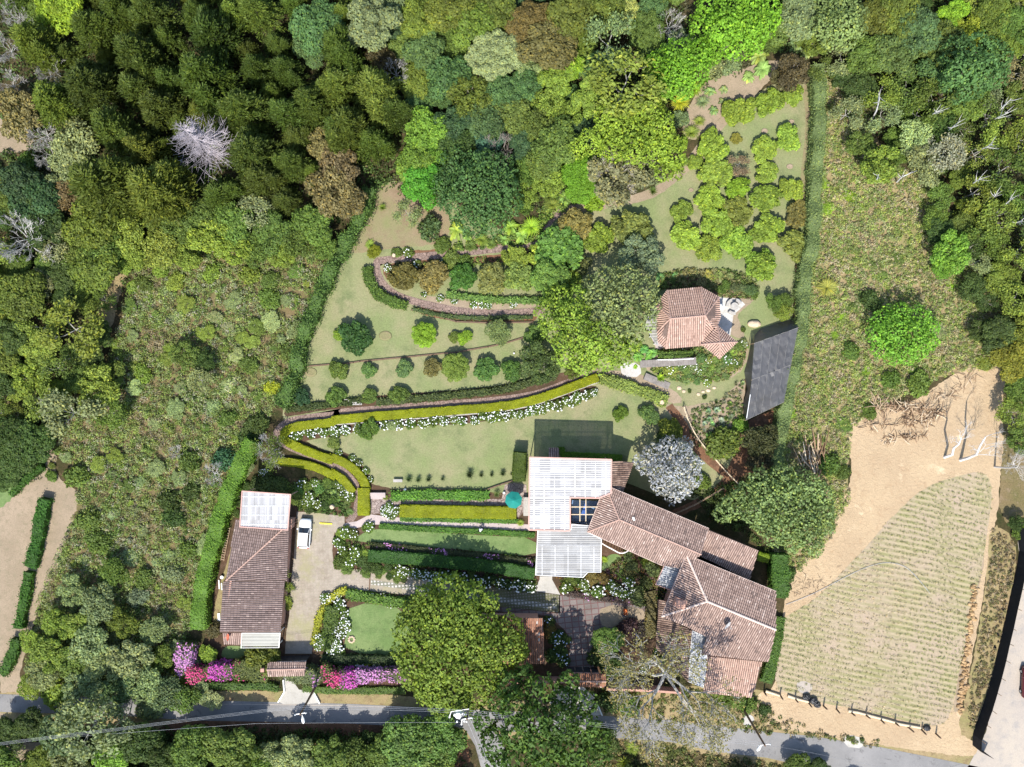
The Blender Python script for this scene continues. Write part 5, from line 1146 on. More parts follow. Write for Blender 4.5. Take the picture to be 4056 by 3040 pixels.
# ladder, sheets beside garage
a, b = W(J((330, 690))[0]), W(J((235, 1180))[0]); e = tag(empty('ladder', a), 'pale wooden ladder lying in the yard between hedge and garage', 'ladder'); d = (b - a).normalized(); nr = Vector((-d.y, d.x, 0))
for s_ in (-.22, .22):
    mb = MB(); mb.tube([a + nr * s_ + Vector((0, 0, .35)), b + nr * s_ + Vector((0, 0, .35))], .04, 5); mb.build('side_rail', MT['wood'], e)
for i in range(14):
    p = a.lerp(b, (i + .5) / 14) + Vector((0, 0, .35)); mb = MB(); mb.tube([p - nr * .22, p + nr * .22], .028, 5); mb.build('rung', MT['pale_wood'], e)
for i, (px, py, w_, l_, lb) in enumerate(((228, 1420, .5, .45, 'round white tub in the yard left of the garage'), (180, 1530, .15, 1.3, 'narrow white board in the yard left of the garage'), (218, 1560, .16, 1.0, 'short white board beside the garage wall'), (178, 2010 - 5, .35, 1.1, 'greenish white glass pane leaning by the garage'))):
    p = W(J((px, py))[0]); mb = MB()
    if i == 0: mb.lathe((p.x, p.y, .05), [(.2, 0), (.26, .3), (.24, .34)], 14)
    else: mb.box((p.x, p.y, .12), (w_, l_, .05), .05)
    tag(top_mesh('tub' if i == 0 else 'board', mb, MT['white']), lb, 'tub' if i == 0 else 'board')
# umbrella
q = W(Rr((1165, 448))[0], 2.4); e = tag(empty('parasol', (q.x, q.y, .05)), 'teal octagonal parasol on the flagstone terrace', 'parasol')
mb = MB(); mb.tube([(q.x, q.y, .05), (q.x, q.y, 2.5)], .035, 8); mb.build('pole', MT['wood'], e)
teal = NT('teal_canvas'); at_ = teal.n('ShaderNodeAttribute', attribute_name='rnd'); teal = teal.done(teal.bsdf(teal.mix(1.0, (.012, .2, .17), teal.ramp(at_.outputs['Fac'], [(0, .8), (1, 1)]), 'MULTIPLY'), .75, .2))
mb = MB(); r_ = 1.25
for k in range(8):
    a0, a1 = 2 * math.pi * (k + .3) / 8, 2 * math.pi * (k + 1.3) / 8
    p0 = (q.x + r_ * math.cos(a0), q.y + r_ * math.sin(a0), 2.15); p1 = (q.x + r_ * math.cos(a1), q.y + r_ * math.sin(a1), 2.15)
    m0 = (q.x + .3 * math.cos(a0), q.y + .3 * math.sin(a0), 2.52); m1 = (q.x + .3 * math.cos(a1), q.y + .3 * math.sin(a1), 2.52)
    mb.add([p0, p1, m1, m0, (p0[0], p0[1], 2.03), (p1[0], p1[1], 2.03)], [(0, 1, 2, 3), (4, 5, 1, 0)], rng.random())
cpn = mb.build('canopy', teal, e)
mb = MB()
for k in range(8):
    a0, a1 = 2 * math.pi * (k + .3) / 8, 2 * math.pi * (k + 1.3) / 8
    mb.add([(q.x + .36 * math.cos(a0), q.y + .36 * math.sin(a0), 2.53), (q.x + .36 * math.cos(a1), q.y + .36 * math.sin(a1), 2.53), (q.x, q.y, 2.68)], [(0, 1, 2)], rng.random())
mb.build('vent', teal, cpn)
mb = MB(); mb.lathe((q.x, q.y, .05), [(.3, 0), (.3, .06), (.06, .12)], 12); mb.build('base', MT['stone'], e)
# benches and small garden things
def bench(label, p, w, rz, cat='bench'):
    q = W(p); e = tag(empty('garden_bench', q, rz), label, cat); m = Matrix.Rotation(rz, 3, 'Z')
    def T_(v): return Vector(q) + m @ Vector(v)
    mb = MB(); mb.box(T_((0, 0, .42)), (w, .42, .09), rz); mb.build('seat', MT['stone'], e)
    for s_ in (-1, 1):
        mb = MB(); mb.box(T_((s_ * w * .36, 0, .2)), (.14, .36, .38), rz); mb.build('leg', MT['stone'], e)
bench('grey stone bench beside small bushes above the stone path', E((185, 946))[0], 1.35, 0)
bench('pale stone bench at the lower left of the main lawn', E((438, 1427))[0], 1.3, 0)
bench('small pale bench left of the stone bench above the path', E((120, 928))[0], .7, 0)
q = W(H((147, 857))[0]); mb = MB()
for k in range(9):
    a = 2 * math.pi * k / 9; mb.blob((q.x + .4 * math.cos(a), q.y + .42 * math.sin(a), .1), (.2, .17, .13), k, 8, 5, .15)
tag(top_mesh('stone_ring', mb, MT['boulder'], smooth=True), 'ring of tan stones on the square green lawn', 'stone ring')
for i, (px, py, rx, ry, lb) in enumerate(((228, 350, .38, .3, 'leftmost of the small round stepping stones below the kiosk'), (275, 383, .3, .24, 'second stepping stone from the left below the kiosk'), (422, 412, .3, .26, 'lowest of the stepping stones below the kiosk'), (468, 387, .28, .2, 'darkest reddish stepping stone below the kiosk'), (520, 374, .38, .27, 'largest stepping stone in the middle of the row below the kiosk'), (580, 348, .3, .22, 'rightmost stepping stone below the kiosk'))):
    q = W(Y((px, py))[0]); mb = MB(); mb.blob((q.x, q.y, .05), (rx, ry, .1), i + 40, 10, 6, .08); tag(top_mesh('stepping_stone', mb, MT['boulder'], smooth=True), lb, 'stone', 'stepping stones below the kiosk')
for c_, (px, py), r, lb, mt in ((E, (358, 522), .95, 'grey planting ring on the lawn between dark and lime bushes', 'lawn_worn'), (C, (588, 820), .5, 'earth ring beside an orchard tree near the top', 'tan_soil'), (C, (745, 1043), .5, 'pale earth ring in the middle of the orchard', 'tan_soil'), (C, (128, 1190), .4, 'pale earth ring at the lower left of the orchard', 'tan_soil'), (C, (755, 762), .45, 'earth ring above the top orchard tree', 'tan_soil'), (D, (1945, 750), .9, 'faint planting ring at the left end of the grey edging', 'lawn_worn')):
    q = W(c_((px, py))[0]); mb = MB(); mb.lathe((q.x, q.y, .024), [(r, 0), (r * .9, .07), (r * .6, .03), (r * .2, .02)], 18, sx=1, sy=.75); tag(top_mesh('planting_ring', mb, MT[mt], smooth=True), lb, 'soil ring')
def small_vase(label, p, r, m, nm='garden_urn', cat='urn'):
    q = W(p); mb = MB(); mb.lathe((q.x, q.y, .03), [(r * .5, 0), (r, r * .9), (r * .9, r * 1.6), (r * .6, r * 1.9), (r * .7, r * 2.1)], 14); tag(top_mesh(nm, mb, m), label, cat)
small_vase('pale round urn in the bed above the driveway', J((1835, 392))[0], .36, MT['boulder'])
small_vase('small white statue at the right end of the leafy strip', Rr((1105, 400))[0], .2, MT['white'], 'statue', 'statue')
small_vase('small white pot at the lower edge of the main lawn', Rr((484, 380))[0], .2, MT['white'])
small_vase('grey stone pot on the leafy strip below the lawn', Rr((852, 436))[0], .2, MT['stone'])
small_vase('small white stone on the lawn near the lower bushes', E((1162, 632))[0], .13, MT['white'], 'white_stone', 'stone')
small_vase('concrete block at the bend of the brick path', B((413, 1600))[0], .28, MT['boulder'], 'stone_block', 'block')
small_vase('pale stone at the end of the striped plant bed', E((2082, 938))[0], .4, MT['boulder'], 'garden_stone', 'stone')
# shade net structure
zs = 2.6
rp_ = [W(p, zs) for p in U((232, 295), (552, 180), (530, 370), (500, 450), (448, 720), (172, 852), (215, 560))]
gr_ = [W(p, .05) for p in U((235, 235), (275, 190), (400, 145), (530, 118))]
e = tag(empty('shade_house', sum(rp_, Vector()) / 7 * 1), 'black shade net house beside the right boundary hedge', 'shade house'); e.location.z = 0
for p in rp_:
    mb = MB(); mb.tube([(p.x, p.y, 0), p], .05, 6); mb.build('post', MT['wood'], e)
g = np.random.default_rng(4)
def net_grid(a, b, c, d, n, m, sag, mb, rn):
    vs = []
    for i in range(n + 1):
        for j in range(m + 1):
            s_, t = i / n, j / m; p = a.lerp(b, s_).lerp(d.lerp(c, s_), t); vs.append(p + Vector((0, 0, -sag * math.sin(math.pi * s_) * math.sin(math.pi * t) + g.normal(0, .045))))
    mb.add(vs, [(i * (m + 1) + j, (i + 1) * (m + 1) + j, (i + 1) * (m + 1) + j + 1, i * (m + 1) + j + 1) for i in range(n) for j in range(m)], rn)
mb = MB(); L0, R0, R1, R2, L2, L1 = rp_[0], rp_[1], rp_[3], rp_[4], rp_[5], rp_[6]
strips = 5
for k in range(strips):
    s0, s1 = k / strips, (k + 1) / strips
    net_grid(L0.lerp(R0, s0), L0.lerp(R0, s1), L1.lerp(R1, s1), L1.lerp(R1, s0), 3, 8, .12, mb, g.uniform(.3, 1))
    net_grid(L1.lerp(R1, s0), L1.lerp(R1, s1), L2.lerp(R2, s1), L2.lerp(R2, s0), 3, 8, .12, mb, g.uniform(.5, 1))
rf_ = mb.build('net_roof', MT['net'], e, smooth=False)
for k in range(1, strips):
    mb = MB(); s0 = k / strips; mb.tube([L0.lerp(R0, s0) + Vector((0, 0, .03)), L1.lerp(R1, s0) + Vector((0, 0, .03)), L2.lerp(R2, s0) + Vector((0, 0, .03))], .011, 4); mb.build('seam_cord', MT['stone'], rf_)
mb = MB(); mb.tube([L1, R1], .018, 5); mb.tube([L0, R0], .018, 5); mb.tube([L2, R2], .018, 5); mb.build('cross_wire', MT['stone'], e)
mb = MB()
lb_ = [W(p, .05) for p in U((222, 262), (180, 430), (160, 500), (182, 625), (152, 730), (160, 850))]; lt_ = [L0, L0.lerp(L1, .55), L1.lerp(L0, .2), L1.lerp(L2, .25), L1.lerp(L2, .6), L2]
for i in range(5): net_grid(lb_[i], lb_[i + 1], lt_[i + 1], lt_[i], 5, 4, 0, mb, g.uniform(0, .5))
tt = [L0, L0.lerp(R0, .33), L0.lerp(R0, .66), R0]
for i in range(3): net_grid(gr_[i], gr_[i + 1], tt[i + 1], tt[i], 4, 4, .2, mb, g.uniform(0, .6))
mb.build('side_net', MT['net'], e)
mb = MB(); mb.tube([W(U((205, 665))[0], 2.65), W(U((178, 838))[0], 2.65)], .05, 6); mb.build('white_pipe', MT['white'], e)
# log pile and branch heaps
def stick_heap(name, label, cat, c, rx, ry, n, lmin, lmax, r, mat, seed, h=.8, adir=None, outline=None):
    g = random.Random(seed); mb = MB(); q = W(c)
    for i in range(n):
        if outline: 
            i0 = g.randrange(len(outline) - 1); t = g.random(); p0 = W((outline[i0][0] * (1 - t) + outline[i0 + 1][0] * t + g.gauss(0, rx), outline[i0][1] * (1 - t) + outline[i0 + 1][1] * t + g.gauss(0, ry)))
        else: p0 = Vector((q.x + g.gauss(0, rx), q.y + g.gauss(0, ry), 0))
        a = g.gauss(*adir) if adir else g.uniform(0, 6.283); l = g.uniform(lmin, lmax); z = g.uniform(.05, h); d = Vector((math.cos(a), math.sin(a), g.uniform(-.25, .25)))
        m_ = p0 + d * l * .5 + Vector((g.gauss(0, .06) * l, g.gauss(0, .06) * l, z))
        mb.tube([p0 + Vector((0, 0, z)), m_, p0 + d * l + Vector((0, 0, z * .7))], [r * g.uniform(.6, 1.3), r, r * .5], 5, g.random())
    return top_mesh(name, mb, mat, label, cat)
stk = rnd_mat('cut_branches', [(0, (.1, .06, .035)), (.4, (.3, .19, .11)), (.8, (.58, .43, .28)), (1, (.75, .62, .45))], scale=1)
stick_heap('log_pile', 'pile of split pale logs in the scrub above the grey green tree', 'log pile', F((880, 1310))[0], .9, 1.3, 60, 1.2, 3.2, .09, stk, 1, 1.0, (1.7, .35))
stick_heap('branch_heap', 'long heap of cleared branches along the top of the graded lot', 'branch heap', (0, 0), 10, 9, 200, .6, 2.2, .05, stk, 2, .7, None, F((1240, 950), (1400, 970), (1560, 980), (1700, 1000)))
stick_heap('branch_heap', 'ragged heap of branches in the middle of the sandy lot', 'branch heap', (0, 0), 9, 9, 120, .5, 1.8, .045, stk, 3, .5, None, F((1180, 1060), (1260, 1090), (1480, 1060), (1600, 1060), (1660, 1010)))
stick_heap('branch_heap', 'lower row of short cut branches on the sandy lot', 'branch heap', (0, 0), 7, 6, 80, .4, 1.3, .045, stk, 4, .4, None, F((1300, 1180), (1400, 1160), (1500, 1150), (1590, 1140)))
stick_heap('branch_heap', 'scattered branches near the upper right of the sandy lot', 'branch heap', (0, 0), 12, 8, 60, .5, 1.8, .035, stk, 5, .4, None, F((1640, 880), (1750, 900), (1860, 780), (1900, 760)))
stick_heap('dry_twigs', 'dark dry twig lying on the sand beside the hedge corner', 'twigs', I((860, 510))[0], 1.4, .8, 55, .4, 1.3, .02, MT['dark_wood'], 6, .2)
mb = MB(); g_ = random.Random(8)
for i in range(170):
    c_ = W((I((1905, 500))[0][0] + (I((1810, 1320))[0][0] - I((1905, 500))[0][0]) * i / 170 + g_.gauss(0, 7), I((1905, 500))[0][1] + (I((1810, 1320))[0][1] - I((1905, 500))[0][1]) * i / 170 + g_.gauss(0, 5)))
    r_ = g_.uniform(.1, .38); mb.blob((c_.x, c_.y, r_ * .3), (r_, r_ * g_.uniform(.6, 1), r_ * .7), i, 7, 5, .25, g_.random())
o = top_mesh('earth_clods', mb, rnd_mat('dug_earth', [(0, (.3, .19, .09)), (1, (.5, .34, .18))], scale=1), 'row of dug orange clods beside the track right of the field', 'earth clods'); o['kind'] = 'stuff'
# pots of holes along the bank
for i in range(9):
    q = W((I((2140, 350))[0][0] + (I((2010, 985))[0][0] - I((2140, 350))[0][0]) * i / 8, I((2140, 350))[0][1] + (I((2010, 985))[0][1] - I((2140, 350))[0][1]) * i / 8)); mb = MB(); mb.lathe((q.x, q.y, .03), [(.14, 0), (.17, .2), (.13, .22), (.1, .05)], 10)
    tag(top_mesh('seedling_pot', mb, MT['netdark']), f"{['topmost', 'second', 'third', 'fourth', 'fifth', 'sixth', 'seventh', 'eighth', 'lowest'][i]} small dark seedling pot of the row along the black fence", 'pot', 'seedling pots along the bank')
# hose on the field
mb = MB(); mb.tube([W(p) + Vector((0, 0, .12)) for p in smooth_line(I((720, 640), (900, 570), (1120, 450), (1260, 390), (1370, 372), (1470, 400), (1540, 470), (1620, 568)))], .035, 5); tag(top_mesh('garden_hose', mb, MT['metal']), 'thin pale hose curving across the planted field', 'hose')
# ------------------------------------------------------------------ people
def person(name, label, pos, rz, joints, radii, edges, head, skin, cloth, hair, legs):
    e = tag(empty(name, pos, rz), label, 'person')
    def sk(nm, js, es, mat, root=0):
        m = bpy.data.meshes.new(nm); m.from_pydata([joints[j] for j in js], [], [])
        idx = {j: i for i, j in enumerate(js)}; m = bpy.data.meshes.new(nm); m.from_pydata([joints[j] for j in js], [(idx[a], idx[b]) for a, b in es], [])
        m.skin_vertices.new() if False else None
        o = bpy.data.objects.new(nm, m); link(o, e); o.modifiers.new('skin', 'SKIN'); 
        if not m.skin_vertices: 
            bpy.context.view_layer.update()
        sv = m.skin_vertices[0].data if m.skin_vertices else None
        if sv:
            for j in js: sv[idx[j]].radius = (radii[j], radii[j])
            sv[0].use_root = True
        s_ = o.modifiers.new('sub', 'SUBSURF'); s_.levels = 1; s_.render_levels = 1; m.materials.append(mat); return o
    sk('body', list(joints), edges, cloth)
    h = MB(); h.blob(head, (.085, .1, .115), 1, 14, 9, 0); h.tube([head + Vector((0, .09, -.01)), head + Vector((0, .115, -.03))], [.014, .01], 5)
    for s_ in (-1, 1): h.blob(head + Vector((s_ * .085, 0, 0)), (.015, .02, .03), 1, 6, 4, 0)
    off = Vector(pos); m = Matrix.Rotation(rz, 4, 'Z')
    h.v = [off + (m @ Vector(p)) for p in h.v]; hd = h.build('head', skin, e, smooth=True)
    hr = MB(); hr.blob(head + Vector((0, -.02, .03)), (.1, .11, .11), 3, 12, 8, .04); hr.v = [off + (m @ Vector(p)) for p in hr.v if True]; hr.build('hair', hair, hd, smooth=True)
    return e
skin = plain('skin', (.35, .19, .12), .6, var=.05)
def fig(name, label, pos, rz, shirt, legc, hair, bend):
    """standing figure leaning forward by bend radians at the hips (faces +y)"""
    cb, sb = math.cos(bend), math.sin(bend)
    def up(h, x=0, y=0): return Vector((x, y * cb + h * sb, .92 + h * cb - y * sb * .3))
    J_ = {}; Rd = {}
    def j(k, v, r): J_[k] = v; Rd[k] = r
    j('pelvis', Vector((0, 0, .92)), .15); j('waist', up(.16), .13); j('chest', up(.38), .155); j('neck', up(.54), .055)
    for s_, n in ((-1, 'l'), (1, 'r')):
        j('hip' + n, Vector((s_ * .1, 0, .86)), .1); j('knee' + n, Vector((s_ * .12, .06 * s_, .48)), .062); j('ankle' + n, Vector((s_ * .12, -.02 + .1 * s_, .09)), .042); j('toe' + n, Vector((s_ * .14, .14 + .1 * s_, .04)), .035)
        j('sh' + n, up(.47, s_ * .19), .06); j('el' + n, up(.25, s_ * .27, .1), .042); j('wr' + n, up(.14, s_ * .2, .34), .028); j('ha' + n, up(.12, s_ * .19, .42), .03)
    ed = [('pelvis', 'waist'), ('waist', 'chest'), ('chest', 'neck')]
    for n in 'lr': ed += [('pelvis', 'hip' + n), ('hip' + n, 'knee' + n), ('knee' + n, 'ankle' + n), ('ankle' + n, 'toe' + n), ('chest', 'sh' + n), ('sh' + n, 'el' + n), ('el' + n, 'wr' + n), ('wr' + n, 'ha' + n)]
    e = person(name, label, pos, rz, J_, Rd, ed, up(.68), skin, shirt, hair, legc)
    off = Vector(pos); m = Matrix.Rotation(rz, 4, 'Z'); t = MB()
    for n in 'lr': t.tube([off + (m @ J_[k]) for k in ('hip' + n, 'knee' + n, 'ankle' + n)], [.125, .085, .065], 10)
    t.tube([off + (m @ J_['pelvis']) + Vector((0, 0, -.08)), off + (m @ J_['pelvis']) + Vector((0, 0, .06))], .172, 12); t.build('trousers', legc, e, smooth=True)
    for s_, n in ((-1, 'l'), (1, 'r')):
        hb = MB(); h0 = J_['ha' + n]; d = (J_['ha' + n] - J_['wr' + n]).normalized(); sd_ = Vector((1, 0, 0))
        for k in range(4): b0 = h0 + sd_ * (k - 1.5) * .02; hb.tube([b0, b0 + d * (.045 + .008 * (1 - abs(k - 1.5))), b0 + d * .07 + Vector((0, 0, -.02))], [.009, .008, .006], 5)
        hb.tube([h0 - d * .03 - sd_ * s_ * .03, h0 + d * .01 - sd_ * s_ * .055], [.01, .007], 5); hb.v = [off + (m @ Vector(p)) for p in hb.v]; hb.build('hand', skin, e)
    return e
blk = plain('black_cloth', (.02, .018, .022), .8); wht = plain('white_cloth', (.78, .78, .76), .8, var=.05); navy = plain('navy_cloth', (.03, .04, .07), .8)
q = W(Rr((968, 628))[0], .9); fig('person', 'person in a white top bending on the pink walk beside a dark bundle', (q.x, q.y, .05), R_(110), wht, blk, blk, .9)
q = W(Rr((953, 632))[0], .3); mb = MB(); mb.blob((q.x, q.y, .28), (.24, .27, .3), 5, 12, 8, .12); mb.box((q.x - .02, q.y - .12, .56), (.12, .12, .05)); mb.tube([(q.x + .02, q.y + .15, .4), (q.x + .05, q.y + .32, .42)], .05, 6)
tag(top_mesh('bundle', mb, blk), 'dark bundle beside the person in white on the pink walk', 'bundle')
q = W((2471, 2440), .9); fig('person', 'person in dark clothes pushing an orange wheelbarrow on the brown forecourt', (q.x, q.y, .05), R_(-15), navy, blk, blk, .25)
q = W((2475, 2420)); e = tag(empty('wheelbarrow', q, R_(-15)), 'orange wheelbarrow in front of the person on the brown forecourt', 'wheelbarrow'); org = plain('orange_paint', (.6, .17, .04), .5)
mb = MB(); z = .06
mb.add([q + Vector(v) for v in ((-.2, -.3, .35), (.2, -.3, .35), (.14, .25, .35), (-.14, .25, .35), (-.33, -.45, .62), (.33, -.45, .62), (.27, .42, .62), (-.27, .42, .62))], [(0, 3, 2, 1), (0, 1, 5, 4), (1, 2, 6, 5), (2, 3, 7, 6), (3, 0, 4, 7)]); mb.build('tray', org, e)
mb = MB(); mb.tube([q + Vector((0, .5, .2)) + Vector((-.04, 0, 0)), q + Vector((.04, .5, .2))], .18, 12); mb.build('wheel', MT['netdark'], e)
for s_ in (-1, 1):
    mb = MB(); mb.tube([q + Vector((s_ * .08, .5, .2)), q + Vector((s_ * .2, -.3, .38)), q + Vector((s_ * .28, -.85, .6))], .02, 5); mb.build('handle', MT['dark_metal'], e)
# ------------------------------------------------------------------ hedges
PAL = dict(dkcon=(.058, .09, .016), con=(.082, .122, .02), olcon=(.12, .16, .024), olive=(.15, .2, .035), dgreen=(.068, .115, .028), green=(.13, .2, .04), lime=(.24, .38, .035), ygreen=(.22, .3, .05),
           brite=(.18, .33, .045), teal=(.1, .185, .058), dteal=(.058, .11, .045), greygr=(.24, .3, .13), pale=(.33, .41, .17), brown=(.23, .19, .085), dbrown=(.11, .1, .045), yel=(.42, .48, .04), mango=(.24, .35, .05), silver=(.46, .48, .5),
           pgrey=(.3, .3, .22), magenta=(.1, .04, .06))
def hedge(name, label, line, width, h, c, leaf=.07, dens=75, cat='hedge', c2=None, seed=3, box=.06, smooth=2, shag=.05, blooms=None, kind2=None, zt=None, leafy=True):
    """clipped hedge: solid leafy core with a skin of leaves; line in photo points at its top"""
    ln = smooth_line(line, smooth) if smooth else line
    g = np.random.default_rng(seed); pts = [W(p, h) for p in ln]; wm_ = width * PX * (CAMH - h) / CAMH
    L_ = [0.0]
    for a, b in zip(pts, pts[1:]): L_.append(L_[-1] + (b - a).length)
    tot = L_[-1]; n = max(2, int(tot / .5)); P = []; Nn = []
    def at(s):
        i = min(len(pts) - 2, max(0, int(np.searchsorted(L_, s)) - 1)); t = (s - L_[i]) / max(1e-6, L_[i + 1] - L_[i]); return pts[i].lerp(pts[i + 1], t), (pts[i + 1] - pts[i]).normalized()
    mb = MB(); m = 6; vs = []
    for i in range(n + 1):
        p, d = at(tot * i / n); nr = Vector((-d.y, d.x, 0)); wv = wm_ * (1 + shag * 1.3 * math.sin(i * .9 + seed) * math.sin(i * .37 + seed * 2)); hv = h * (1 + shag * .8 * math.sin(i * .7 + seed))
        for k, (u, z) in enumerate(((-.5, 0), (-.5, .92), (-.42, 1.0), (0, 1.0), (.42, 1.0), (.5, .92), (.5, 0))):
            jx = g.normal(0, box * .5) if 0 < k < 6 else 0
            vs.append(Vector((p.x, p.y, 0)) + nr * (u * wv + jx) + Vector((0, 0, z * hv + (g.normal(0, box * .4) if 0 < k < 6 else 0))))
    mb.add(vs, [(7 * i + k, 7 * i + 7 + k, 7 * i + 8 + k, 7 * i + k + 1) for i in range(n) for k in range(6)] + [tuple(range(7)), tuple(7 * n + k for k in range(7))[::-1]], .3)
    c0 = sum(pts, Vector()) / len(pts); c0.z = 0; e = tag(empty(name, c0), label, cat)
    o = mb.build('core', LEAF, e); o.color = (c[0] * .9, c[1] * .9, c[2] * .9, 1)
    N = int(tot * (wm_ + 1.4 * h) * dens); s = g.uniform(0, tot, N); w_ = g.uniform(-.5 * wm_ - .7 * h, .5 * wm_ + .7 * h, N)
    base = np.array([tuple(at(x)[0])[:2] + tuple(at(x)[1])[:2] for x in s]); nr = np.stack([-base[:, 3], base[:, 2]], 1)
    over = np.clip(np.abs(w_) - .5 * wm_, 0, None); top = over <= 0; u = np.clip(w_, -.5 * wm_, .5 * wm_); z = np.where(top, h, h - over / .7 * 1.0 * .95)
    out = np.sign(w_) * (~top)
    ii = s / tot * n; wv_ = 1 + shag * 1.3 * np.sin(ii * .9 + seed) * np.sin(ii * .37 + seed * 2); u = u * wv_; z = z * (1 + shag * .8 * np.sin(ii * .7 + seed)); C_ = np.stack([base[:, 0] + nr[:, 0] * u, base[:, 1] + nr[:, 1] * u, z], 1) + g.normal(0, shag, (N, 3)); C_[:, 2] = np.clip(C_[:, 2], .05, None)
    NN_ = np.stack([nr[:, 0] * out, nr[:, 1] * out, np.where(top, 1.0, .3)], 1); C_ -= np.array([c0.x, c0.y, 0])
    q = leafquads(C_, NN_, leaf, leaf * 1.5, g, jit=.45); rn = np.clip(g.normal(.6, .22, N), 0, 1)
    if blooms is None:
        me = quads('foliage', q, rn, LEAF); o = bpy.data.objects.new('foliage', me); link(o, e); o.color = (*c, 1)
    else:
        f = np.sin(s * blooms[1] + seed) * .3 + .2 * np.sin(s * 3.1 + w_ * 3 + seed) + .5 + g.normal(0, .2, N); sel = f > blooms[2]
        me = quads('foliage', q[~sel], rn[~sel], LEAF); o = bpy.data.objects.new('foliage', me); link(o, e); o.color = (*c, 1)
        qq = q[sel]; qq = qq + np.array([0, 0, .06]); me = quads('blossoms', qq, rn[sel], MT[blooms[0]]); o = bpy.data.objects.new('blossoms', me); link(o, e)
    return e
YH = (.3, .34, .01)
hedge('clipped_hedge', 'long yellow green clipped hedge with hairpin bend beside the stone path', E((1690, 782), (1500, 852), (1300, 925), (1100, 965), (800, 988), (500, 1010), (200, 1033), (0, 1053)) + D((2110, 1062), (1950, 1078), (1820, 1095), (1765, 1135), (1780, 1180), (1850, 1215), (1950, 1258), (2100, 1310)) + Rr((0, 172), (80, 200), (160, 250), (205, 300), (232, 350), (240, 385)), 34, .6, YH, .045, 110, shag=.03)
hedge('clipped_hedge', 'square yellow green hedge block at the lower end of the long hedge', Rr((222, 372), (222, 545)), 47, .8, YH, .045, 110, smooth=0, shag=.03)
hedge('clipped_hedge', 'short curved yellow green hedge on the inner side of the path', D((1700, 1308), (1850, 1315), (2000, 1352), (2120, 1420)) + Rr((0, 262), (60, 292), (115, 340), (155, 400)), 31, .6, YH, .045, 110, shag=.03)
hedge('clipped_hedge', 'straight wide yellow green hedge between flagstone walk and pink walk', Rr((448, 516), (700, 521), (950, 525), (1182, 528)), 49, .8, YH, .045, 110, smooth=0, shag=.03)
hedge('clipped_hedge', 'dark green clipped hedge above the hydrangeas along the drive', H((250, 338), (500, 352), (750, 378), (1000, 400), (1290, 450)), 46, 1.2, (.05, .13, .025), .07, 80)
hedge('clipped_hedge', 'thin dark purple green plant row above the dark clipped hedge', H((260, 275), (500, 295), (750, 325), (1000, 345), (1280, 385)), 30, .5, (.06, .075, .03), .09, 70, blooms=('lilac', .9, .93), seed=5)
hedge('clipped_hedge', 'low bright green border on the upper side of the terrace lawn', H((320, 150), (600, 170), (900, 180), (1290, 205)), 20, .45, (.09, .2, .03), .07, 90, shag=.08)
hedge('tall_hedge', 'tall bright green hedge on the left side of the garage yard', D((1570, 1180), (1500, 1330), (1420, 1500), (1400, 1600)) + G((1375, 50), (1330, 250), (1280, 420), (1245, 600), (1235, 800)), 58, 2.3, (.14, .27, .035), .075, 75, shag=.09)
hedge('tall_hedge', 'shaggy dark green hedge along the upper left side of the garden', B((255, 1180), (215, 1330), (110, 1500), (30, 1640)) + D((2060, 110), (1985, 290), (1920, 450), (1860, 600), (1850, 760), (1790, 880), (1740, 960)), 44, 2.0, (.1, .18, .04), .09, 60, shag=.3)
hedge('tall_hedge', 'long pale green hedge on the right side of the orchard', C((930, 400), (935, 560), (940, 750), (925, 950), (910, 1150), (905, 1400), (885, 1600)) + F((850, 60), (840, 240), (835, 430), (800, 640), (745, 850), (715, 1050), (672, 1250), (655, 1400)), 48, 2.1, (.19, .26, .09), .07, 70, shag=.16)
hedge('tall_hedge', 'dark green hedge between the second house and the planted field', I((690, 330), (690, 450), (690, 600)), 66, 2.0, (.08, .17, .03), .08, 60, shag=.1)
hedge('low_hedge', 'low grassy hedge along the right wall of the second house', I((685, 720), (665, 850), (640, 1000), (600, 1130)), 44, .7, (.09, .17, .03), .08, 70, shag=.1)
hedge('field_hedge', 'upper piece of the dark hedge row across the left tan field', G((270, -20), (245, 100), (230, 200), (200, 350), (178, 410)), 42, 1.3, (.05, .14, .02), .09, 55, shag=.12)
hedge('field_hedge', 'middle piece of the dark hedge row across the left tan field', G((170, 440), (160, 500), (150, 600), (125, 680), (112, 790)), 32, 1.2, (.06, .15, .02), .09, 55, shag=.14)
hedge('field_hedge', 'lower piece of the dark hedge row across the left tan field', G((92, 860), (75, 940), (40, 1030), (0, 1080)), 34, 1.1, (.06, .14, .02), .09, 55, shag=.14)
hedge('field_hedge', 'dark hedge above the bright green grass strip at left', D((260, 1340), (180, 1400), (100, 1470), (60, 1520)), 22, 1.0, (.06, .14, .02), .09, 55, shag=.14)
hedge('clipped_hedge', 'narrow bright green hedge above the white canopy', L((455, -20), (455, 60)) + L((500, 68), (800, 80), (1120, 100)), 22, 1.0, (.12, .24, .02), .06, 80, smooth=0)
hedge('clipped_hedge', 'bright yellow green hedge block at the right corner of the long roofs', M((1735, 85), (1890, 125)), 34, 1.2, (.2, .3, .02), .06, 80, smooth=0)
hedge('topiary_hedge', 'tall rounded olive topiary at the left side of the white canopy', Rr((1205, 150), (1200, 230), (1200, 330)), 50, 2.2, (.085, .13, .02), .05, 100, shag=.05)
hedge('clipped_hedge', 'ragged green hedge along the bed beside the smaller steps of the kiosk', O((380, 1120), (600, 1130), (850, 1110)), 26, .9, (.12, .2, .04), .08, 70, shag=.1)
hedge('plant_border', 'dark spiky plant border above the long stone path', E((300, 940), (600, 912), (900, 882), (1100, 862), (1300, 800), (1420, 775)), 24, .5, (.08, .11, .035), .1, 75, shag=.12, seed=9)
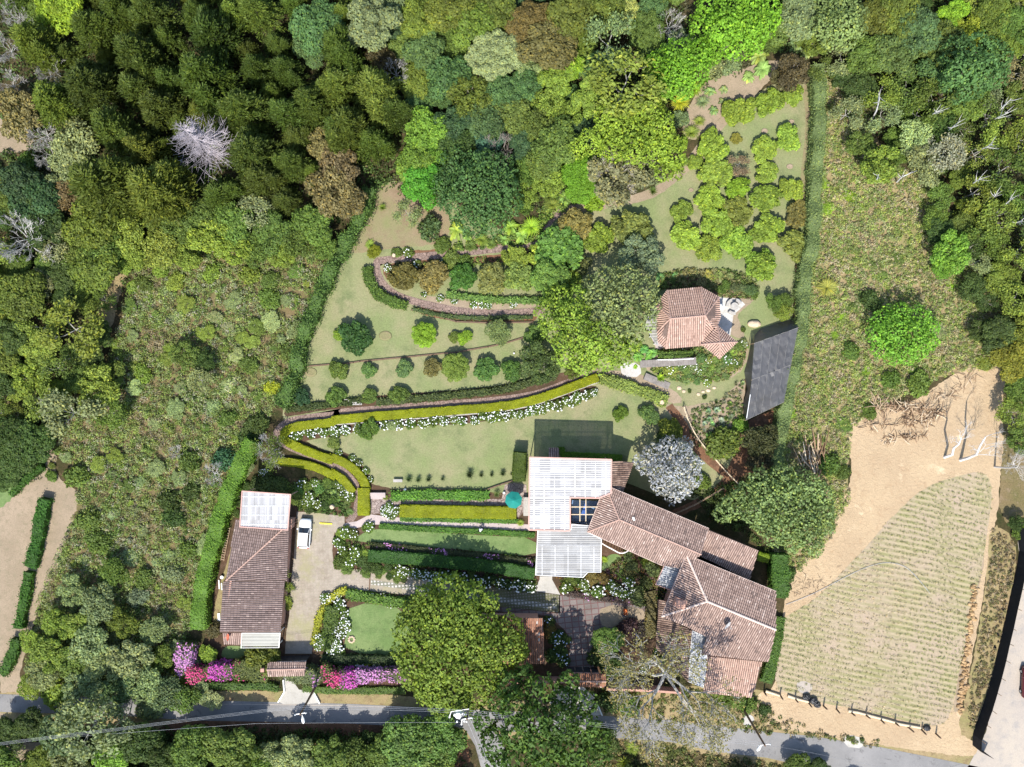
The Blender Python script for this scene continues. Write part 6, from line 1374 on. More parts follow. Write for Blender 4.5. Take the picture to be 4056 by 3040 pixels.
hedge('plant_border', 'dark low border at the left end of the stone path', D((1790, 985), (1950, 965), (2211, 935)) + E((200, 925), (280, 918)), 22, .5, (.07, .1, .03), .09, 75, shag=.12, seed=10)
hedge('plant_border', 'leafy bright green strip between main lawn and flagstone walk', Rr((395, 425), (600, 412), (800, 418), (950, 420), (1010, 415)), 34, .6, (.12, .27, .04), .1, 75, shag=.12, seed=11)
hedge('plant_border', 'green border outside the curve of the brick path', E((245, 90), (250, 180), (300, 260), (400, 310), (490, 335)), 36, .7, (.1, .17, .03), .09, 70, shag=.14, seed=12)
hedge('plant_border', 'row of bright green strap plants along the lower curved path', E((740, 262), (900, 280), (1050, 300), (1200, 300), (1360, 300)), 22, .5, (.15, .26, .06), .1, 70, shag=.14, seed=13)
hedge('plant_border', 'thin weedy border along the bottom edging of the curved path', E((530, 355), (700, 395), (900, 415), (1280, 405)), 14, .35, (.1, .15, .05), .08, 60, shag=.14, seed=14)
hedge('plant_border', 'green leafy border right below the straight yellow hedge', Rr((450, 566), (700, 572), (1000, 576), (1190, 580)), 16, .35, (.12, .25, .04), .08, 80, shag=.1, seed=15)
hedge('plant_border', 'striped yellowish plant border right of the stairs below the kiosk', E((1700, 790), (1850, 830), (2000, 880), (2120, 935)), 40, .7, (.26, .34, .08), .1, 60, shag=.14, seed=16)
hedge('plant_border', 'dark purple plant row along the upper edge of the brown forecourt', H((1480, 570), (1650, 595), (1850, 620), (1960, 625)), 20, .5, (.1, .07, .06), .08, 70, shag=.1, blooms=('lilac', 1.2, 1.15), seed=17)
hedge('plant_border', 'mottled brown green border left of the second house', H((2010, 560), (2030, 650), (2020, 760), (2020, 840)), 42, .6, (.17, .15, .06), .09, 60, shag=.14, seed=18)
hedge('plant_border', 'yellow flowering rim of the oval bed beside the drive', K((2040, 320), (1880, 370), (1780, 470), (1680, 600), (1610, 780), (1585, 950), (1555, 1120)), 22, .5, (.4, .42, .04), .08, 80, shag=.12, seed=19)
hedge('plant_border', 'brown green plants filling the oval bed beside the drive', K((1830, 560), (1810, 750), (1780, 900), (1730, 1080), (1680, 1180)), 52, .6, (.1, .16, .03), .09, 60, shag=.16, seed=20)
hedge('plant_border', 'leafy green border above the square lawn', H((110, 575), (250, 600), (380, 620), (520, 640)), 34, .6, (.12, .22, .04), .1, 70, shag=.14, seed=21)
hedge('plant_border', 'shaded planting along the lower edge of the square lawn', H((-40, 985), (150, 985), (330, 990), (470, 990)), 30, .8, (.05, .08, .03), .09, 60, shag=.16, seed=22)
hedge('grass_verge', 'grassy green strip between magenta hedge and road', H((-160, 1165), (0, 1180), (200, 1180), (480, 1180)), 26, .35, (.12, .2, .04), .07, 70, shag=.1, seed=23)
hedge('grass_verge', 'rough green strip below the left magenta hedge', G((1240, 1140), (1450, 1155), (1650, 1150), (1740, 1170)), 26, .5, (.1, .18, .04), .09, 60, shag=.14, seed=24)
hedge('bougainvillea_hedge', 'purple flowering hedge turning the lower left corner of the property', G((1160, 890), (1150, 960), (1140, 1040), (1165, 1070)), 66, 2.1, (.12, .15, .05), .09, 70, blooms=('lilac', .8, .42), seed=31, shag=.14)
hedge('bougainvillea_hedge', 'magenta and crimson flowering hedge left of the left gate', G((1170, 1080), (1240, 1080), (1340, 1072)), 50, 2.0, (.13, .14, .05), .09, 75, blooms=('redpink', 1.1, .5), seed=32, shag=.14)
hedge('bougainvillea_hedge', 'vivid magenta flowering hedge in the middle left of the left gate', G((1310, 1055), (1400, 1070), (1460, 1065)), 54, 2.2, (.12, .14, .06), .09, 75, blooms=('magenta', .9, .35), seed=33, shag=.14)
hedge('bougainvillea_hedge', 'mostly green and reddish hedge next to the left gate', G((1460, 1060), (1560, 1050), (1680, 1080)), 70, 1.9, (.14, .17, .05), .09, 70, blooms=('redpink', .7, .86), seed=34, shag=.14)
hedge('bougainvillea_hedge', 'grey green flowering hedge hanging over the left entrance apron', G((1730, 1050), (1830, 1075), (1950, 1100), (1990, 1130)), 56, 2.2, (.17, .21, .09), .09, 70, blooms=('lilac', .55, .84), seed=35, shag=.14)
hedge('bougainvillea_hedge', 'crimson flowering hedge right of the left entrance apron', G((1990, 1050), (2040, 1080), (2120, 1120)) + H((60, 1110),), 58, 2.1, (.13, .16, .05), .09, 75, blooms=('redpink', .9, .5), seed=36, shag=.14)
hedge('bougainvillea_hedge', 'pink and magenta flowering hedge below the square lawn', H((60, 1110), (140, 1110), (170, 1100)), 66, 2.2, (.13, .16, .05), .09, 80, blooms=('magenta', .8, .35), seed=37, shag=.14)
hedge('bougainvillea_hedge', 'lilac flowering hedge running into the big tree', H((170, 1090), (300, 1090), (400, 1080), (500, 1090)), 44, 2.0, (.15, .15, .09), .09, 75, blooms=('lilac', .8, .3), seed=38, shag=.14)
# ------------------------------------------------------------------ plants: (crop, [(x, y, r, kind, colour)...])
PLANTS = []   # (root, native xy, r, kind, colour name)
BK = {'conifer': (.16, .13, .1), 'sparse': (.42, .4, .36), 'thin': (.45, .42, .36), 'bare': (.5, .48, .45), 'deadcon': (.38, .34, .36), 'broad': (.25, .22, .18), 'loose': (.4, .37, .32)}
def put(cr, lst, hs=1.0, zone=''):
    for t in lst:
        x, y, r, k, c = t[:5]; p = cr((x, y))[0]; rr = r * cr.f
        b = t[5] if len(t) > 5 else BK.get(k, (.22, .19, .15))
        e = place(k, p, rr * 1.06, PAL[c] if isinstance(c, str) else c, b, hs=hs)
        PLANTS.append([e, p, rr, k, c, zone])
put(A, [(560, 180, 150, 'conifer', 'con'), (850, 330, 180, 'conifer', 'con'), (1050, 240, 110, 'conifer', 'con'), (1320, 220, 190, 'conifer', 'dkcon'), (1270, 470, 210, 'conifer', 'con'), (1050, 500, 120, 'conifer', 'con'), (860, 560, 150, 'conifer', 'con'),
        (550, 540, 190, 'conifer', 'dkcon'), (200, 250, 160, 'conifer', 'olcon'), (330, 640, 160, 'conifer', 'olcon'), (700, 800, 180, 'conifer', 'con'), (880, 930, 150, 'conifer', 'olcon'), (950, 1190, 230, 'conifer', 'olcon'), (620, 1160, 250, 'conifer', 'olcon'),
        (1040, 910, 80, 'conifer', 'olcon'), (990, 660, 150, 'conifer', 'con'), (1520, 680, 180, 'conifer', 'con'), (1790, 710, 140, 'conifer', 'con'), (1820, 1020, 130, 'conifer', 'con'), (1560, 950, 180, 'conifer', 'con'), (1600, 430, 130, 'conifer', 'dkcon'), (1780, 430, 120, 'conifer', 'dkcon'),
        (1930, 640, 150, 'conifer', 'con'), (2100, 290, 140, 'conifer', 'con'), (2110, 530, 150, 'conifer', 'olive'), (2130, 800, 140, 'conifer', 'con'), (1620, 1120, 140, 'conifer', 'con'), (1980, 150, 150, 'broad', 'teal'), (1960, 290, 110, 'broad', 'teal'), (2010, 900, 110, 'loose', 'brown'),
        (2090, 1010, 110, 'loose', 'brown'), (2080, 1210, 160, 'loose', 'brown'), (1600, 70, 150, 'conifer', 'olive'), (1450, 90, 120, 'conifer', 'olive'), (1230, 80, 110, 'conifer', 'con'), (940, 70, 160, 'conifer', 'con'), (730, 60, 140, 'conifer', 'con'), (380, 30, 150, 'broad', 'lime'),
        (230, 60, 90, 'broad', 'green'), (90, 90, 110, 'bare', 'green'), (170, 160, 90, 'bare', 'green'), (40, 300, 110, 'bare', 'green'), (50, 520, 110, 'bare', 'green'), (310, 430, 130, 'bare', 'green'), (100, 700, 150, 'loose', 'brown'), (260, 830, 130, 'bare', 'green'), (450, 900, 150, 'loose', 'greygr'),
        (170, 1010, 70, 'shrub', 'green'), (300, 960, 120, 'bare', 'green'), (400, 1060, 130, 'loose', 'greygr'), (430, 1230, 130, 'loose', 'brown'), (330, 1150, 45, 'shrub', 'silver'), (120, 1170, 140, 'broad', 'dteal'), (220, 1270, 150, 'broad', 'dteal'), (50, 1260, 90, 'broad', 'green'),
        (260, 1400, 140, 'broad', 'dgreen'), (120, 1480, 210, 'bare', 'green'), (350, 1530, 100, 'sparse', 'greygr'), (560, 1410, 150, 'broad', 'olive'), (790, 1480, 120, 'loose', 'ygreen'), (1000, 1380, 100, 'broad', 'green'), (1250, 1350, 110, 'broad', 'green'), (1100, 1440, 110, 'loose', 'green'),
        (1000, 1560, 120, 'loose', 'ygreen'), (1300, 1470, 130, 'loose', 'ygreen'), (1450, 1390, 120, 'broad', 'green'), (1450, 1550, 120, 'loose', 'ygreen'), (1600, 1330, 110, 'sparse', 'greygr'), (1700, 1440, 120, 'broad', 'green'), (1850, 1500, 110, 'loose', 'green'), (1950, 1400, 120, 'broad', 'green'),
        (1600, 1560, 100, 'loose', 'green'), (1770, 1600, 90, 'loose', 'ygreen'), (2020, 1550, 90, 'loose', 'green'), (640, 1560, 130, 'loose', 'green'), (880, 1610, 90, 'loose', 'ygreen'), (1160, 1600, 100, 'loose', 'ygreen'), (460, 1560, 100, 'loose', 'green')], .95, 'UL')
e = place('deadcon', A((1265, 900))[0], 175 * .6332 * 1.25, (.4, .4, .4), (.4, .36, .385), hs=.95); PLANTS.append([e, A((1300, 1000))[0], 130, 'deadcon', 'pgrey', 'UL'])
put(B, [(270, 120, 160, 'broad', 'greygr'), (40, 240, 100, 'broad', 'teal'), (100, 370, 140, 'conifer', 'con'), (30, 520, 120, 'conifer', 'con'), (300, 560, 180, 'conifer', 'olive'), (390, 700, 130, 'conifer', 'con'), (120, 790, 170, 'conifer', 'con'), (270, 890, 130, 'conifer', 'con'),
        (80, 1060, 140, 'loose', 'brown'), (100, 1250, 140, 'loose', 'brown'), (420, 450, 110, 'bare', 'green'), (330, 350, 100, 'loose', 'dbrown'), (600, 300, 120, 'broad', 'teal'), (760, 480, 130, 'broad', 'teal'), (700, 590, 90, 'broad', 'teal'), (1030, 340, 165, 'big', 'pale'),
        (1250, 440, 90, 'broad', 'pale'), (560, 130, 130, 'broad', 'olive'), (740, 60, 150, 'broad', 'olive'), (880, 120, 140, 'broad', 'olive'), (1060, 40, 130, 'broad', 'olive'), (1000, 180, 100, 'broad', 'green'), (1300, 160, 170, 'big', (.17, .15, .05)), (1380, 290, 150, 'broad', (.16, .15, .05)),
        (1500, 80, 150, 'broad', 'olive'), (1700, 50, 130, 'broad', 'olive'), (1850, 80, 105, 'round', (.33, .4, .12)), (1760, 250, 160, 'sparse', 'greygr'), (1990, 190, 120, 'round', 'green'), (2010, 340, 90, 'broad', 'green'), (2140, 150, 120, 'bare', 'pale'), (2150, 420, 160, 'broad', 'brite'),
        (1900, 330, 60, 'broad', 'brown'), (1500, 400, 110, 'broad', 'lime'), (1430, 500, 110, 'broad', 'ygreen'), (1650, 440, 100, 'broad', 'teal'), (1850, 540, 230, 'sparse', 'ygreen'), (1650, 600, 120, 'broad', 'ygreen'), 
        (1990, 620, 120, 'flat', (.2, .3, .04)), (1570, 1050, 110, 'flat', (.17, .34, .03)), (1590, 1190, 90, 'flat', (.15, .33, .03)), (1790, 1090, 190, 'bare', 'pgrey', (.42, .38, .32)), (1800, 1100, 190, 'loose', (.22, .22, .12)), (2000, 1040, 130, 'loose', (.22, .24, .12)), (1090, 590, 130, 'round', 'teal'), (880, 600, 140, 'loose', 'olive'),
        (1230, 540, 100, 'broad', 'teal'), (1380, 650, 110, 'loose', 'ygreen'), (1330, 790, 120, 'loose', 'green'), (1430, 900, 140, 'broad', 'green'), (1480, 740, 110, 'loose', 'ygreen'), (980, 760, 120, 'broad', 'teal'), (1000, 860, 100, 'broad', (.06, .15, .09)), (770, 780, 120, 'broad', 'dteal'), (800, 910, 110, 'broad', 'dgreen'),
        (1140, 720, 110, 'broad', 'green'), (610, 810, 125, 'broad', 'brite'), (530, 1010, 125, 'broad', 'brite'), (600, 1150, 130, 'broad', (.1, .3, .03)), (640, 970, 110, 'broad', 'brite'), (1060, 950, 150, 'bare', 'pgrey', (.3, .25, .22)), (1240, 1050, 100, 'loose', 'green'),
        (1350, 1010, 110, 'broad', 'green'), (1380, 1150, 100, 'loose', 'ygreen'), (1250, 1200, 80, 'loose', 'ygreen'), (640, 1430, 80, 'shrub', (.1, .16, .06)), (490, 1330, 80, 'sparse', 'greygr')], 1.0, 'UM')
put(B, [(1530, 1420, 115, 'orch', (.25, .23, .07)), (1690, 1490, 90, 'orch', 'mango'), (1900, 1430, 125, 'orch', (.2, .24, .06)), (1550, 1350, 40, 'shrub', 'ygreen'), (1450, 1560, 150, 'orch', (.17, .3, .06)), (1340, 1590, 90, 'orch', 'mango'), (1950, 1590, 135, 'loose', (.2, .27, .13)),
        (710, 1530, 55, 'shrub', 'green'), (285, 1575, 42, 'round', (.22, .26, .02)), (260, 1530, 45, 'fern', 'ygreen'), (500, 1580, 35, 'hydra_few', 'green'), (430, 1580, 35, 'shrub', 'green')], .75, 'UM')
put(B, [(800, 1440, 90, 'banana', (.3, .42, .08)), (870, 1470, 60, 'banana', (.2, .32, .08)), (1140, 1420, 85, 'banana', (.22, .34, .05)), (1210, 1470, 80, 'banana', (.25, .4, .08)), (1100, 1500, 60, 'banana', (.22, .36, .08)), (1270, 1420, 85, 'fern', 'lime'), (1480, 1240, 70, 'banana', (.2, .33, .08)), (1400, 1280, 60, 'fern', 'ygreen'),
        (960, 1500, 60, 'fern', 'ygreen'), (340, 1300, 40, 'rosette', 'ygreen'), (625, 1310, 40, 'rosette', 'ygreen'), (1280, 1560, 45, 'agave', 'green'), (2030, 1200, 45, 'rosette', 'green'), (890, 1540, 50, 'fern', 'green'), (1020, 1530, 45, 'fern', 'green'), (1380, 1230, 60, 'fern', 'green')], 1.0, 'UM')
put(C, [(700, 150, 120, 'broad', 'green'), (820, 90, 140, 'broad', 'greygr'), (900, 250, 110, 'loose', 'olive'), (620, 260, 80, 'loose', 'green'),
        (770, 440, 110, 'loose', 'dbrown'), (710, 500, 80, 'loose', 'dbrown'), (1290, 90, 130, 'broad', 'olive'), (1440, 60, 150, 'broad', 'olive'), (1285, 205, 55, 'shrub', (.4, .42, .3)), (1560, 190, 150, 'broad', (.13, .2, .08)), (1770, 90, 90, 'broad', 'lime'), (1870, 200, 100, 'broad', (.25, .28, .03)), (1700, 260, 130, 'broad', 'green'), (1240, 330, 130, 'broad', 'green'),
        (1430, 330, 140, 'broad', (.12, .19, .05)), (1090, 370, 90, 'sparse', 'greygr'), (1080, 480, 80, 'broad', 'dgreen'), (1190, 520, 100, 'broad', 'dgreen'), (1330, 580, 110, 'sparse', 'ygreen'), (1490, 560, 110, 'sparse', 'green'), (1720, 440, 130, 'broad', 'teal'), (1880, 640, 120, 'broad', 'green'), (1680, 620, 130, 'sparse', 'green'),
        (2050, 70, 120, 'broad', 'olive'), (2170, 150, 120, 'broad', 'green'), (2100, 270, 110, 'broad', 'olive'), (2150, 460, 100, 'sparse', 'brown'), (2190, 620, 110, 'loose', 'green'), (1540, 860, 110, 'loose', 'pale'), (1730, 960, 120, 'sparse', 'pgrey'), (1600, 1020, 120, 'loose', 'greygr'), (1310, 1030, 130, 'loose', 'ygreen'), (1420, 960, 80, 'loose', 'green'), (2040, 830, 110, 'sparse', 'ygreen'),
        (2100, 1060, 130, 'sparse', 'green'), (1920, 1200, 110, 'sparse', 'ygreen'), (1700, 1220, 90, 'loose', 'green'), (2050, 1350, 120, 'sparse', 'ygreen'), (1960, 1440, 100, 'sparse', 'green'), (1760, 1570, 130, 'loose', 'brite'), (1690, 1450, 80, 'broad', 'dgreen'), (2190, 1240, 100, 'sparse', 'green'), (2190, 1580, 100, 'sparse', 'ygreen'), (2200, 860, 110, 'sparse', 'olive'), (1560, 710, 90, 'sparse', 'green'),
        (1830, 800, 80, 'thin', 'green'), (2000, 700, 110, 'thin', 'green'), (1930, 960, 90, 'thin', 'ygreen'), (1190, 900, 90, 'loose', 'green'), (1660, 1370, 80, 'loose', 'green'), (1990, 110, 90, 'loose', 'green')], 1.0, 'UR')
put(C, [(430, 690, 95, 'orch', 'mango'), (620, 645, 85, 'orch', 'mango'), (770, 590, 70, 'orch', 'mango'), (740, 855, 82, 'orch', 'mango'), (585, 930, 82, 'orch', 'mango'), (270, 920, 100, 'orch', 'mango'), (410, 870, 36, 'orch', (.26, .25, .05)), (600, 1080, 72, 'orch', 'mango'), (285, 1085, 100, 'orch', 'mango'), (425, 1180, 75, 'orch', 'lime'), (760, 1180, 72, 'orch', 'mango'),
        (600, 1240, 95, 'orch', 'mango'), (240, 1250, 88, 'orch', 'mango'), (420, 1320, 88, 'orch', (.22, .25, .05)), (70, 1325, 66, 'orch', 'mango'), (800, 1345, 82, 'orch', (.19, .19, .05)), (290, 1400, 100, 'orch', 'mango'), (600, 1430, 95, 'orch', 'mango'), (100, 1475, 95, 'orch', 'mango'), (420, 1525, 100, 'orch', 'mango'), (780, 1540, 95, 'orch', (.19, .24, .05)), (230, 1560, 85, 'orch', 'mango'),
        (430, 1030, 65, 'sparse', (.25, .2, .12)), (160, 1020, 50, 'orch', 'mango'), (560, 1645, 85, 'orch', 'mango')], .62, 'ORCH')
put(C, [(560, 350, 85, 'banana', (.28, .36, .1)), (580, 430, 85, 'banana', (.28, .4, .12)), (790, 280, 90, 'banana', (.22, .32, .12)), (850, 320, 80, 'banana', (.25, .36, .12)), (490, 480, 60, 'banana', (.28, .38, .1)), (250, 570, 55, 'banana', (.24, .34, .12)), (340, 640, 55, 'banana', (.22, .3, .12)), (335, 560, 45, 'banana', (.2, .28, .12)), (270, 690, 50, 'banana', (.2, .3, .1)), (200, 640, 60, 'fern', 'greygr'), (150, 560, 70, 'fern', 'lime'), (60, 640, 80, 'fern', 'yel'), (130, 830, 70, 'fern', 'ygreen'), (180, 760, 50, 'fern', 'ygreen'), (60, 740, 60, 'shrub', 'greygr'), (260, 420, 80, 'shrub', 'greygr'), (380, 400, 70, 'shrub', 'greygr')], 1.0, 'UR')
put(D, [(600, 100, 150, 'broad', 'olive'), (480, 40, 90, 'loose', 'green'), (760, 60, 80, 'loose', 'ygreen'), (120, 270, 150, 'broad', 'olive'), (40, 200, 60, 'broad', 'brite'), (250, 200, 100, 'loose', 'greygr'), (430, 480, 180, 'sparse', 'ygreen'), (250, 470, 120, 'sparse', 'ygreen'), (60, 520, 110, 'broad', 'dgreen'), (180, 780, 120, 'loose', 'ygreen'), (340, 720, 110, 'thin', 'green'),
        (600, 850, 140, 'loose', 'ygreen'), (700, 760, 90, 'loose', 'green'), (480, 790, 90, 'loose', 'green'), (260, 940, 110, 'sparse', 'ygreen'), (420, 1010, 170, 'sparse', 'greygr'), (100, 860, 80, 'loose', 'ygreen'), (60, 1160, 120, 'broad', 'dgreen'), (200, 1190, 120, 'broad', 'dgreen'), (90, 1310, 100, 'broad', 'dgreen'), (680, 1010, 100, 'sparse', 'green'), (30, 1420, 70, 'broad', 'dgreen'),
        (360, 1245, 24, 'shrub', 'green'), (325, 1335, 24, 'shrub', 'green'), (318, 1400, 38, 'shrub', 'green'), (1150, 640, 90, 'loose', 'green'), (1280, 690, 70, 'loose', 'dgreen'), (1690, 290, 70, 'shrub', 'green'), (1560, 140, 65, 'shrub', 'ygreen'), (1850, 480, 60, 'shrub', 'greygr'), (1250, 800, 80, 'sparse', 'greygr'), (1690, 1240, 120, 'bare', 'green'), (1680, 1250, 110, 'thin', 'green'),
        (1400, 1290, 75, 'shrub', (.06, .16, .07)), (1180, 1310, 70, 'shrub', 'green'), (480, 1400, 80, 'shrub', 'green'), (1420, 1040, 60, 'shrub', 'green'), (1600, 1080, 80, 'shrub', 'dgreen'), (1560, 1170, 70, 'shrub', 'dgreen'), (1100, 1250, 60, 'bare', 'green', (.5, .47, .45)), (1330, 1390, 90, 'bare', 'green', (.55, .52, .5)), (1690, 170, 60, 'shrub', 'green'), (1800, 620, 55, 'shrub', 'green'), (1700, 850, 50, 'shrub', 'yel'), (1560, 700, 60, 'shrub', 'green'),
        (1190, 1500, 60, 'shrub', 'dgreen'), (1050, 1560, 70, 'shrub', 'dgreen'), (900, 760, 60, 'shrub', 'ygreen'), (1100, 180, 60, 'shrub', 'ygreen'), (1000, 100, 60, 'shrub', 'ygreen'), (900, 200, 55, 'shrub', 'green'), (1320, 130, 60, 'shrub', 'ygreen')], .85, 'L')
put(G, [(650, 1020, 120, 'loose', 'greygr'), (800, 980, 140, 'loose', 'greygr'), (560, 900, 130, 'loose', 'greygr'), (900, 1150, 130, 'loose', 'greygr'), (1020, 1190, 120, 'loose', (.13, .2, .08)), (1130, 1230, 100, 'loose', 'green'), (1300, 950, 60, 'orch', 'mango'), (1330, 800, 60, 'shrub', 'dbrown'), (300, 950, 120, 'loose', 'ygreen'), (250, 1080, 110, 'loose', 'greygr'), (440, 1000, 110, 'loose', 'green'), (500, 1150, 110, 'loose', 'greygr'),
        (720, 1180, 100, 'loose', (.13, .2, .08)), (600, 640, 120, 'loose', 'greygr'), (860, 600, 70, 'shrub', (.2, .26, .14)), (1080, 450, 70, 'shrub', 'greygr'), (700, 430, 90, 'loose', 'green'), (450, 560, 100, 'loose', 'greygr'), (350, 760, 100, 'loose', 'ygreen'), (960, 800, 90, 'loose', 'greygr'), (1000, 980, 90, 'loose', 'green'), (620, 250, 80, 'shrub', 'green'), (1640, 980, 110, 'orch', 'olive'), (1620, 1010, 80, 'shrub', 'olive'), (900, 940, 80, 'bare', 'green', (.3, .2, .12)),
        (500, 780, 100, 'loose', 'ygreen'), (760, 760, 100, 'loose', 'olive'), (900, 480, 70, 'shrub', 'green'), (1180, 300, 60, 'shrub', 'green'), (550, 120, 80, 'shrub', 'green'), (1080, 100, 70, 'shrub', 'dgreen'), (180, 1150, 80, 'loose', 'ygreen'), (1780, 560, 60, 'sparse', 'ygreen'), (1760, 440, 50, 'sparse', 'ygreen'), (1790, 640, 40, 'shrub', 'ygreen')], .8, 'LL')
put(G, [(540, 1420, 200, 'sparse', 'greygr'), (720, 1400, 120, 'sparse', 'greygr'), (370, 1440, 150, 'loose', (.12, .19, .08)), (60, 1440, 90, 'broad', 'dgreen'), (210, 1410, 100, 'broad', 'dgreen'), (850, 1520, 120, 'broad', 'dgreen'), (960, 1490, 70, 'broad', 'dgreen'), (1010, 1600, 110, 'broad', 'dgreen'), (1190, 1560, 140, 'broad', 'green'), (1320, 1510, 110, 'loose', 'green'), (1450, 1560, 150, 'broad', 'green'), (1700, 1580, 100, 'loose', 'pale'), (1620, 1640, 100, 'broad', 'green'),
        (1850, 1600, 130, 'broad', 'greygr'), (2050, 1620, 130, 'broad', 'green'), (700, 1610, 110, 'broad', 'brite'), (430, 1600, 120, 'loose', 'greygr'), (1500, 1500, 60, 'broad', 'dgreen'), (100, 1590, 70, 'thin', 'green')], 1.0, 'BOT')
put(H, [(480, 1530, 170, 'broad', (.12, .2, .05)), (710, 1500, 150, 'broad', (.11, .2, .05)), (380, 1610, 130, 'broad', 'green'), (640, 1620, 150, 'broad', 'green'), (150, 1600, 130, 'loose', 'green'), (1750, 870, 92, 'round', (.15, .25, .06)), (1720, 970, 90, 'shrub', 'dgreen'), (1780, 1020, 80, 'shrub', 'dgreen'), (1870, 1270, 80, 'shrub', 'green'), (1770, 1250, 80, 'shrub', 'dgreen'), (1850, 1630, 80, 'rosette', 'ygreen'), (1980, 1590, 60, 'fern', 'brown'), (1900, 1540, 60, 'fern', 'ygreen')], .9, 'BOT')
custom_tree('spreading_tree', 'biggest olive green tree spreading over lawn, carport and road', H, [(750, 560, 100), (620, 610, 90), (880, 600, 100), (1000, 630, 60), (560, 690, 90), (700, 700, 120), (850, 730, 110), (960, 790, 100), (1120, 800, 90), (520, 800, 100), (640, 860, 115), (800, 870, 115), (960, 910, 115), (1110, 920, 110), (1200, 935, 52), (470, 930, 70), (560, 990, 105), (700, 1015, 115), (850, 1050, 105), (1000, 1040, 105), (520, 1080, 75), (640, 1130, 105), (780, 1180, 105), (920, 1180, 95), (980, 1110, 80), (700, 1255, 75), (850, 1270, 58), (610, 1200, 60)], 10.0, (.18, .26, .04), .3, 30, seed=5)
custom_tree('spreading_tree', 'large dark green tree over the road beside the transformer pole', H, [(1230, 1080, 55), (1130, 1150, 80), (1080, 1250, 60), (980, 1370, 70), (1180, 1280, 90), (1330, 1180, 85), (1500, 1130, 60), (1480, 1240, 75), (1600, 1260, 70), (1290, 1390, 105), (1450, 1380, 100), (1600, 1400, 85), (1680, 1480, 75), (1180, 1450, 90), (1050, 1510, 85), (1350, 1530, 115), (1520, 1530, 105), (1650, 1600, 90), (1200, 1620, 100), (1050, 1640, 60), (1420, 1680, 110)], 12, (.08, .15, .03), .34, 22, seed=6, jit=.8, aspect=1.8)
e = place('wide', NN((420, 760))[0], 640 * .2895 * 1.75, (.26, .27, .1), (.42, .4, .36), hs=.75, rz=.8, name='bare_tree'); PLANTS.append([e, NN((500, 700))[0], 290, 'thin', 'brown', 'MAIN3'])
put(E, [(172, 530, 103, 'orch', (.05, .12, .03)), (72, 510, 45, 'orch', (.18, .26, .03)), (597, 517, 78, 'round', (.22, .33, .03)), (790, 530, 36, 'orch', 'green'), (857, 532, 46, 'orch', 'lime'), (1070, 500, 80, 'loose', (.17, .24, .09)), (65, 735, 58, 'orch', 'green'), (253, 735, 48, 'orch', (.12, .2, .06)), (470, 730, 54, 'orch', (.14, .22, .08)), (650, 725, 58, 'orch', (.17, .16, .05)),
        (797, 722, 87, 'round', (.19, .29, .05)), (985, 737, 75, 'orch', (.1, .19, .05)), (1145, 745, 66, 'orch', (.08, .15, .035)), (1330, 700, 135, 'loose', (.1, .15, .05)), (1300, 520, 66, 'orch', (.1, .17, .04)), (48, 903, 60, 'orch', 'green'), (255, 900, 50, 'orch', 'green'), (443, 892, 56, 'orch', 'green'), (1828, 1012, 46, 'orch', (.12, .22, .03)), (2010, 1022, 62, 'orch', (.11, .19, .05)),
        (2140, 1110, 72, 'orch', (.16, .2, .03)), (2120, 1180, 70, 'orch', 'dgreen'), (250, 1105, 62, 'orch', 'green'), (397, 1085, 30, 'round', 'pale'), (35, 1188, 42, 'orch', 'green'), (470, 150, 92, 'orch', (.19, .17, .05)), (660, 150, 98, 'orch', (.22, .2, .06)), (838, 150, 84, 'orch', (.07, .17, .03)), (1025, 160, 98, 'orch', (.2, .2, .06)), (1205, 160, 100, 'orch', (.17, .25, .06)),
        (1170, 30, 80, 'orch', 'mango'), (1380, 130, 105, 'orch', (.18, .28, .06)), (1560, 60, 80, 'orch', (.1, .13, .04)), (770, 50, 60, 'shrub', 'green'), (850, 60, 50, 'shrub', 'green'), (1530, 750, 50, 'loose', 'olive'), (1620, 700, 40, 'loose', 'green'), (1500, 180, 80, 'orch', 'mango')], .72, 'GARD')
put(D, [(1880, 905, 55, 'orch', (.05, .12, .05))], .8, 'GARD')
put(E, [(1400, 180, 120, 'broad', (.17, .28, .06))], .82, 'CENT')
put(E, [(1840, 330, 180, 'bare', 'pgrey', (.42, .38, .3))], .85, 'CENT')
CT = custom_tree
CT('round_tree', 'big dark green heart shaped dense tree beside the tall bright one', B, [(800, 1050, 115), (950, 1040, 90), (1060, 1065, 95), (740, 1150, 85), (900, 1150, 120), (1060, 1180, 110), (820, 1260, 105), (980, 1290, 110), (900, 1380, 90), (1130, 1270, 75), (1030, 1380, 80), (720, 1230, 60), (1130, 1160, 60)], 8, (.085, .17, .05), .26, 30, seed=11)
CT('spreading_tree', 'lime green lobed tree making the left half of the twin crowns', E, [(1440, 290, 80), (1560, 300, 80), (1400, 380, 90), (1530, 400, 100), (1420, 480, 80), (1560, 500, 90), (1480, 570, 70), (1500, 640, 75), (1600, 680, 80), (1640, 580, 85), (1720, 660, 80), (1800, 600, 80), (1840, 660, 55), (1900, 580, 50), (1700, 500, 80)], 8.5, (.24, .36, .05), .28, 26, seed=12)
CT('spreading_tree', 'grey green twiggy tree making the right half of the twin crowns', E, [(1750, 180, 80), (1860, 170, 80), (1700, 280, 85), (1830, 290, 100), (1960, 260, 90), (2020, 330, 60), (1740, 390, 85), (1870, 400, 95), (1980, 420, 70), (1800, 490, 80), (1900, 500, 70), (1640, 220, 60)], 9, (.25, .31, .12), .28, 20, seed=13, jit=.9)
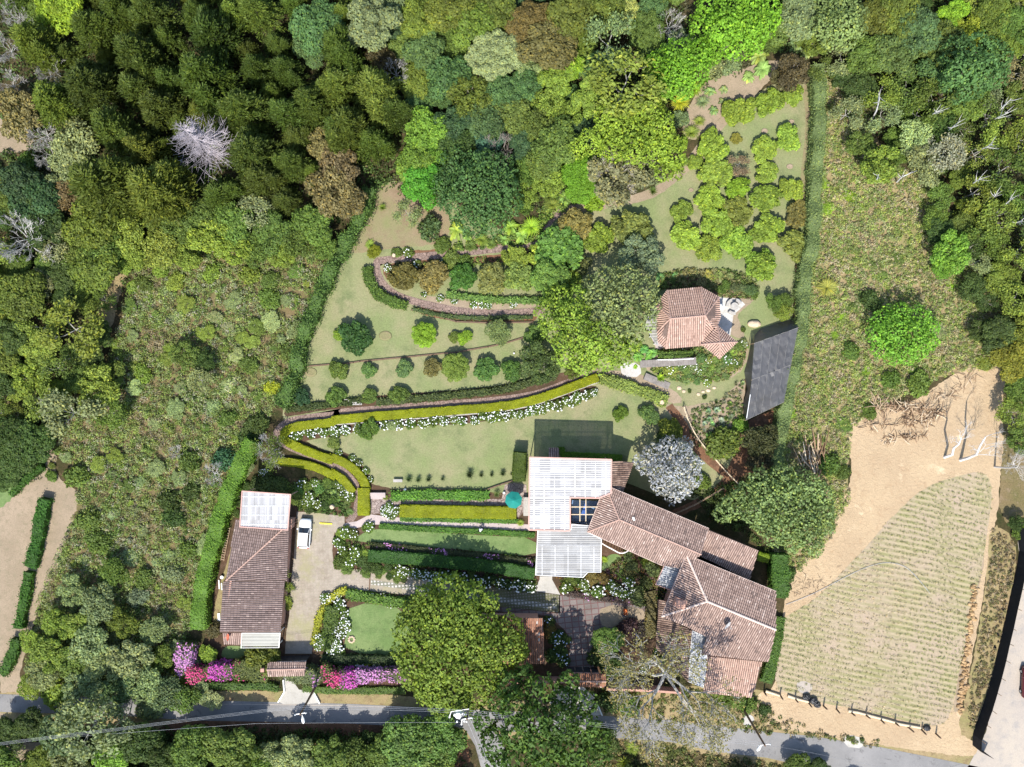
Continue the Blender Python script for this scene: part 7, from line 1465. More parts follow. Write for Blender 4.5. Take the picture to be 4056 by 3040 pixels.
CT('umbrella_tree', 'flat lobed lime green tree above the dirt path', B, [(1760, 740, 80), (1880, 690, 85), (2000, 700, 80), (2080, 780, 75), (1740, 830, 80), (1870, 820, 100), (2000, 830, 95), (2110, 880, 80), (1650, 890, 75), (1790, 920, 85), (1920, 930, 90), (2050, 940, 85), (2150, 970, 75), (1560, 930, 60), (2160, 1060, 60), (2100, 1080, 50)], 9, (.26, .38, .045), .26, 28, seed=14)
CT('spreading_tree', 'bright green broad tree at the top above the orchard tip', C, [(260, 60, 90), (380, 60, 100), (500, 60, 90), (600, 60, 80), (220, 170, 90), (340, 170, 100), (470, 170, 100), (570, 170, 80), (300, 280, 80), (420, 270, 90), (520, 260, 70), (620, 130, 60)], 10, (.2, .4, .035), .27, 26, seed=15)
CT('spreading_tree', 'bright green tree left of the rocky ground above the orchard', C, [(60, 340, 90), (160, 350, 90), (250, 340, 70), (40, 440, 90), (140, 450, 95), (60, 540, 80), (-60, 420, 90), (-50, 520, 80)], 9, (.19, .39, .035), .27, 26, seed=16)
CT('round_tree', 'large bluish green dense tree in the upper right wood', C, [(1800, 330, 90), (1920, 320, 100), (2030, 370, 90), (1830, 440, 90), (1950, 440, 100), (1760, 500, 70), (1880, 540, 80), (2040, 480, 70), (1800, 590, 60)], 10, (.1, .2, .06), .28, 26, seed=17)
CT('round_tree', 'lone bright green tree in the middle of the right scrub', F, [(1330, 430, 70), (1430, 400, 75), (1540, 420, 75), (1620, 470, 60), (1300, 510, 65), (1400, 500, 85), (1520, 510, 85), (1610, 560, 60), (1330, 590, 65), (1440, 600, 75), (1540, 600, 65), (1390, 660, 45), (1480, 650, 50)], 5.5, (.2, .42, .05), .25, 26, seed=18)
CT('spreading_tree', 'broad grey green tree between the houses and the sandy lot', F, [(560, 1430, 75), (700, 1400, 70), (480, 1510, 75), (610, 1520, 90), (740, 1480, 80), (850, 1460, 80), (940, 1520, 70), (400, 1590, 75), (540, 1620, 85), (690, 1600, 95), (820, 1580, 95), (940, 1620, 80)] + [(590, 1700, 70), (700, 1710, 85), (830, 1700, 95), (950, 1700, 65), (760, 1790, 75), (870, 1780, 75), (900, 1850, 50), (330, 1630, 55), (640, 1790, 50)], 8, (.22, .31, .11), .28, 22, seed=19, jit=.8)
CT('silvery_tree', 'silvery white leaved tree behind the long house roof', E, [(2040, 1270, 65), (2130, 1230, 70), (2200, 1270, 70), (2270, 1330, 60), (1990, 1330, 55), (2080, 1350, 80), (2180, 1370, 85), (2100, 1440, 70), (2190, 1460, 75), (2270, 1420, 60), (2150, 1520, 50), (1950, 1300, 40), (2230, 1210, 45)], 6, (.42, .44, .48), .24, 24, seed=20, jit=.9, aspect=1.7)
CT('round_tree', 'big grey green dense tree at the top right of the lime tree', C, [(960, 60, 80), (1070, 50, 90), (1150, 100, 70), (970, 160, 80), (1080, 160, 90), (1170, 180, 50), (1100, 250, 60), (1010, 250, 60)], 9, (.22, .3, .1), .27, 24, seed=21)


put(F, [(580, 90, 88, 'orch', 'mango'), (650, 320, 60, 'loose', 'green'), (720, 300, 50, 'loose', 'green'), (700, 370, 60, 'loose', 'ygreen'), (980, 220, 90, 'fern', (.34, .38, .08)), (2070, 510, 110, 'broad', 'dgreen'), (2130, 660, 120, 'broad', (.2, .23, .03)), (1950, 490, 80, 'loose', 'dgreen'),
        (330, 1190, 110, 'shrub', 'green'), (560, 1180, 110, 'loose', (.09, .1, .04)), (560, 1300, 90, 'loose', (.1, .1, .05)), (200, 1430, 55, 'shrub', 'green'),
        (2170, 1330, 100, 'bare', 'green', (.6, .57, .53)), (2140, 1000, 90, 'sparse', 'ygreen'), (2180, 850, 100, 'loose', 'green'), (2190, 1180, 90, 'loose', 'green'), (2170, 300, 110, 'sparse', 'ygreen'), (1700, 100, 70, 'loose', 'brite'), (1240, 1000, 50, 'shrub', 'green'), (1560, 830, 80, 'shrub', 'green'), (1380, 800, 60, 'shrub', 'green'), (1000, 1330, 70, 'shrub', 'green'), (1080, 1380, 50, 'shrub', 'green'),
        (1130, 620, 60, 'shrub', 'green'), (1250, 300, 70, 'shrub', 'dgreen'), (440, 1080, 50, 'shrub', 'brite')], .85, 'R')
put(I, [(740, 450, 50, 'shrub', 'dgreen'), (590, 1300, 40, 'shrub', 'dgreen'), (2170, 130, 60, 'loose', 'dgreen'), (2190, 190, 50, 'shrub', 'green'), (350, 1230, 80, 'shrub', 'green'), (480, 1260, 60, 'shrub', 'green'), (738, 535, 22, 'shrub', 'dgreen')], .9, 'R')
# dead pale trees on the sandy lot, leaning away to the right
def dead_tree(label, pts, br, r0=.2, seed=1):
    g = random.Random(seed); b = W(pts[0][0]); e = tag(empty('dead_tree', b), label, 'dead tree', 'dead pale trees on the sandy lot'); mb = MB()
    ln = [W(p, z) for p, z in pts]; mb.tube(ln, [r0 * (1 - .6 * i / (len(ln) - 1)) for i in range(len(ln))], 7)
    mb.build('trunk', MT['bone'], e); mb = MB()
    def twig(p, d, l, r, k):
        q = p + d * l * .5; q2 = q + (d + Vector((g.gauss(0, .25), g.gauss(0, .25), .1))).normalized() * l * .5; mb.tube([p, q, q2], [r, r * .8, r * .5], 4, cap=False)
        if k < 4:
            for _ in range(3): twig(q if _ == 0 else q2, (d + Vector((g.gauss(0, .5), g.gauss(0, .5), g.uniform(-.1, .5)))).normalized(), l * .68, r * .55, k + 1)
    for p0, z0, p1, z1 in br:
        a, c = W(p0, z0), W(p1, z1); d = c - a; twig(a, d.normalized(), d.length * .5, r0 * .22, 0)
    mb.build('branches', MT['bone'], e); return e
MT['bone'] = plain('bleached_bark', (.52, .5, .48), .8, var=.15)
dead_tree('left bleached dead tree standing on the sandy lot', list(zip(X((710, 518), (765, 500), (775, 455), (812, 425), (825, 395)), (0, 1.6, 3.2, 4.2, 5.0))), [(X((825, 395))[0], 5, X((870, 290))[0], 7), (X((815, 425))[0], 4.3, X((720, 350))[0], 6.5), (X((825, 395))[0], 5, X((800, 300))[0], 7), (X((825, 395))[0], 5, X((900, 370))[0], 6.5)], .22, 1)
dead_tree('middle bleached dead tree leaning right on the sandy lot', list(zip(X((822, 538), (880, 522), (935, 500), (960, 440), (1000, 375)), (0, 1.8, 3.4, 4.8, 6.2))), [(X((935, 500))[0], 3.4, X((1100, 495))[0], 6), (X((960, 480))[0], 3.6, X((1040, 400))[0], 6), (X((1000, 375))[0], 6.2, X((1090, 330))[0], 8), (X((1000, 460))[0], 4, X((1140, 400))[0], 7.5), (X((940, 470))[0], 4, X((880, 440))[0], 5)], .24, 2)
dead_tree('right thin dead tree at the dark bank beside the sandy lot', list(zip(X((1062, 586), (1140, 592), (1220, 590)), (0, 3, 6))), [(X((1220, 590))[0], 6, X((1270, 520))[0], 8), (X((1180, 590))[0], 4.5, X((1270, 600))[0], 7), (X((1200, 590))[0], 5, X((1200, 500))[0], 7)], .16, 3)
# fallen/leaning pale trunks in the right woods
for i, (x0, y0, x1, y1, lb) in enumerate(((1255, 755, 1310, 610, 'pale leaning trunk near the top of the right scrub'), (1690, 860, 1810, 760, 'forked pale trunk right of the grey tree crowns'), (1955, 755, 2130, 620, 'long pale trunk with twigs near the right edge'), (1950, 800, 2110, 705, 'second long pale trunk just below the longest one'), (1900, 960, 2010, 905, 'short pale trunk over the reddish soil gap'), (1865, 1160, 1935, 1120, 'small pale trunk among thin trees at right'), (1275, 1130, 1300, 1095, 'tiny pale trunk in the yellow green tree'), (1415, 1140, 1465, 1098, 'short pale trunk left of the grey bare crown'), (1975, 1265, 2045, 1215, 'pale trunk among lower right woods trees'), (2110, 1420, 2200, 1380, 'thin pale trunk at the right edge, upper one'), (2040, 1330, 2140, 1240, 'pale forked trunk beside the yellow green trees'), (1605, 750, 1665, 700, 'thin pale trunk above the grey round tree'))):
    a, b = C((x0, y0))[0], C((x1, y1))[0]; g_ = random.Random(i); hh = 7.5
    A0 = W(a, .3); B0 = W(b, hh); e = tag(empty('leaning_trunk', (A0.x, A0.y, 0)), lb, 'trunk', 'pale leaning trunks in the right woods'); mb = MB(); mb.tube([A0, A0.lerp(B0, .5) + Vector((g_.gauss(0, .15), g_.gauss(0, .15), 0)), B0], [.13, .1, .05], 6)
    mb.build('trunk', MT['bone'], e); mb = MB()
    for _ in range(7):
        p = A0.lerp(B0, g_.uniform(.6, 1)); d = ((B0 - A0).normalized() + Vector((g_.gauss(0, .6), g_.gauss(0, .6), .2))).normalized(); mb.tube([p, p + d * .9, p + d * 1.6 + Vector((0, 0, .2))], [.04, .03, .01], 4)
    mb.build('twigs', MT['bone'], e)
# rosettes and small garden plants
put(Rr, [(508, 315, 36, 'rosette', (.06, .1, .04)), (568, 318, 34, 'rosette', (.07, .11, .05)), (632, 315, 34, 'rosette', (.06, .1, .04)), (720, 312, 25, 'rosette', (.08, .1, .05)), (890, 285, 46, 'rosette', (.06, .09, .04)), (962, 288, 28, 'rosette', (.07, .1, .04)), (1028, 285, 26, 'rosette', (.06, .09, .04)), (1098, 278, 34, 'rosette', (.06, .1, .04)), (1152, 282, 16, 'rosette', (.06, .09, .04)),
         (358, 430, 28, 'fern', 'ygreen'), (1060, 408, 38, 'rosette', (.2, .3, .1)), (1208, 590, 34, 'fern', 'ygreen'), (232, 780, 36, 'fern', 'ygreen')], 1.0, 'ROS')
put(Y, [(605, 572, 52, 'agave', (.4, .5, .36)), (520, 580, 45, 'agave', (.25, .42, .2)), (650, 670, 48, 'agave', (.4, .5, .36)), (530, 665, 48, 'agave', (.25, .4, .2)), (480, 705, 40, 'agave', (.3, .4, .3)), (560, 705, 36, 'agave', (.2, .36, .16)), (790, 560, 45, 'rosette', (.32, .36, .24)), (748, 636, 45, 'rosette', (.3, .38, .26)), (660, 715, 45, 'rosette', (.3, .36, .26)), (480, 770, 36, 'rosette', (.3, .36, .28)), (550, 760, 30, 'rosette', (.28, .34, .26)), (530, 840, 70, 'agave', (.16, .34, .08)), (740, 505, 34, 'agave', (.26, .42, .1)), (865, 300, 36, 'agave', (.3, .42, .2)), (710, 555, 26, 'agave', (.2, .34, .08)), (800, 310, 40, 'rosette', (.28, .32, .2)), (700, 430, 45, 'rosette', (.28, .32, .2)), (680, 490, 40, 'rosette', (.28, .33, .22)), (840, 400, 40, 'rosette', (.28, .32, .22)), (860, 690, 60, 'shrub', 'brite'), (600, 490, 36, 'rosette', 'dgreen'), (335, 380, 22, 'shrub', 'dgreen'), (485, 440, 26, 'shrub', 'dgreen')], 1.0, 'AGV')
put(O, [(300, 1100, 130, 'banana', (.15, .34, .08)), (180, 1050, 110, 'banana', (.12, .3, .08)), (100, 1150, 120, 'banana', (.15, .33, .06)), (240, 1180, 80, 'banana', (.14, .3, .05)), (60, 1030, 90, 'fern', 'green'), (400, 1440, 90, 'agave', 'lime'), (60, 1290, 50, 'banana', 'lime'), (450, 160, 70, 'fern', 'green'), (400, 60, 100, 'banana', (.13, .28, .09)), (600, 40, 90, 'banana', (.12, .27, .1)), (560, 100, 60, 'fern', 'green'), (1050, 20, 80, 'fern', (.34, .36, .08)), (1200, 30, 80, 'fern', (.24, .32, .1)), (1350, 40, 70, 'fern', (.25, .32, .12)), (1240, 240, 70, 'shrub', 'green'), (1300, 170, 70, 'shrub', 'green'), (1420, 200, 70, 'shrub', (.13, .17, .07)), (1520, 210, 70, 'shrub', (.13, .18, .07)), (1640, 230, 90, 'shrub', (.12, .18, .06)), (1690, 300, 60, 'shrub', 'green'), (1400, 260, 40, 'shrub', (.4, .25, .25)),
        (1530, 780, 40, 'shrub', 'green'), (1120, 70, 70, 'fern', 'ygreen')], 1.0, 'KIO')
for i, (x, y) in enumerate(((500, 1110), (700, 1120), (860, 1090), (960, 1170), (1050, 1200), (1140, 1210), (900, 1220), (700, 1280), (600, 1330), (760, 1340), (860, 1300), (1000, 1290), (1100, 1300), (950, 1360), (640, 1420), (800, 1420), (520, 1350), (1060, 1390), (1200, 1330), (1320, 1180), (1400, 1100), (1480, 1010), (1540, 960), (1250, 1260), (1360, 1300), (1420, 1240), (760, 1500), (900, 1480), (1040, 1500), (1180, 1450), (1300, 1420))):
    put(O, [(x, y, rng.uniform(50, 80), ('shrub', 'hydra_few', 'fern')[i % 3], ((.27, .36, .07), (.16, .25, .06), (.2, .28, .1), (.13, .22, .07))[i % 4])], .8, 'SLO')
# hydrangeas
def hyd(cr, pts, r, kind='hydra', c='green', zone='HY', hs=.9): put(cr, [(x, y, r * rng.uniform(.85, 1.15), kind, c) for x, y in pts], hs, zone)
def along(pts, n, jit=0):
    L_ = [0]
    for a, b in zip(pts, pts[1:]): L_.append(L_[-1] + math.dist(a, b))
    r = []
    for k in range(n):
        s = L_[-1] * k / max(1, n - 1)
        for i in range(len(pts) - 1):
            if s <= L_[i + 1] + 1e-6: t = (s - L_[i]) / (L_[i + 1] - L_[i]); r.append((pts[i][0] + (pts[i + 1][0] - pts[i][0]) * t + rng.uniform(-jit, jit), pts[i][1] + (pts[i + 1][1] - pts[i][1]) * t + rng.uniform(-jit, jit))); break
    return r
hyd(E, [(30, 1120), (105, 1112), (190, 1108), (352, 1082), (440, 1075), (512, 1072), (595, 1070), (655, 1055), (725, 1055), (790, 1052), (838, 1055), (915, 1052), (1663, 878)], 33, zone='HY1')
hyd(E, along([(975, 1030), (1120, 1025), (1250, 1000), (1400, 965), (1520, 928), (1610, 890)], 15, 10), 38, zone='HY1')
hyd(D, [(1850, 1145), (1890, 1120), (1985, 1115), (2025, 1130), (2095, 1120), (2160, 1115), (1940, 1135)], 36, zone='HY2')
hyd(D, [(1640, 1380), (1660, 1375)], 24, zone='HY3')
hyd(H, along([(430, 432), (640, 460), (830, 470)], 8, 8), 40, zone='HY4'); hyd(H, along([(930, 490), (1100, 510), (1270, 535)], 6, 10), 42, 'hydra', 'dgreen', zone='HY4')
hyd(H, [(1600, 520), (1620, 560), (1770, 520), (1800, 550), (1880, 500), (1900, 560), (1850, 580), (1490, 540), (1690, 560)], 42, zone='HY5')
hyd(H, [(110, 190), (150, 200), (90, 300), (170, 320), (130, 370), (250, 160), (60, 250)], 40, 'hydra_few', zone='HY6')
hyd(H, [(380, 30), (430, 60), (350, 60), (390, 80)], 34, zone='HY7')
hyd(H, [(200, 590), (280, 585), (340, 600), (390, 635), (450, 640), (510, 620)], 30, 'hydra_few', zone='HY8')
hyd(H, [(70, 640), (100, 700), (105, 760), (80, 820), (50, 880), (20, 920), (60, 940), (110, 780)], 36, zone='HY9')
hyd(H, [(20, 600), (60, 580), (-20, 600), (190, 1010), (310, 1010)], 34, 'hydra', zone='HY9')
hyd(H, [(1385, 750), (1410, 850), (1460, 840), (1490, 870), (1460, 950), (1470, 1000), (1430, 900)], 38, 'hydra_blue', 'dgreen', zone='HY10')
hyd(K, [(1900, 930), (1960, 980), (1840, 1110), (1900, 1150), (1820, 1200), (1930, 1190), (1640, 1040), (1620, 1140)], 80, zone='HY11')
hyd(NN, [(220, 290), (280, 400), (60, 480), (30, 540), (100, 440)], 60, 'hydra', 'dgreen', zone='HY12')
hyd(E, [(550, 70), (600, 265), (700, 290), (785, 305), (965, 330), (1000, 335), (1160, 325), (370, 100), (710, 60), (910, 325), (1350, 300)], 26, zone='HY13')
hyd(J, [(1500, 260), (1520, 330), (1600, 370), (1440, 360), (1980, 90), (2010, 230), (2090, 240), (1400, 60), (1560, 60)], 75, 'hydra_few', zone='HY14')
hyd(Rr, [(95, 360), (110, 400), (130, 430), (60, 360)], 26, 'hydra_few', zone='HY15'); hyd(Rr, [(60, 150), (150, 185), (190, 215), (235, 265), (262, 320)], 26, 'hydra_few', 'green', zone='HY16')
# bed shrubs (no white flowers)
put(H, [(70, 380, 45, 'shrub', 'green'), (120, 420, 40, 'shrub', 'green'), (80, 200, 36, 'shrub', 'ygreen'), (210, 370, 45, 'shrub', 'dgreen'), (240, 400, 40, 'shrub', 'dgreen'), (300, 420, 40, 'shrub', 'dgreen'), (1650, 480, 45, 'shrub', (.2, .17, .05)), (1720, 480, 40, 'shrub', (.22, .16, .05)), (1560, 490, 40, 'rosette', 'dgreen'), (1510, 500, 40, 'shrub', 'green'), (1380, 800, 50, 'shrub', (.13, .1, .03)), (1400, 960, 50, 'shrub', 'dgreen'), (1890, 790, 70, 'shrub', (.08, .05, .05)), (1840, 800, 50, 'shrub', (.08, .05, .05)), (1940, 820, 60, 'shrub', (.06, .05, .04)), (240, 1000, 34, 'shrub', 'yel'), (345, 1000, 34, 'shrub', 'yel'), (150, 1000, 34, 'shrub', 'green'), (60, 1000, 36, 'shrub', 'dgreen'),
        (1880, 340, 36, 'shrub', (.1, .14, .05)), (1900, 400, 40, 'shrub', (.12, .15, .06)), (1880, 450, 36, 'shrub', (.14, .15, .05)), (1940, 560, 45, 'shrub', (.09, .12, .04)), (2030, 420, 50, 'loose', (.2, .25, .1)), (2000, 380, 40, 'shrub', 'ygreen'), (1990, 500, 40, 'shrub', (.1, .13, .04)), (1730, 360, 30, 'fern', 'lime'), (1940, 600, 60, 'shrub', (.1, .12, .04)), (2060, 620, 36, 'shrub', 'dgreen')], .7, 'BED')
put(J, [(1320, 280, 110, 'shrub', 'green'), (1330, 180, 90, 'shrub', (.12, .24, .05)), (1380, 240, 70, 'shrub', 'green'), (1500, 90, 90, 'fern', 'green'), (1600, 60, 90, 'fern', (.15, .25, .06)), (1640, 140, 80, 'shrub', (.12, .22, .06)), (1850, 200, 100, 'banana', (.2, .32, .1)), (1900, 300, 90, 'banana', (.14, .26, .07)), (2050, 360, 110, 'rosette', (.15, .22, .07)), (1820, 320, 70, 'shrub', 'green'), (2090, 470, 80, 'fern', (.14, .22, .06)), (1750, 60, 80, 'shrub', 'green'), (1900, 60, 70, 'shrub', 'green'), (2060, 120, 80, 'shrub', 'green'), (1400, 140, 80, 'fern', 'green'), (1700, 380, 80, 'shrub', 'dgreen'), (1500, 440, 70, 'shrub', 'dgreen'), (900, 60, 150, 'shrub', 'dgreen'), (700, 100, 130, 'shrub', 'dgreen'), (1060, 90, 140, 'shrub', 'dgreen'), (580, 120, 90, 'shrub', 'dgreen'), (430, 500, 70, 'shrub', 'dgreen'), (460, 350, 70, 'shrub', 'dgreen')], .7, 'BED2')
# -------- fillers: more forest between the listed trees
def fill_zone(poly, n, rmin, rmax, kinds, cols, zone, hs=1.0, sep=.62, seed=1):
    g = random.Random(seed); xs = [p[0] for p in poly]; ys = [p[1] for p in poly]; c = 0
    for _ in range(n * 40):
        if c >= n: break
        p = (g.uniform(min(xs), max(xs)), g.uniform(min(ys), max(ys))); r = g.uniform(rmin, rmax)
        if not pip(p, poly): continue
        if any(math.dist(p, q[1]) < (r + q[2]) * sep for q in PLANTS): continue
        k = g.choice(kinds); e = place(k, p, r * 1.06, PAL[g.choice(cols)] if True else 0, BK.get(k, (.22, .19, .15)), hs=hs)
        PLANTS.append([e, p, r, k, 'x', zone]); c += 1
fill_zone(DD((20, -40), (760, -40), (860, 150), (850, 250), (800, 350), (700, 450), (480, 490), (300, 560), (150, 500), (120, 300)), 55, 55, 110, ['conifer'], ['con', 'con', 'olcon'], 'UL', .75, seed=1)
fill_zone(DD((760, -40), (1480, -40), (1470, 200), (1280, 400), (1130, 420), (860, 260)), 45, 45, 80, ['broad', 'broad', 'loose'], ['olive', 'teal', 'green', 'greygr', 'dteal'], 'UM', .8, seed=2)
fill_zone(DD((1650, -40), (2250, -40), (2250, 800), (2170, 800), (2050, 500), (1980, 330), (1820, 240), (1760, 120)), 50, 40, 75, ['broad', 'loose', 'sparse'], ['green', 'olive', 'greygr', 'ygreen', 'dgreen'], 'UR', .8, seed=3)
fill_zone(DD((-30, 350), (150, 480), (250, 620), (150, 900), (80, 1030), (-30, 900)), 26, 40, 80, ['loose', 'broad', 'sparse'], ['green', 'olive', 'dgreen', 'ygreen'], 'L', .8, seed=4)
fill_zone(DD((-40, 1600), (900, 1605), (990, 1620), (990, 1700), (-40, 1700)), 22, 45, 80, ['broad', 'loose'], ['green', 'dgreen', 'olive'], 'BOT', .9, seed=5)
fill_zone(DD((1240, 1600), (1900, 1660), (1900, 1740), (1240, 1740)), 8, 40, 70, ['broad', 'loose'], ['green', 'dgreen'], 'BOT', .8, seed=6)
fill_zone(DD((60, 1380), (380, 1380), (480, 1510), (380, 1540), (100, 1500)), 14, 40, 70, ['loose', 'shrub'], ['greygr', 'ygreen', 'greygr', 'pale'], 'LL', .6, seed=7)
fill_zone(LEFT_SCRUB, 85, 14, 40, ['shrub', 'loose', 'loose'], ['greygr', 'ygreen', 'greygr', 'ygreen', 'green', 'pale'], 'LS', .45, .8, seed=8)
fill_zone(RIGHT_SCRUB, 30, 14, 34, ['shrub', 'shrub', 'fern'], ['green', 'ygreen', 'lime', 'greygr'], 'RS', .5, .8, seed=9)
fill_zone(DD((1380, 170), (1450, 250), (1500, 350), (1300, 440), (1160, 440), (1120, 500), (1090, 470), (1120, 380), (1250, 380)), 16, 28, 45, ['fern', 'shrub', 'banana'], ['lime', 'ygreen', 'green'], 'UM', .8, seed=10)
fill_zone(DD((760, 1180), (790, 1250), (1150, 1260), (1190, 1270), (1050, 1245), (780, 1220)), 14, 14, 26, ['shrub'], ['dgreen', 'green'], 'BED', .7, .6, seed=11)
# -------- ground cover nobody could count
def cover(name, label, cat, poly, n_clump, rr, hh, per, lsz, cols, seed, avoid=None, patch=9.0, aspect=1.6, up=.5, wts=None):
    g = np.random.default_rng(seed); P = np.array([tuple(W(p))[:2] for p in poly]); mn, mx = P.min(0), P.max(0)
    c = g.uniform(mn, mx, (int(n_clump * 2.6), 2)); c = c[pip_np(c[:, 0], c[:, 1], [tuple(p) for p in P])][:n_clump]
    if avoid:
        for a in avoid:
            A_ = [tuple(W(p))[:2] for p in a]; c = c[~pip_np(c[:, 0], c[:, 1], A_)]
    n = len(c); r = g.uniform(*rr, n); h = g.uniform(*hh, n)
    ph = (np.sin(c[:, 0] / patch * 2.1 + seed) + np.sin(c[:, 1] / patch * 2.7 + seed * 2) + np.sin((c[:, 0] + c[:, 1]) / patch * 4.4)) / 3 * .9 + g.normal(0, .38, n)
    ci = np.clip(((ph + 1) / 2 * len(cols)).astype(int), 0, len(cols) - 1); cl = np.array(cols)[ci] * g.uniform(.8, 1.2, (n, 1))
    idx = np.repeat(np.arange(n), per); N = len(idx); d = sph(N + 50, g, 0)[:N]
    while len(d) < N: d = np.concatenate([d, sph(N, g, 0)])[:N]
    q = g.uniform(.6, 1, (N, 1)) ** .5
    C_ = np.stack([c[idx, 0] + d[:, 0] * r[idx] * q[:, 0], c[idx, 1] + d[:, 1] * r[idx] * q[:, 0], .05 + d[:, 2] * h[idx] * q[:, 0]], 1)
    o0 = np.array([(mn[0] + mx[0]) / 2, (mn[1] + mx[1]) / 2, 0]); C_ -= o0
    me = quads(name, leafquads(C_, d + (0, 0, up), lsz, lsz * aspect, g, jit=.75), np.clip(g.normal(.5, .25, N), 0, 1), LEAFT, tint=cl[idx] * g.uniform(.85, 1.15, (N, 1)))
    o = bpy.data.objects.new(name, me); link(o); o.location = o0; tag(o, label, cat, kind='stuff'); return o
cover('scrub_plants', 'dense tangled scrub of green and brown plants left of the garden', 'scrub', LEFT_SCRUB, 8500, (.25, .65), (.25, 1.0), 30, .062, [(.3, .27, .17), (.24, .28, .1), (.2, .28, .07), (.26, .35, .09), (.3, .36, .17), (.18, .27, .07), (.38, .38, .27), (.15, .25, .06)], 1, patch=5)
cover('scrub_plants', 'sunny yellowish scrub of weeds right of the orchard hedge', 'scrub', RIGHT_SCRUB, 9000, (.2, .5), (.15, .6), 28, .06, [(.45, .4, .27), (.36, .37, .16), (.25, .33, .09), (.34, .42, .11), (.22, .31, .09), (.42, .4, .23), (.3, .36, .15), (.25, .33, .09), (.4, .35, .22)], 2, patch=3.5)
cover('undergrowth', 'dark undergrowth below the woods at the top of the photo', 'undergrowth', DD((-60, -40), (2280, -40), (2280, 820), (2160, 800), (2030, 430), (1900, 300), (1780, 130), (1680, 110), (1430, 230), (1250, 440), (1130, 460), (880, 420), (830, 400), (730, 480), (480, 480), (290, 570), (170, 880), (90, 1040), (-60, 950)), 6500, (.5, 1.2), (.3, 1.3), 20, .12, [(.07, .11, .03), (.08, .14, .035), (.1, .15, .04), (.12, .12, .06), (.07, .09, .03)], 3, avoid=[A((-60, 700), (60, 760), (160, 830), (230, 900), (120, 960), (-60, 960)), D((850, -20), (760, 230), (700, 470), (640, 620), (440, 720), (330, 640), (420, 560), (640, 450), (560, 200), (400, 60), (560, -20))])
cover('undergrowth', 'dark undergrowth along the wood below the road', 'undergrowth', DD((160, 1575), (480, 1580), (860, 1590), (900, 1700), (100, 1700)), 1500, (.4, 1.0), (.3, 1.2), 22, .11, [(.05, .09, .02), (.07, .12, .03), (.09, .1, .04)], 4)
cover('weeds', 'mixed weeds on the slope behind the houses under the silver tree', 'weeds', F((120, 1480), (420, 1440), (640, 1380), (1000, 1560), (1010, 1700), (500, 1750)) + I((600, 300), (540, 250), (240, 90)), 700, (.3, .6), (.2, .7), 24, .09, [(.07, .1, .03), (.1, .15, .04), (.05, .08, .02)], 5)
cover('weeds', 'loose weeds and leaves on the dry verges of the road', 'weeds', H((1700, 1150), (2211, 1150)) + I((540, 1190), (600, 1300), (900, 1420), (1300, 1490), (1300, 1540), (900, 1470), (0, 1390)) + H((1900, 1350), (1700, 1320)), 420, (.2, .5), (.1, .4), 18, .08, [(.14, .19, .05), (.22, .2, .09), (.1, .15, .04), (.3, .25, .13)], 6)
cover('weeds', 'dry grass and weeds on the strip below the right road', 'weeds', H((1700, 1480), (2211, 1530)) + I((0, 1520), (280, 1580), (700, 1640), (800, 1720), (0, 1720)) + H((1600, 1720),), 700, (.2, .5), (.1, .5), 20, .08, [(.14, .17, .05), (.3, .24, .12), (.1, .13, .04), (.2, .17, .08)], 7)
cover('weeds', 'leafy plants around the brick path above the garden', 'weeds', B((740, 1540), (1200, 1440), (1420, 1220), (1600, 1260), (1440, 1330), (1350, 1400), (1330, 1490), (1200, 1530), (800, 1570)), 420, (.25, .5), (.2, .6), 22, .09, [(.2, .3, .06), (.13, .22, .04), (.26, .34, .08), (.1, .16, .04)], 8)
cover('bed_plants', 'mixed low plants filling the beds along the lower garden', 'bed plants', H((40, 250), (120, 180), (230, 250), (1300, 340), (1300, 560), (900, 510), (500, 440), (100, 430)), 700, (.15, .4), (.15, .5), 20, .07, [(.08, .14, .03), (.12, .2, .04), (.07, .07, .03), (.14, .09, .08), (.06, .11, .03)], 9)
cover('bed_plants', 'colourful low plants between the lower canopy and brown forecourt', 'bed plants', H((1430, 460), (1600, 470), (1720, 440), (1860, 300), (2080, 370), (2120, 560), (2040, 800), (1990, 640), (1460, 570)), 620, (.15, .35), (.15, .45), 20, .065, [(.1, .16, .04), (.25, .15, .05), (.16, .09, .1), (.12, .19, .04), (.2, .17, .06), (.07, .1, .03)], 10)
cover('bed_plants', 'low plants around the curved beds of the upper garden', 'bed plants', E((350, 60), (900, 30), (1300, 0), (1350, 60), (900, 90), (600, 120), (450, 230), (350, 150)), 260, (.12, .35), (.1, .4), 18, .07, [(.12, .2, .04), (.2, .28, .06), (.1, .12, .04)], 11)
cover('bed_plants', 'garden plants in the beds above and beside the left garage', 'bed plants', J((520, 120), (700, 60), (1300, 40), (2000, 0), (2100, 200), (2040, 520), (1340, 450), (1220, 180)), 520, (.15, .4), (.12, .45), 20, .07, [(.1, .18, .04), (.07, .12, .03), (.14, .22, .05), (.05, .09, .02)], 12)
cover('slope_plants', 'mixed bright planting on the slope below the kiosk', 'planting', O((400, 1060), (950, 1030), (1180, 1180), (1500, 1060), (1600, 990), (1540, 1250), (1280, 1480), (620, 1480), (250, 1350), (380, 1240)), 700, (.15, .4), (.12, .45), 20, .07, [(.16, .25, .05), (.3, .36, .08), (.12, .2, .05), (.25, .25, .1), (.2, .3, .08)], 13)
cover('slope_plants', 'mixed planting above the kiosk and on the stony ground', 'planting', O((380, 250), (400, 20), (800, -60), (1300, -40), (1700, 60), (1750, 250), (1700, 370), (1230, 320), (950, 180), (490, 235)), 520, (.15, .4), (.12, .5), 20, .07, [(.12, .2, .05), (.2, .26, .07), (.1, .15, .04), (.25, .24, .1)], 14)
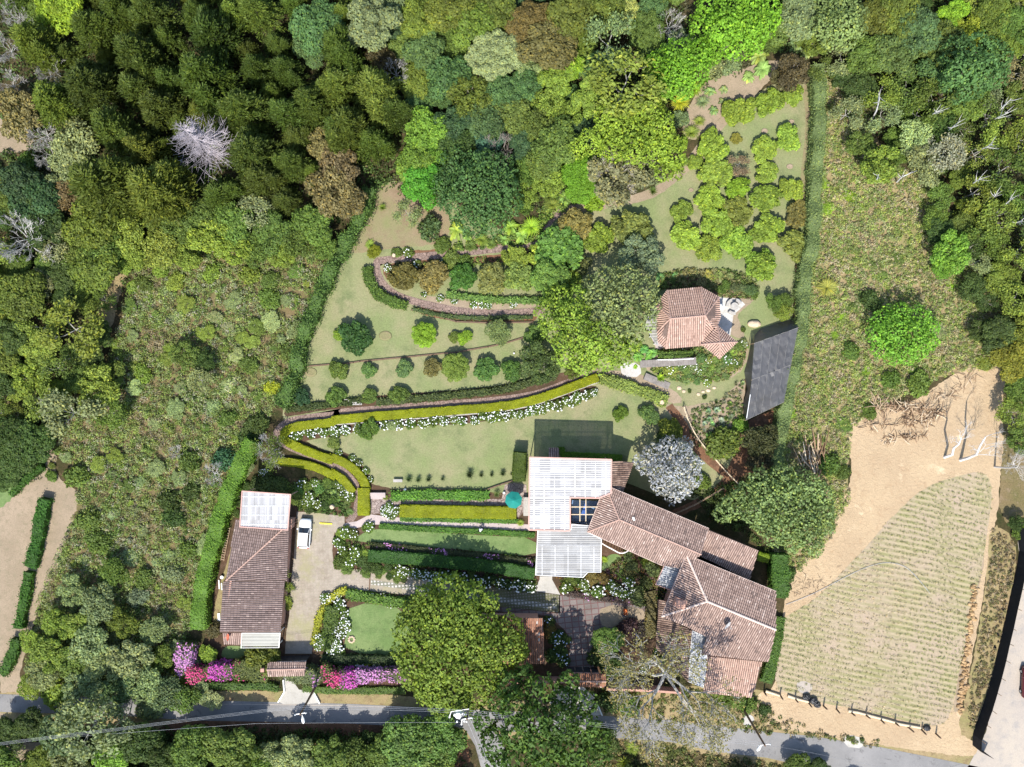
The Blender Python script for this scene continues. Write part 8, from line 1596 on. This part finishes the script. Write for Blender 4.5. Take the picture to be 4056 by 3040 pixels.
cover('slope_plants', 'loose planting in the agave bed beside the shade net', 'planting', Y((340, 540), (480, 520), (650, 480), (870, 260), (860, 560), (900, 740), (1150, 780), (1180, 950), (330, 950)), 420, (.12, .35), (.1, .4), 18, .07, [(.16, .22, .08), (.25, .25, .13), (.1, .17, .04), (.12, .1, .05)], 15)
cover('fallen_leaves', 'scattered green growth on the reddish bank below the road', 'leaf litter', G((1150, 1390), (2211, 1420)) + H((800, 1440), (880, 1700), (0, 1700)) + G((1100, 1700),), 700, (.2, .6), (.1, .5), 20, .09, [(.09, .13, .03), (.14, .1, .05), (.07, .11, .03)], 16)
0 and cover('weeds', 'thin ragged weeds on the left tan field', 'weeds', G((0, 60), (220, 40), (160, 500), (90, 800), (0, 950)), 70, (.1, .3), (.05, .15), 12, .06, [(.2, .2, .09), (.16, .18, .07)], 17)
cover('weeds', 'dry tufts on the bank left of the black fence', 'weeds', I((2010, 160), (2150, 250), (2150, 420), (2095, 650), (2050, 900), (1980, 1180), (1880, 1450), (1860, 1300), (1930, 850), (1985, 480)), 520, (.12, .35), (.1, .3), 18, .05, [(.33, .27, .17), (.25, .2, .12), (.2, .2, .09), (.4, .33, .22)], 18, aspect=3)
# crop rows of the planted field
g = np.random.default_rng(77); FP = [tuple(W(p))[:2] for p in FIELDP]; Pa_ = np.array(FP); mn, mx = Pa_.min(0), Pa_.max(0)
ang = R_(-12); ca, sa = math.cos(ang), math.sin(ang); cc = (mn + mx) / 2; rows = []
for v in np.arange(-38, 38, .76):
    u = np.arange(-34, 34, .19); u = u + g.normal(0, .12, len(u)); u = u[g.random(len(u)) < .45 + .5 * np.sin(u * .8 + v * 2.3) ** 2]; vv = v + .3 * np.sin(u * .25 + v * .1) - .0035 * u * u * (v > 0) + .06 * np.sin(u * 1.3 + v) + g.normal(0, .08, len(u))
    rows.append(np.stack([cc[0] + u * ca - vv * sa, cc[1] + u * sa + vv * ca], 1))
c = np.concatenate(rows); c = c[pip_np(c[:, 0], c[:, 1], FP)]; per = 5; idx = np.repeat(np.arange(len(c)), per); N = len(idx)
C_ = np.stack([c[idx, 0] + g.normal(0, .1, N) - cc[0], c[idx, 1] + g.normal(0, .09, N) - cc[1], g.uniform(.05, .22, N)], 1)
ph = np.sin(c[idx, 0] * .22) + np.sin(c[idx, 1] * .3 + 1) + g.normal(0, .6, N); tc = np.where(ph[:, None] > .5, np.array([[.25, .29, .11]]), np.where(ph[:, None] > -.8, np.array([[.31, .3, .15]]), np.array([[.5, .42, .32]])))
me = quads('crop_rows', leafquads(C_, np.tile([0, 0, 1.], (N, 1)), .035, .1, g, jit=.8), np.clip(g.normal(.5, .25, N), 0, 1), LEAFT, tint=tc * g.uniform(.8, 1.2, (N, 1)))
o = bpy.data.objects.new('crop_rows', me); link(o); o.location = (cc[0], cc[1], .03); tag(o, 'thin olive crop rows covering the planted field', 'crop rows', kind='stuff')
# ------------------------------------------------------------------ labels of the plants: look + nearest landmark
LM = [((820, 640), 'the dead grey conifer'), ((190, 275), 'the bare tree at upper left'), ((60, 60), 'the upper left corner'), ((1950, 215), 'the pale round tree at top'), ((1890, 750), 'the big dark green round tree'), ((2530, 500), 'the flat lime crowns'), ((2440, 690), 'the greyish bare crown by the dirt path'),
      ((2710, 1260), 'the kiosk roof'), ((3040, 1470), 'the black shade net'), ((3560, 1330), 'the bright green tree in the right scrub'), ((3850, 250), 'the big dark round tree at upper right'), ((3730, 600), 'the pale grey crowns at right'), ((4000, 60), 'the upper right corner'), ((4030, 1000), 'the middle of the right edge'),
      ((2640, 1880), 'the silver tree'), ((3800, 1780), 'the sandy lot'), ((1000, 2330), 'the left garage roof'), ((1150, 2660), 'the left gate roof'), ((800, 2650), 'the magenta hedge corner'), ((1000, 2030), 'the left white canopy'), ((2250, 2000), 'the big white canopy'), ((2230, 2200), 'the lower grey canopy'), ((2030, 2010), 'the teal parasol'),
      ((1400, 1390), 'the leftmost dark bush of the upper lawn'), ((1160, 1730), 'the hairpin of the yellow hedge'), ((1800, 1600), 'the long yellow hedge'), ((2140, 1330), 'the big twin crowns in the garden centre'), ((1500, 1150), 'the loop of the curved path'), ((3100, 900), 'the orchard'), ((3080, 260), 'the top of the orchard'),
      ((620, 1500), 'the middle of the left scrub'), ((350, 2000), 'the lower part of the left scrub'), ((900, 1150), 'the upper part of the left scrub'), ((60, 1350), 'the middle of the left edge'), ((100, 2300), 'the left tan field'), ((60, 2900), 'the lower left corner'), ((700, 2900), 'the woods below the road'), ((1500, 2950), 'the bottom edge left of the side lane'),
      ((1830, 2570), 'the biggest tree by the road'), ((2160, 2880), 'the dark tree over the road'), ((2600, 2780), 'the bare tree over the houses'), ((2980, 2450), 'the second house'), ((2600, 2150), 'the long house roof'), ((2050, 2430), 'the orange carport roof'), ((2380, 2450), 'the brown forecourt'), ((1560, 2500), 'the square green lawn'), ((1330, 2480), 'the oval flower bed'),
      ((1700, 2270), 'the hydrangea row along the drive'), ((2480, 2330), 'the white flowers above the brown forecourt'), ((1800, 1900), 'the main lawn'), ((2900, 1700), 'the agave bed'), ((3300, 1700), 'the lower right scrub'), ((1270, 700), 'the reddish brown crowns'), ((1300, 250), 'the top centre left'), ((250, 1000), 'the bare crown at the left edge'), ((3090, 2100), 'the grey green tree right of the houses'), ((2760, 1100), 'the bed above the kiosk'), ((2200, 150), 'the brownish crowns at top'), ((3000, 100), 'the grey green crowns above the orchard'), ((1640, 620), 'the tall bright green tree'), ((3400, 300), 'the woods right of the orchard tip'), ((2760, 300), 'the banana plants above the orchard')]
CN = {'con': 'dark green', 'dkcon': 'very dark green', 'olcon': 'olive', 'olive': 'olive', 'dgreen': 'dark green', 'green': 'green', 'lime': 'lime green', 'ygreen': 'yellow green', 'brite': 'bright green', 'teal': 'bluish green', 'dteal': 'dark bluish green', 'greygr': 'grey green', 'pale': 'pale green', 'brown': 'brownish', 'dbrown': 'dark brownish', 'yel': 'yellow', 'mango': 'yellow green', 'silver': 'silvery', 'pgrey': 'greyish', 'magenta': 'purplish'}
def cname(c):
    r, g_, b = c[:3]; v = max(c[:3])
    if r > .4 and b > .3: return 'silvery'
    base = 'brownish' if r > g_ * .95 else ('yellow green' if r > g_ * .68 else ('grey green' if b > g_ * .45 else 'green'))
    return ('dark ' if v < .12 else 'pale ' if v > .3 else '') + base
KN = {'conifer': ('conifer', 'conifer'), 'broad': ('dense tree', 'tree'), 'big': ('broad dense tree', 'tree'), 'round': ('smooth round tree', 'tree'), 'flat': ('flat topped tree', 'tree'), 'orch': ('leafy fruit tree', 'fruit tree'), 'loose': ('loose leafy tree', 'tree'), 'shrub': ('shrub', 'shrub'), 'sparse': ('thin crowned tree', 'tree'), 'thin': ('sparse twiggy tree', 'tree'), 'bare': ('bare branched tree', 'bare tree'), 'deadcon': ('dead conifer with bare grey branches', 'dead tree'),
      'hydra': ('bush full of white flower heads', 'flower bush'), 'hydra_few': ('bush with a few white flowers', 'flower bush'), 'hydra_blue': ('bush with pale bluish flowers', 'flower bush'), 'rosette': ('spiky rosette plant', 'plant'), 'agave': ('agave rosette', 'agave'), 'banana': ('broad leaved banana like plant', 'plant'), 'fern': ('ferny plant', 'plant')}
GN = {'conifer': 'conifers of the upper left wood', 'shrub': 'shrubs around the garden and scrub', 'hydra': 'white hydrangea bushes', 'hydra_few': 'thin flowering hydrangea bushes', 'hydra_blue': 'bluish hydrangea bushes', 'rosette': 'spiky rosette plants', 'agave': 'agaves of the garden', 'banana': 'banana like plants', 'fern': 'ferny garden plants', 'orch': 'fruit trees of the garden'}
ORD = ['nearest', 'second nearest', 'third nearest', 'fourth nearest', 'fifth nearest', 'sixth nearest', 'seventh nearest', 'eighth nearest', 'ninth nearest', 'tenth nearest', 'eleventh nearest', 'twelfth nearest', 'thirteenth nearest', 'fourteenth nearest', 'fifteenth nearest']
lab = {}
for P_ in PLANTS:
    e, p, r, k, c, zone = P_
    if k == 'deadcon': tag(e, 'tall dead conifer with bare grey branches in the dark wood', 'dead tree'); continue
    if zone == 'MAIN1': tag(e, 'biggest olive green tree spreading over lawn, carport and road', 'tree'); continue
    if zone == 'MAIN2': tag(e, 'large dark green tree over the road beside the transformer pole', 'tree'); continue
    if zone == 'MAIN3': tag(e, 'wide almost bare tree reaching over the second house roof', 'tree'); continue
    cr = [q for q in e.children if q.name.startswith(('crown', 'foliage', 'leaves'))]
    cn = '' if k == 'bare' else (CN[c] if isinstance(c, str) and c in CN else cname(cr[0].color))
    sz = 'small' if r < 32 else 'medium' if r < 62 else 'large'
    ds = sorted((math.dist(p, q[0]), q) for q in LM); d, (lp, ln) = ds[0]
    dx, dy = p[0] - lp[0], p[1] - lp[1]
    dr = 'at' if d < 60 else ('right of' if dx > 0 else 'left of') if abs(dx) > abs(dy) else ('below' if dy > 0 else 'above')
    P_.append(f"{sz} {cn} {KN[k][0]} {dr} {ln}".replace('  ', ' ')); lab.setdefault(P_[-1], []).append((d, P_))
    tag(e, cat=KN[k][1], group=GN.get(k, {'UL': 'trees of the upper left wood', 'UM': 'trees of the upper middle wood', 'UR': 'trees of the upper right wood', 'BOT': 'trees below the road'}.get(zone, 'trees around the garden')))
for s_, L_ in lab.items():
    L_.sort(key=lambda t: t[0])
    for i, (d, P_) in enumerate(L_):
        w = s_.split(); 
        if len(L_) > 1:
            t = f"{ORD[min(i, 14)]} of the {s_}"
            for dr in (' left of ', ' right of ', ' above ', ' below ', ' at '):
                if dr in s_: a, b = s_.split(dr, 1); t = f"{a}{dr}{b}, {ORD[min(i, 14)]}"; break
            s2 = t
        else: s2 = s_
        w = s2.split()
        while len(w) > 16: w.remove('the') if 'the' in w else w.pop(1)
        P_[0]['label'] = ' '.join(w)
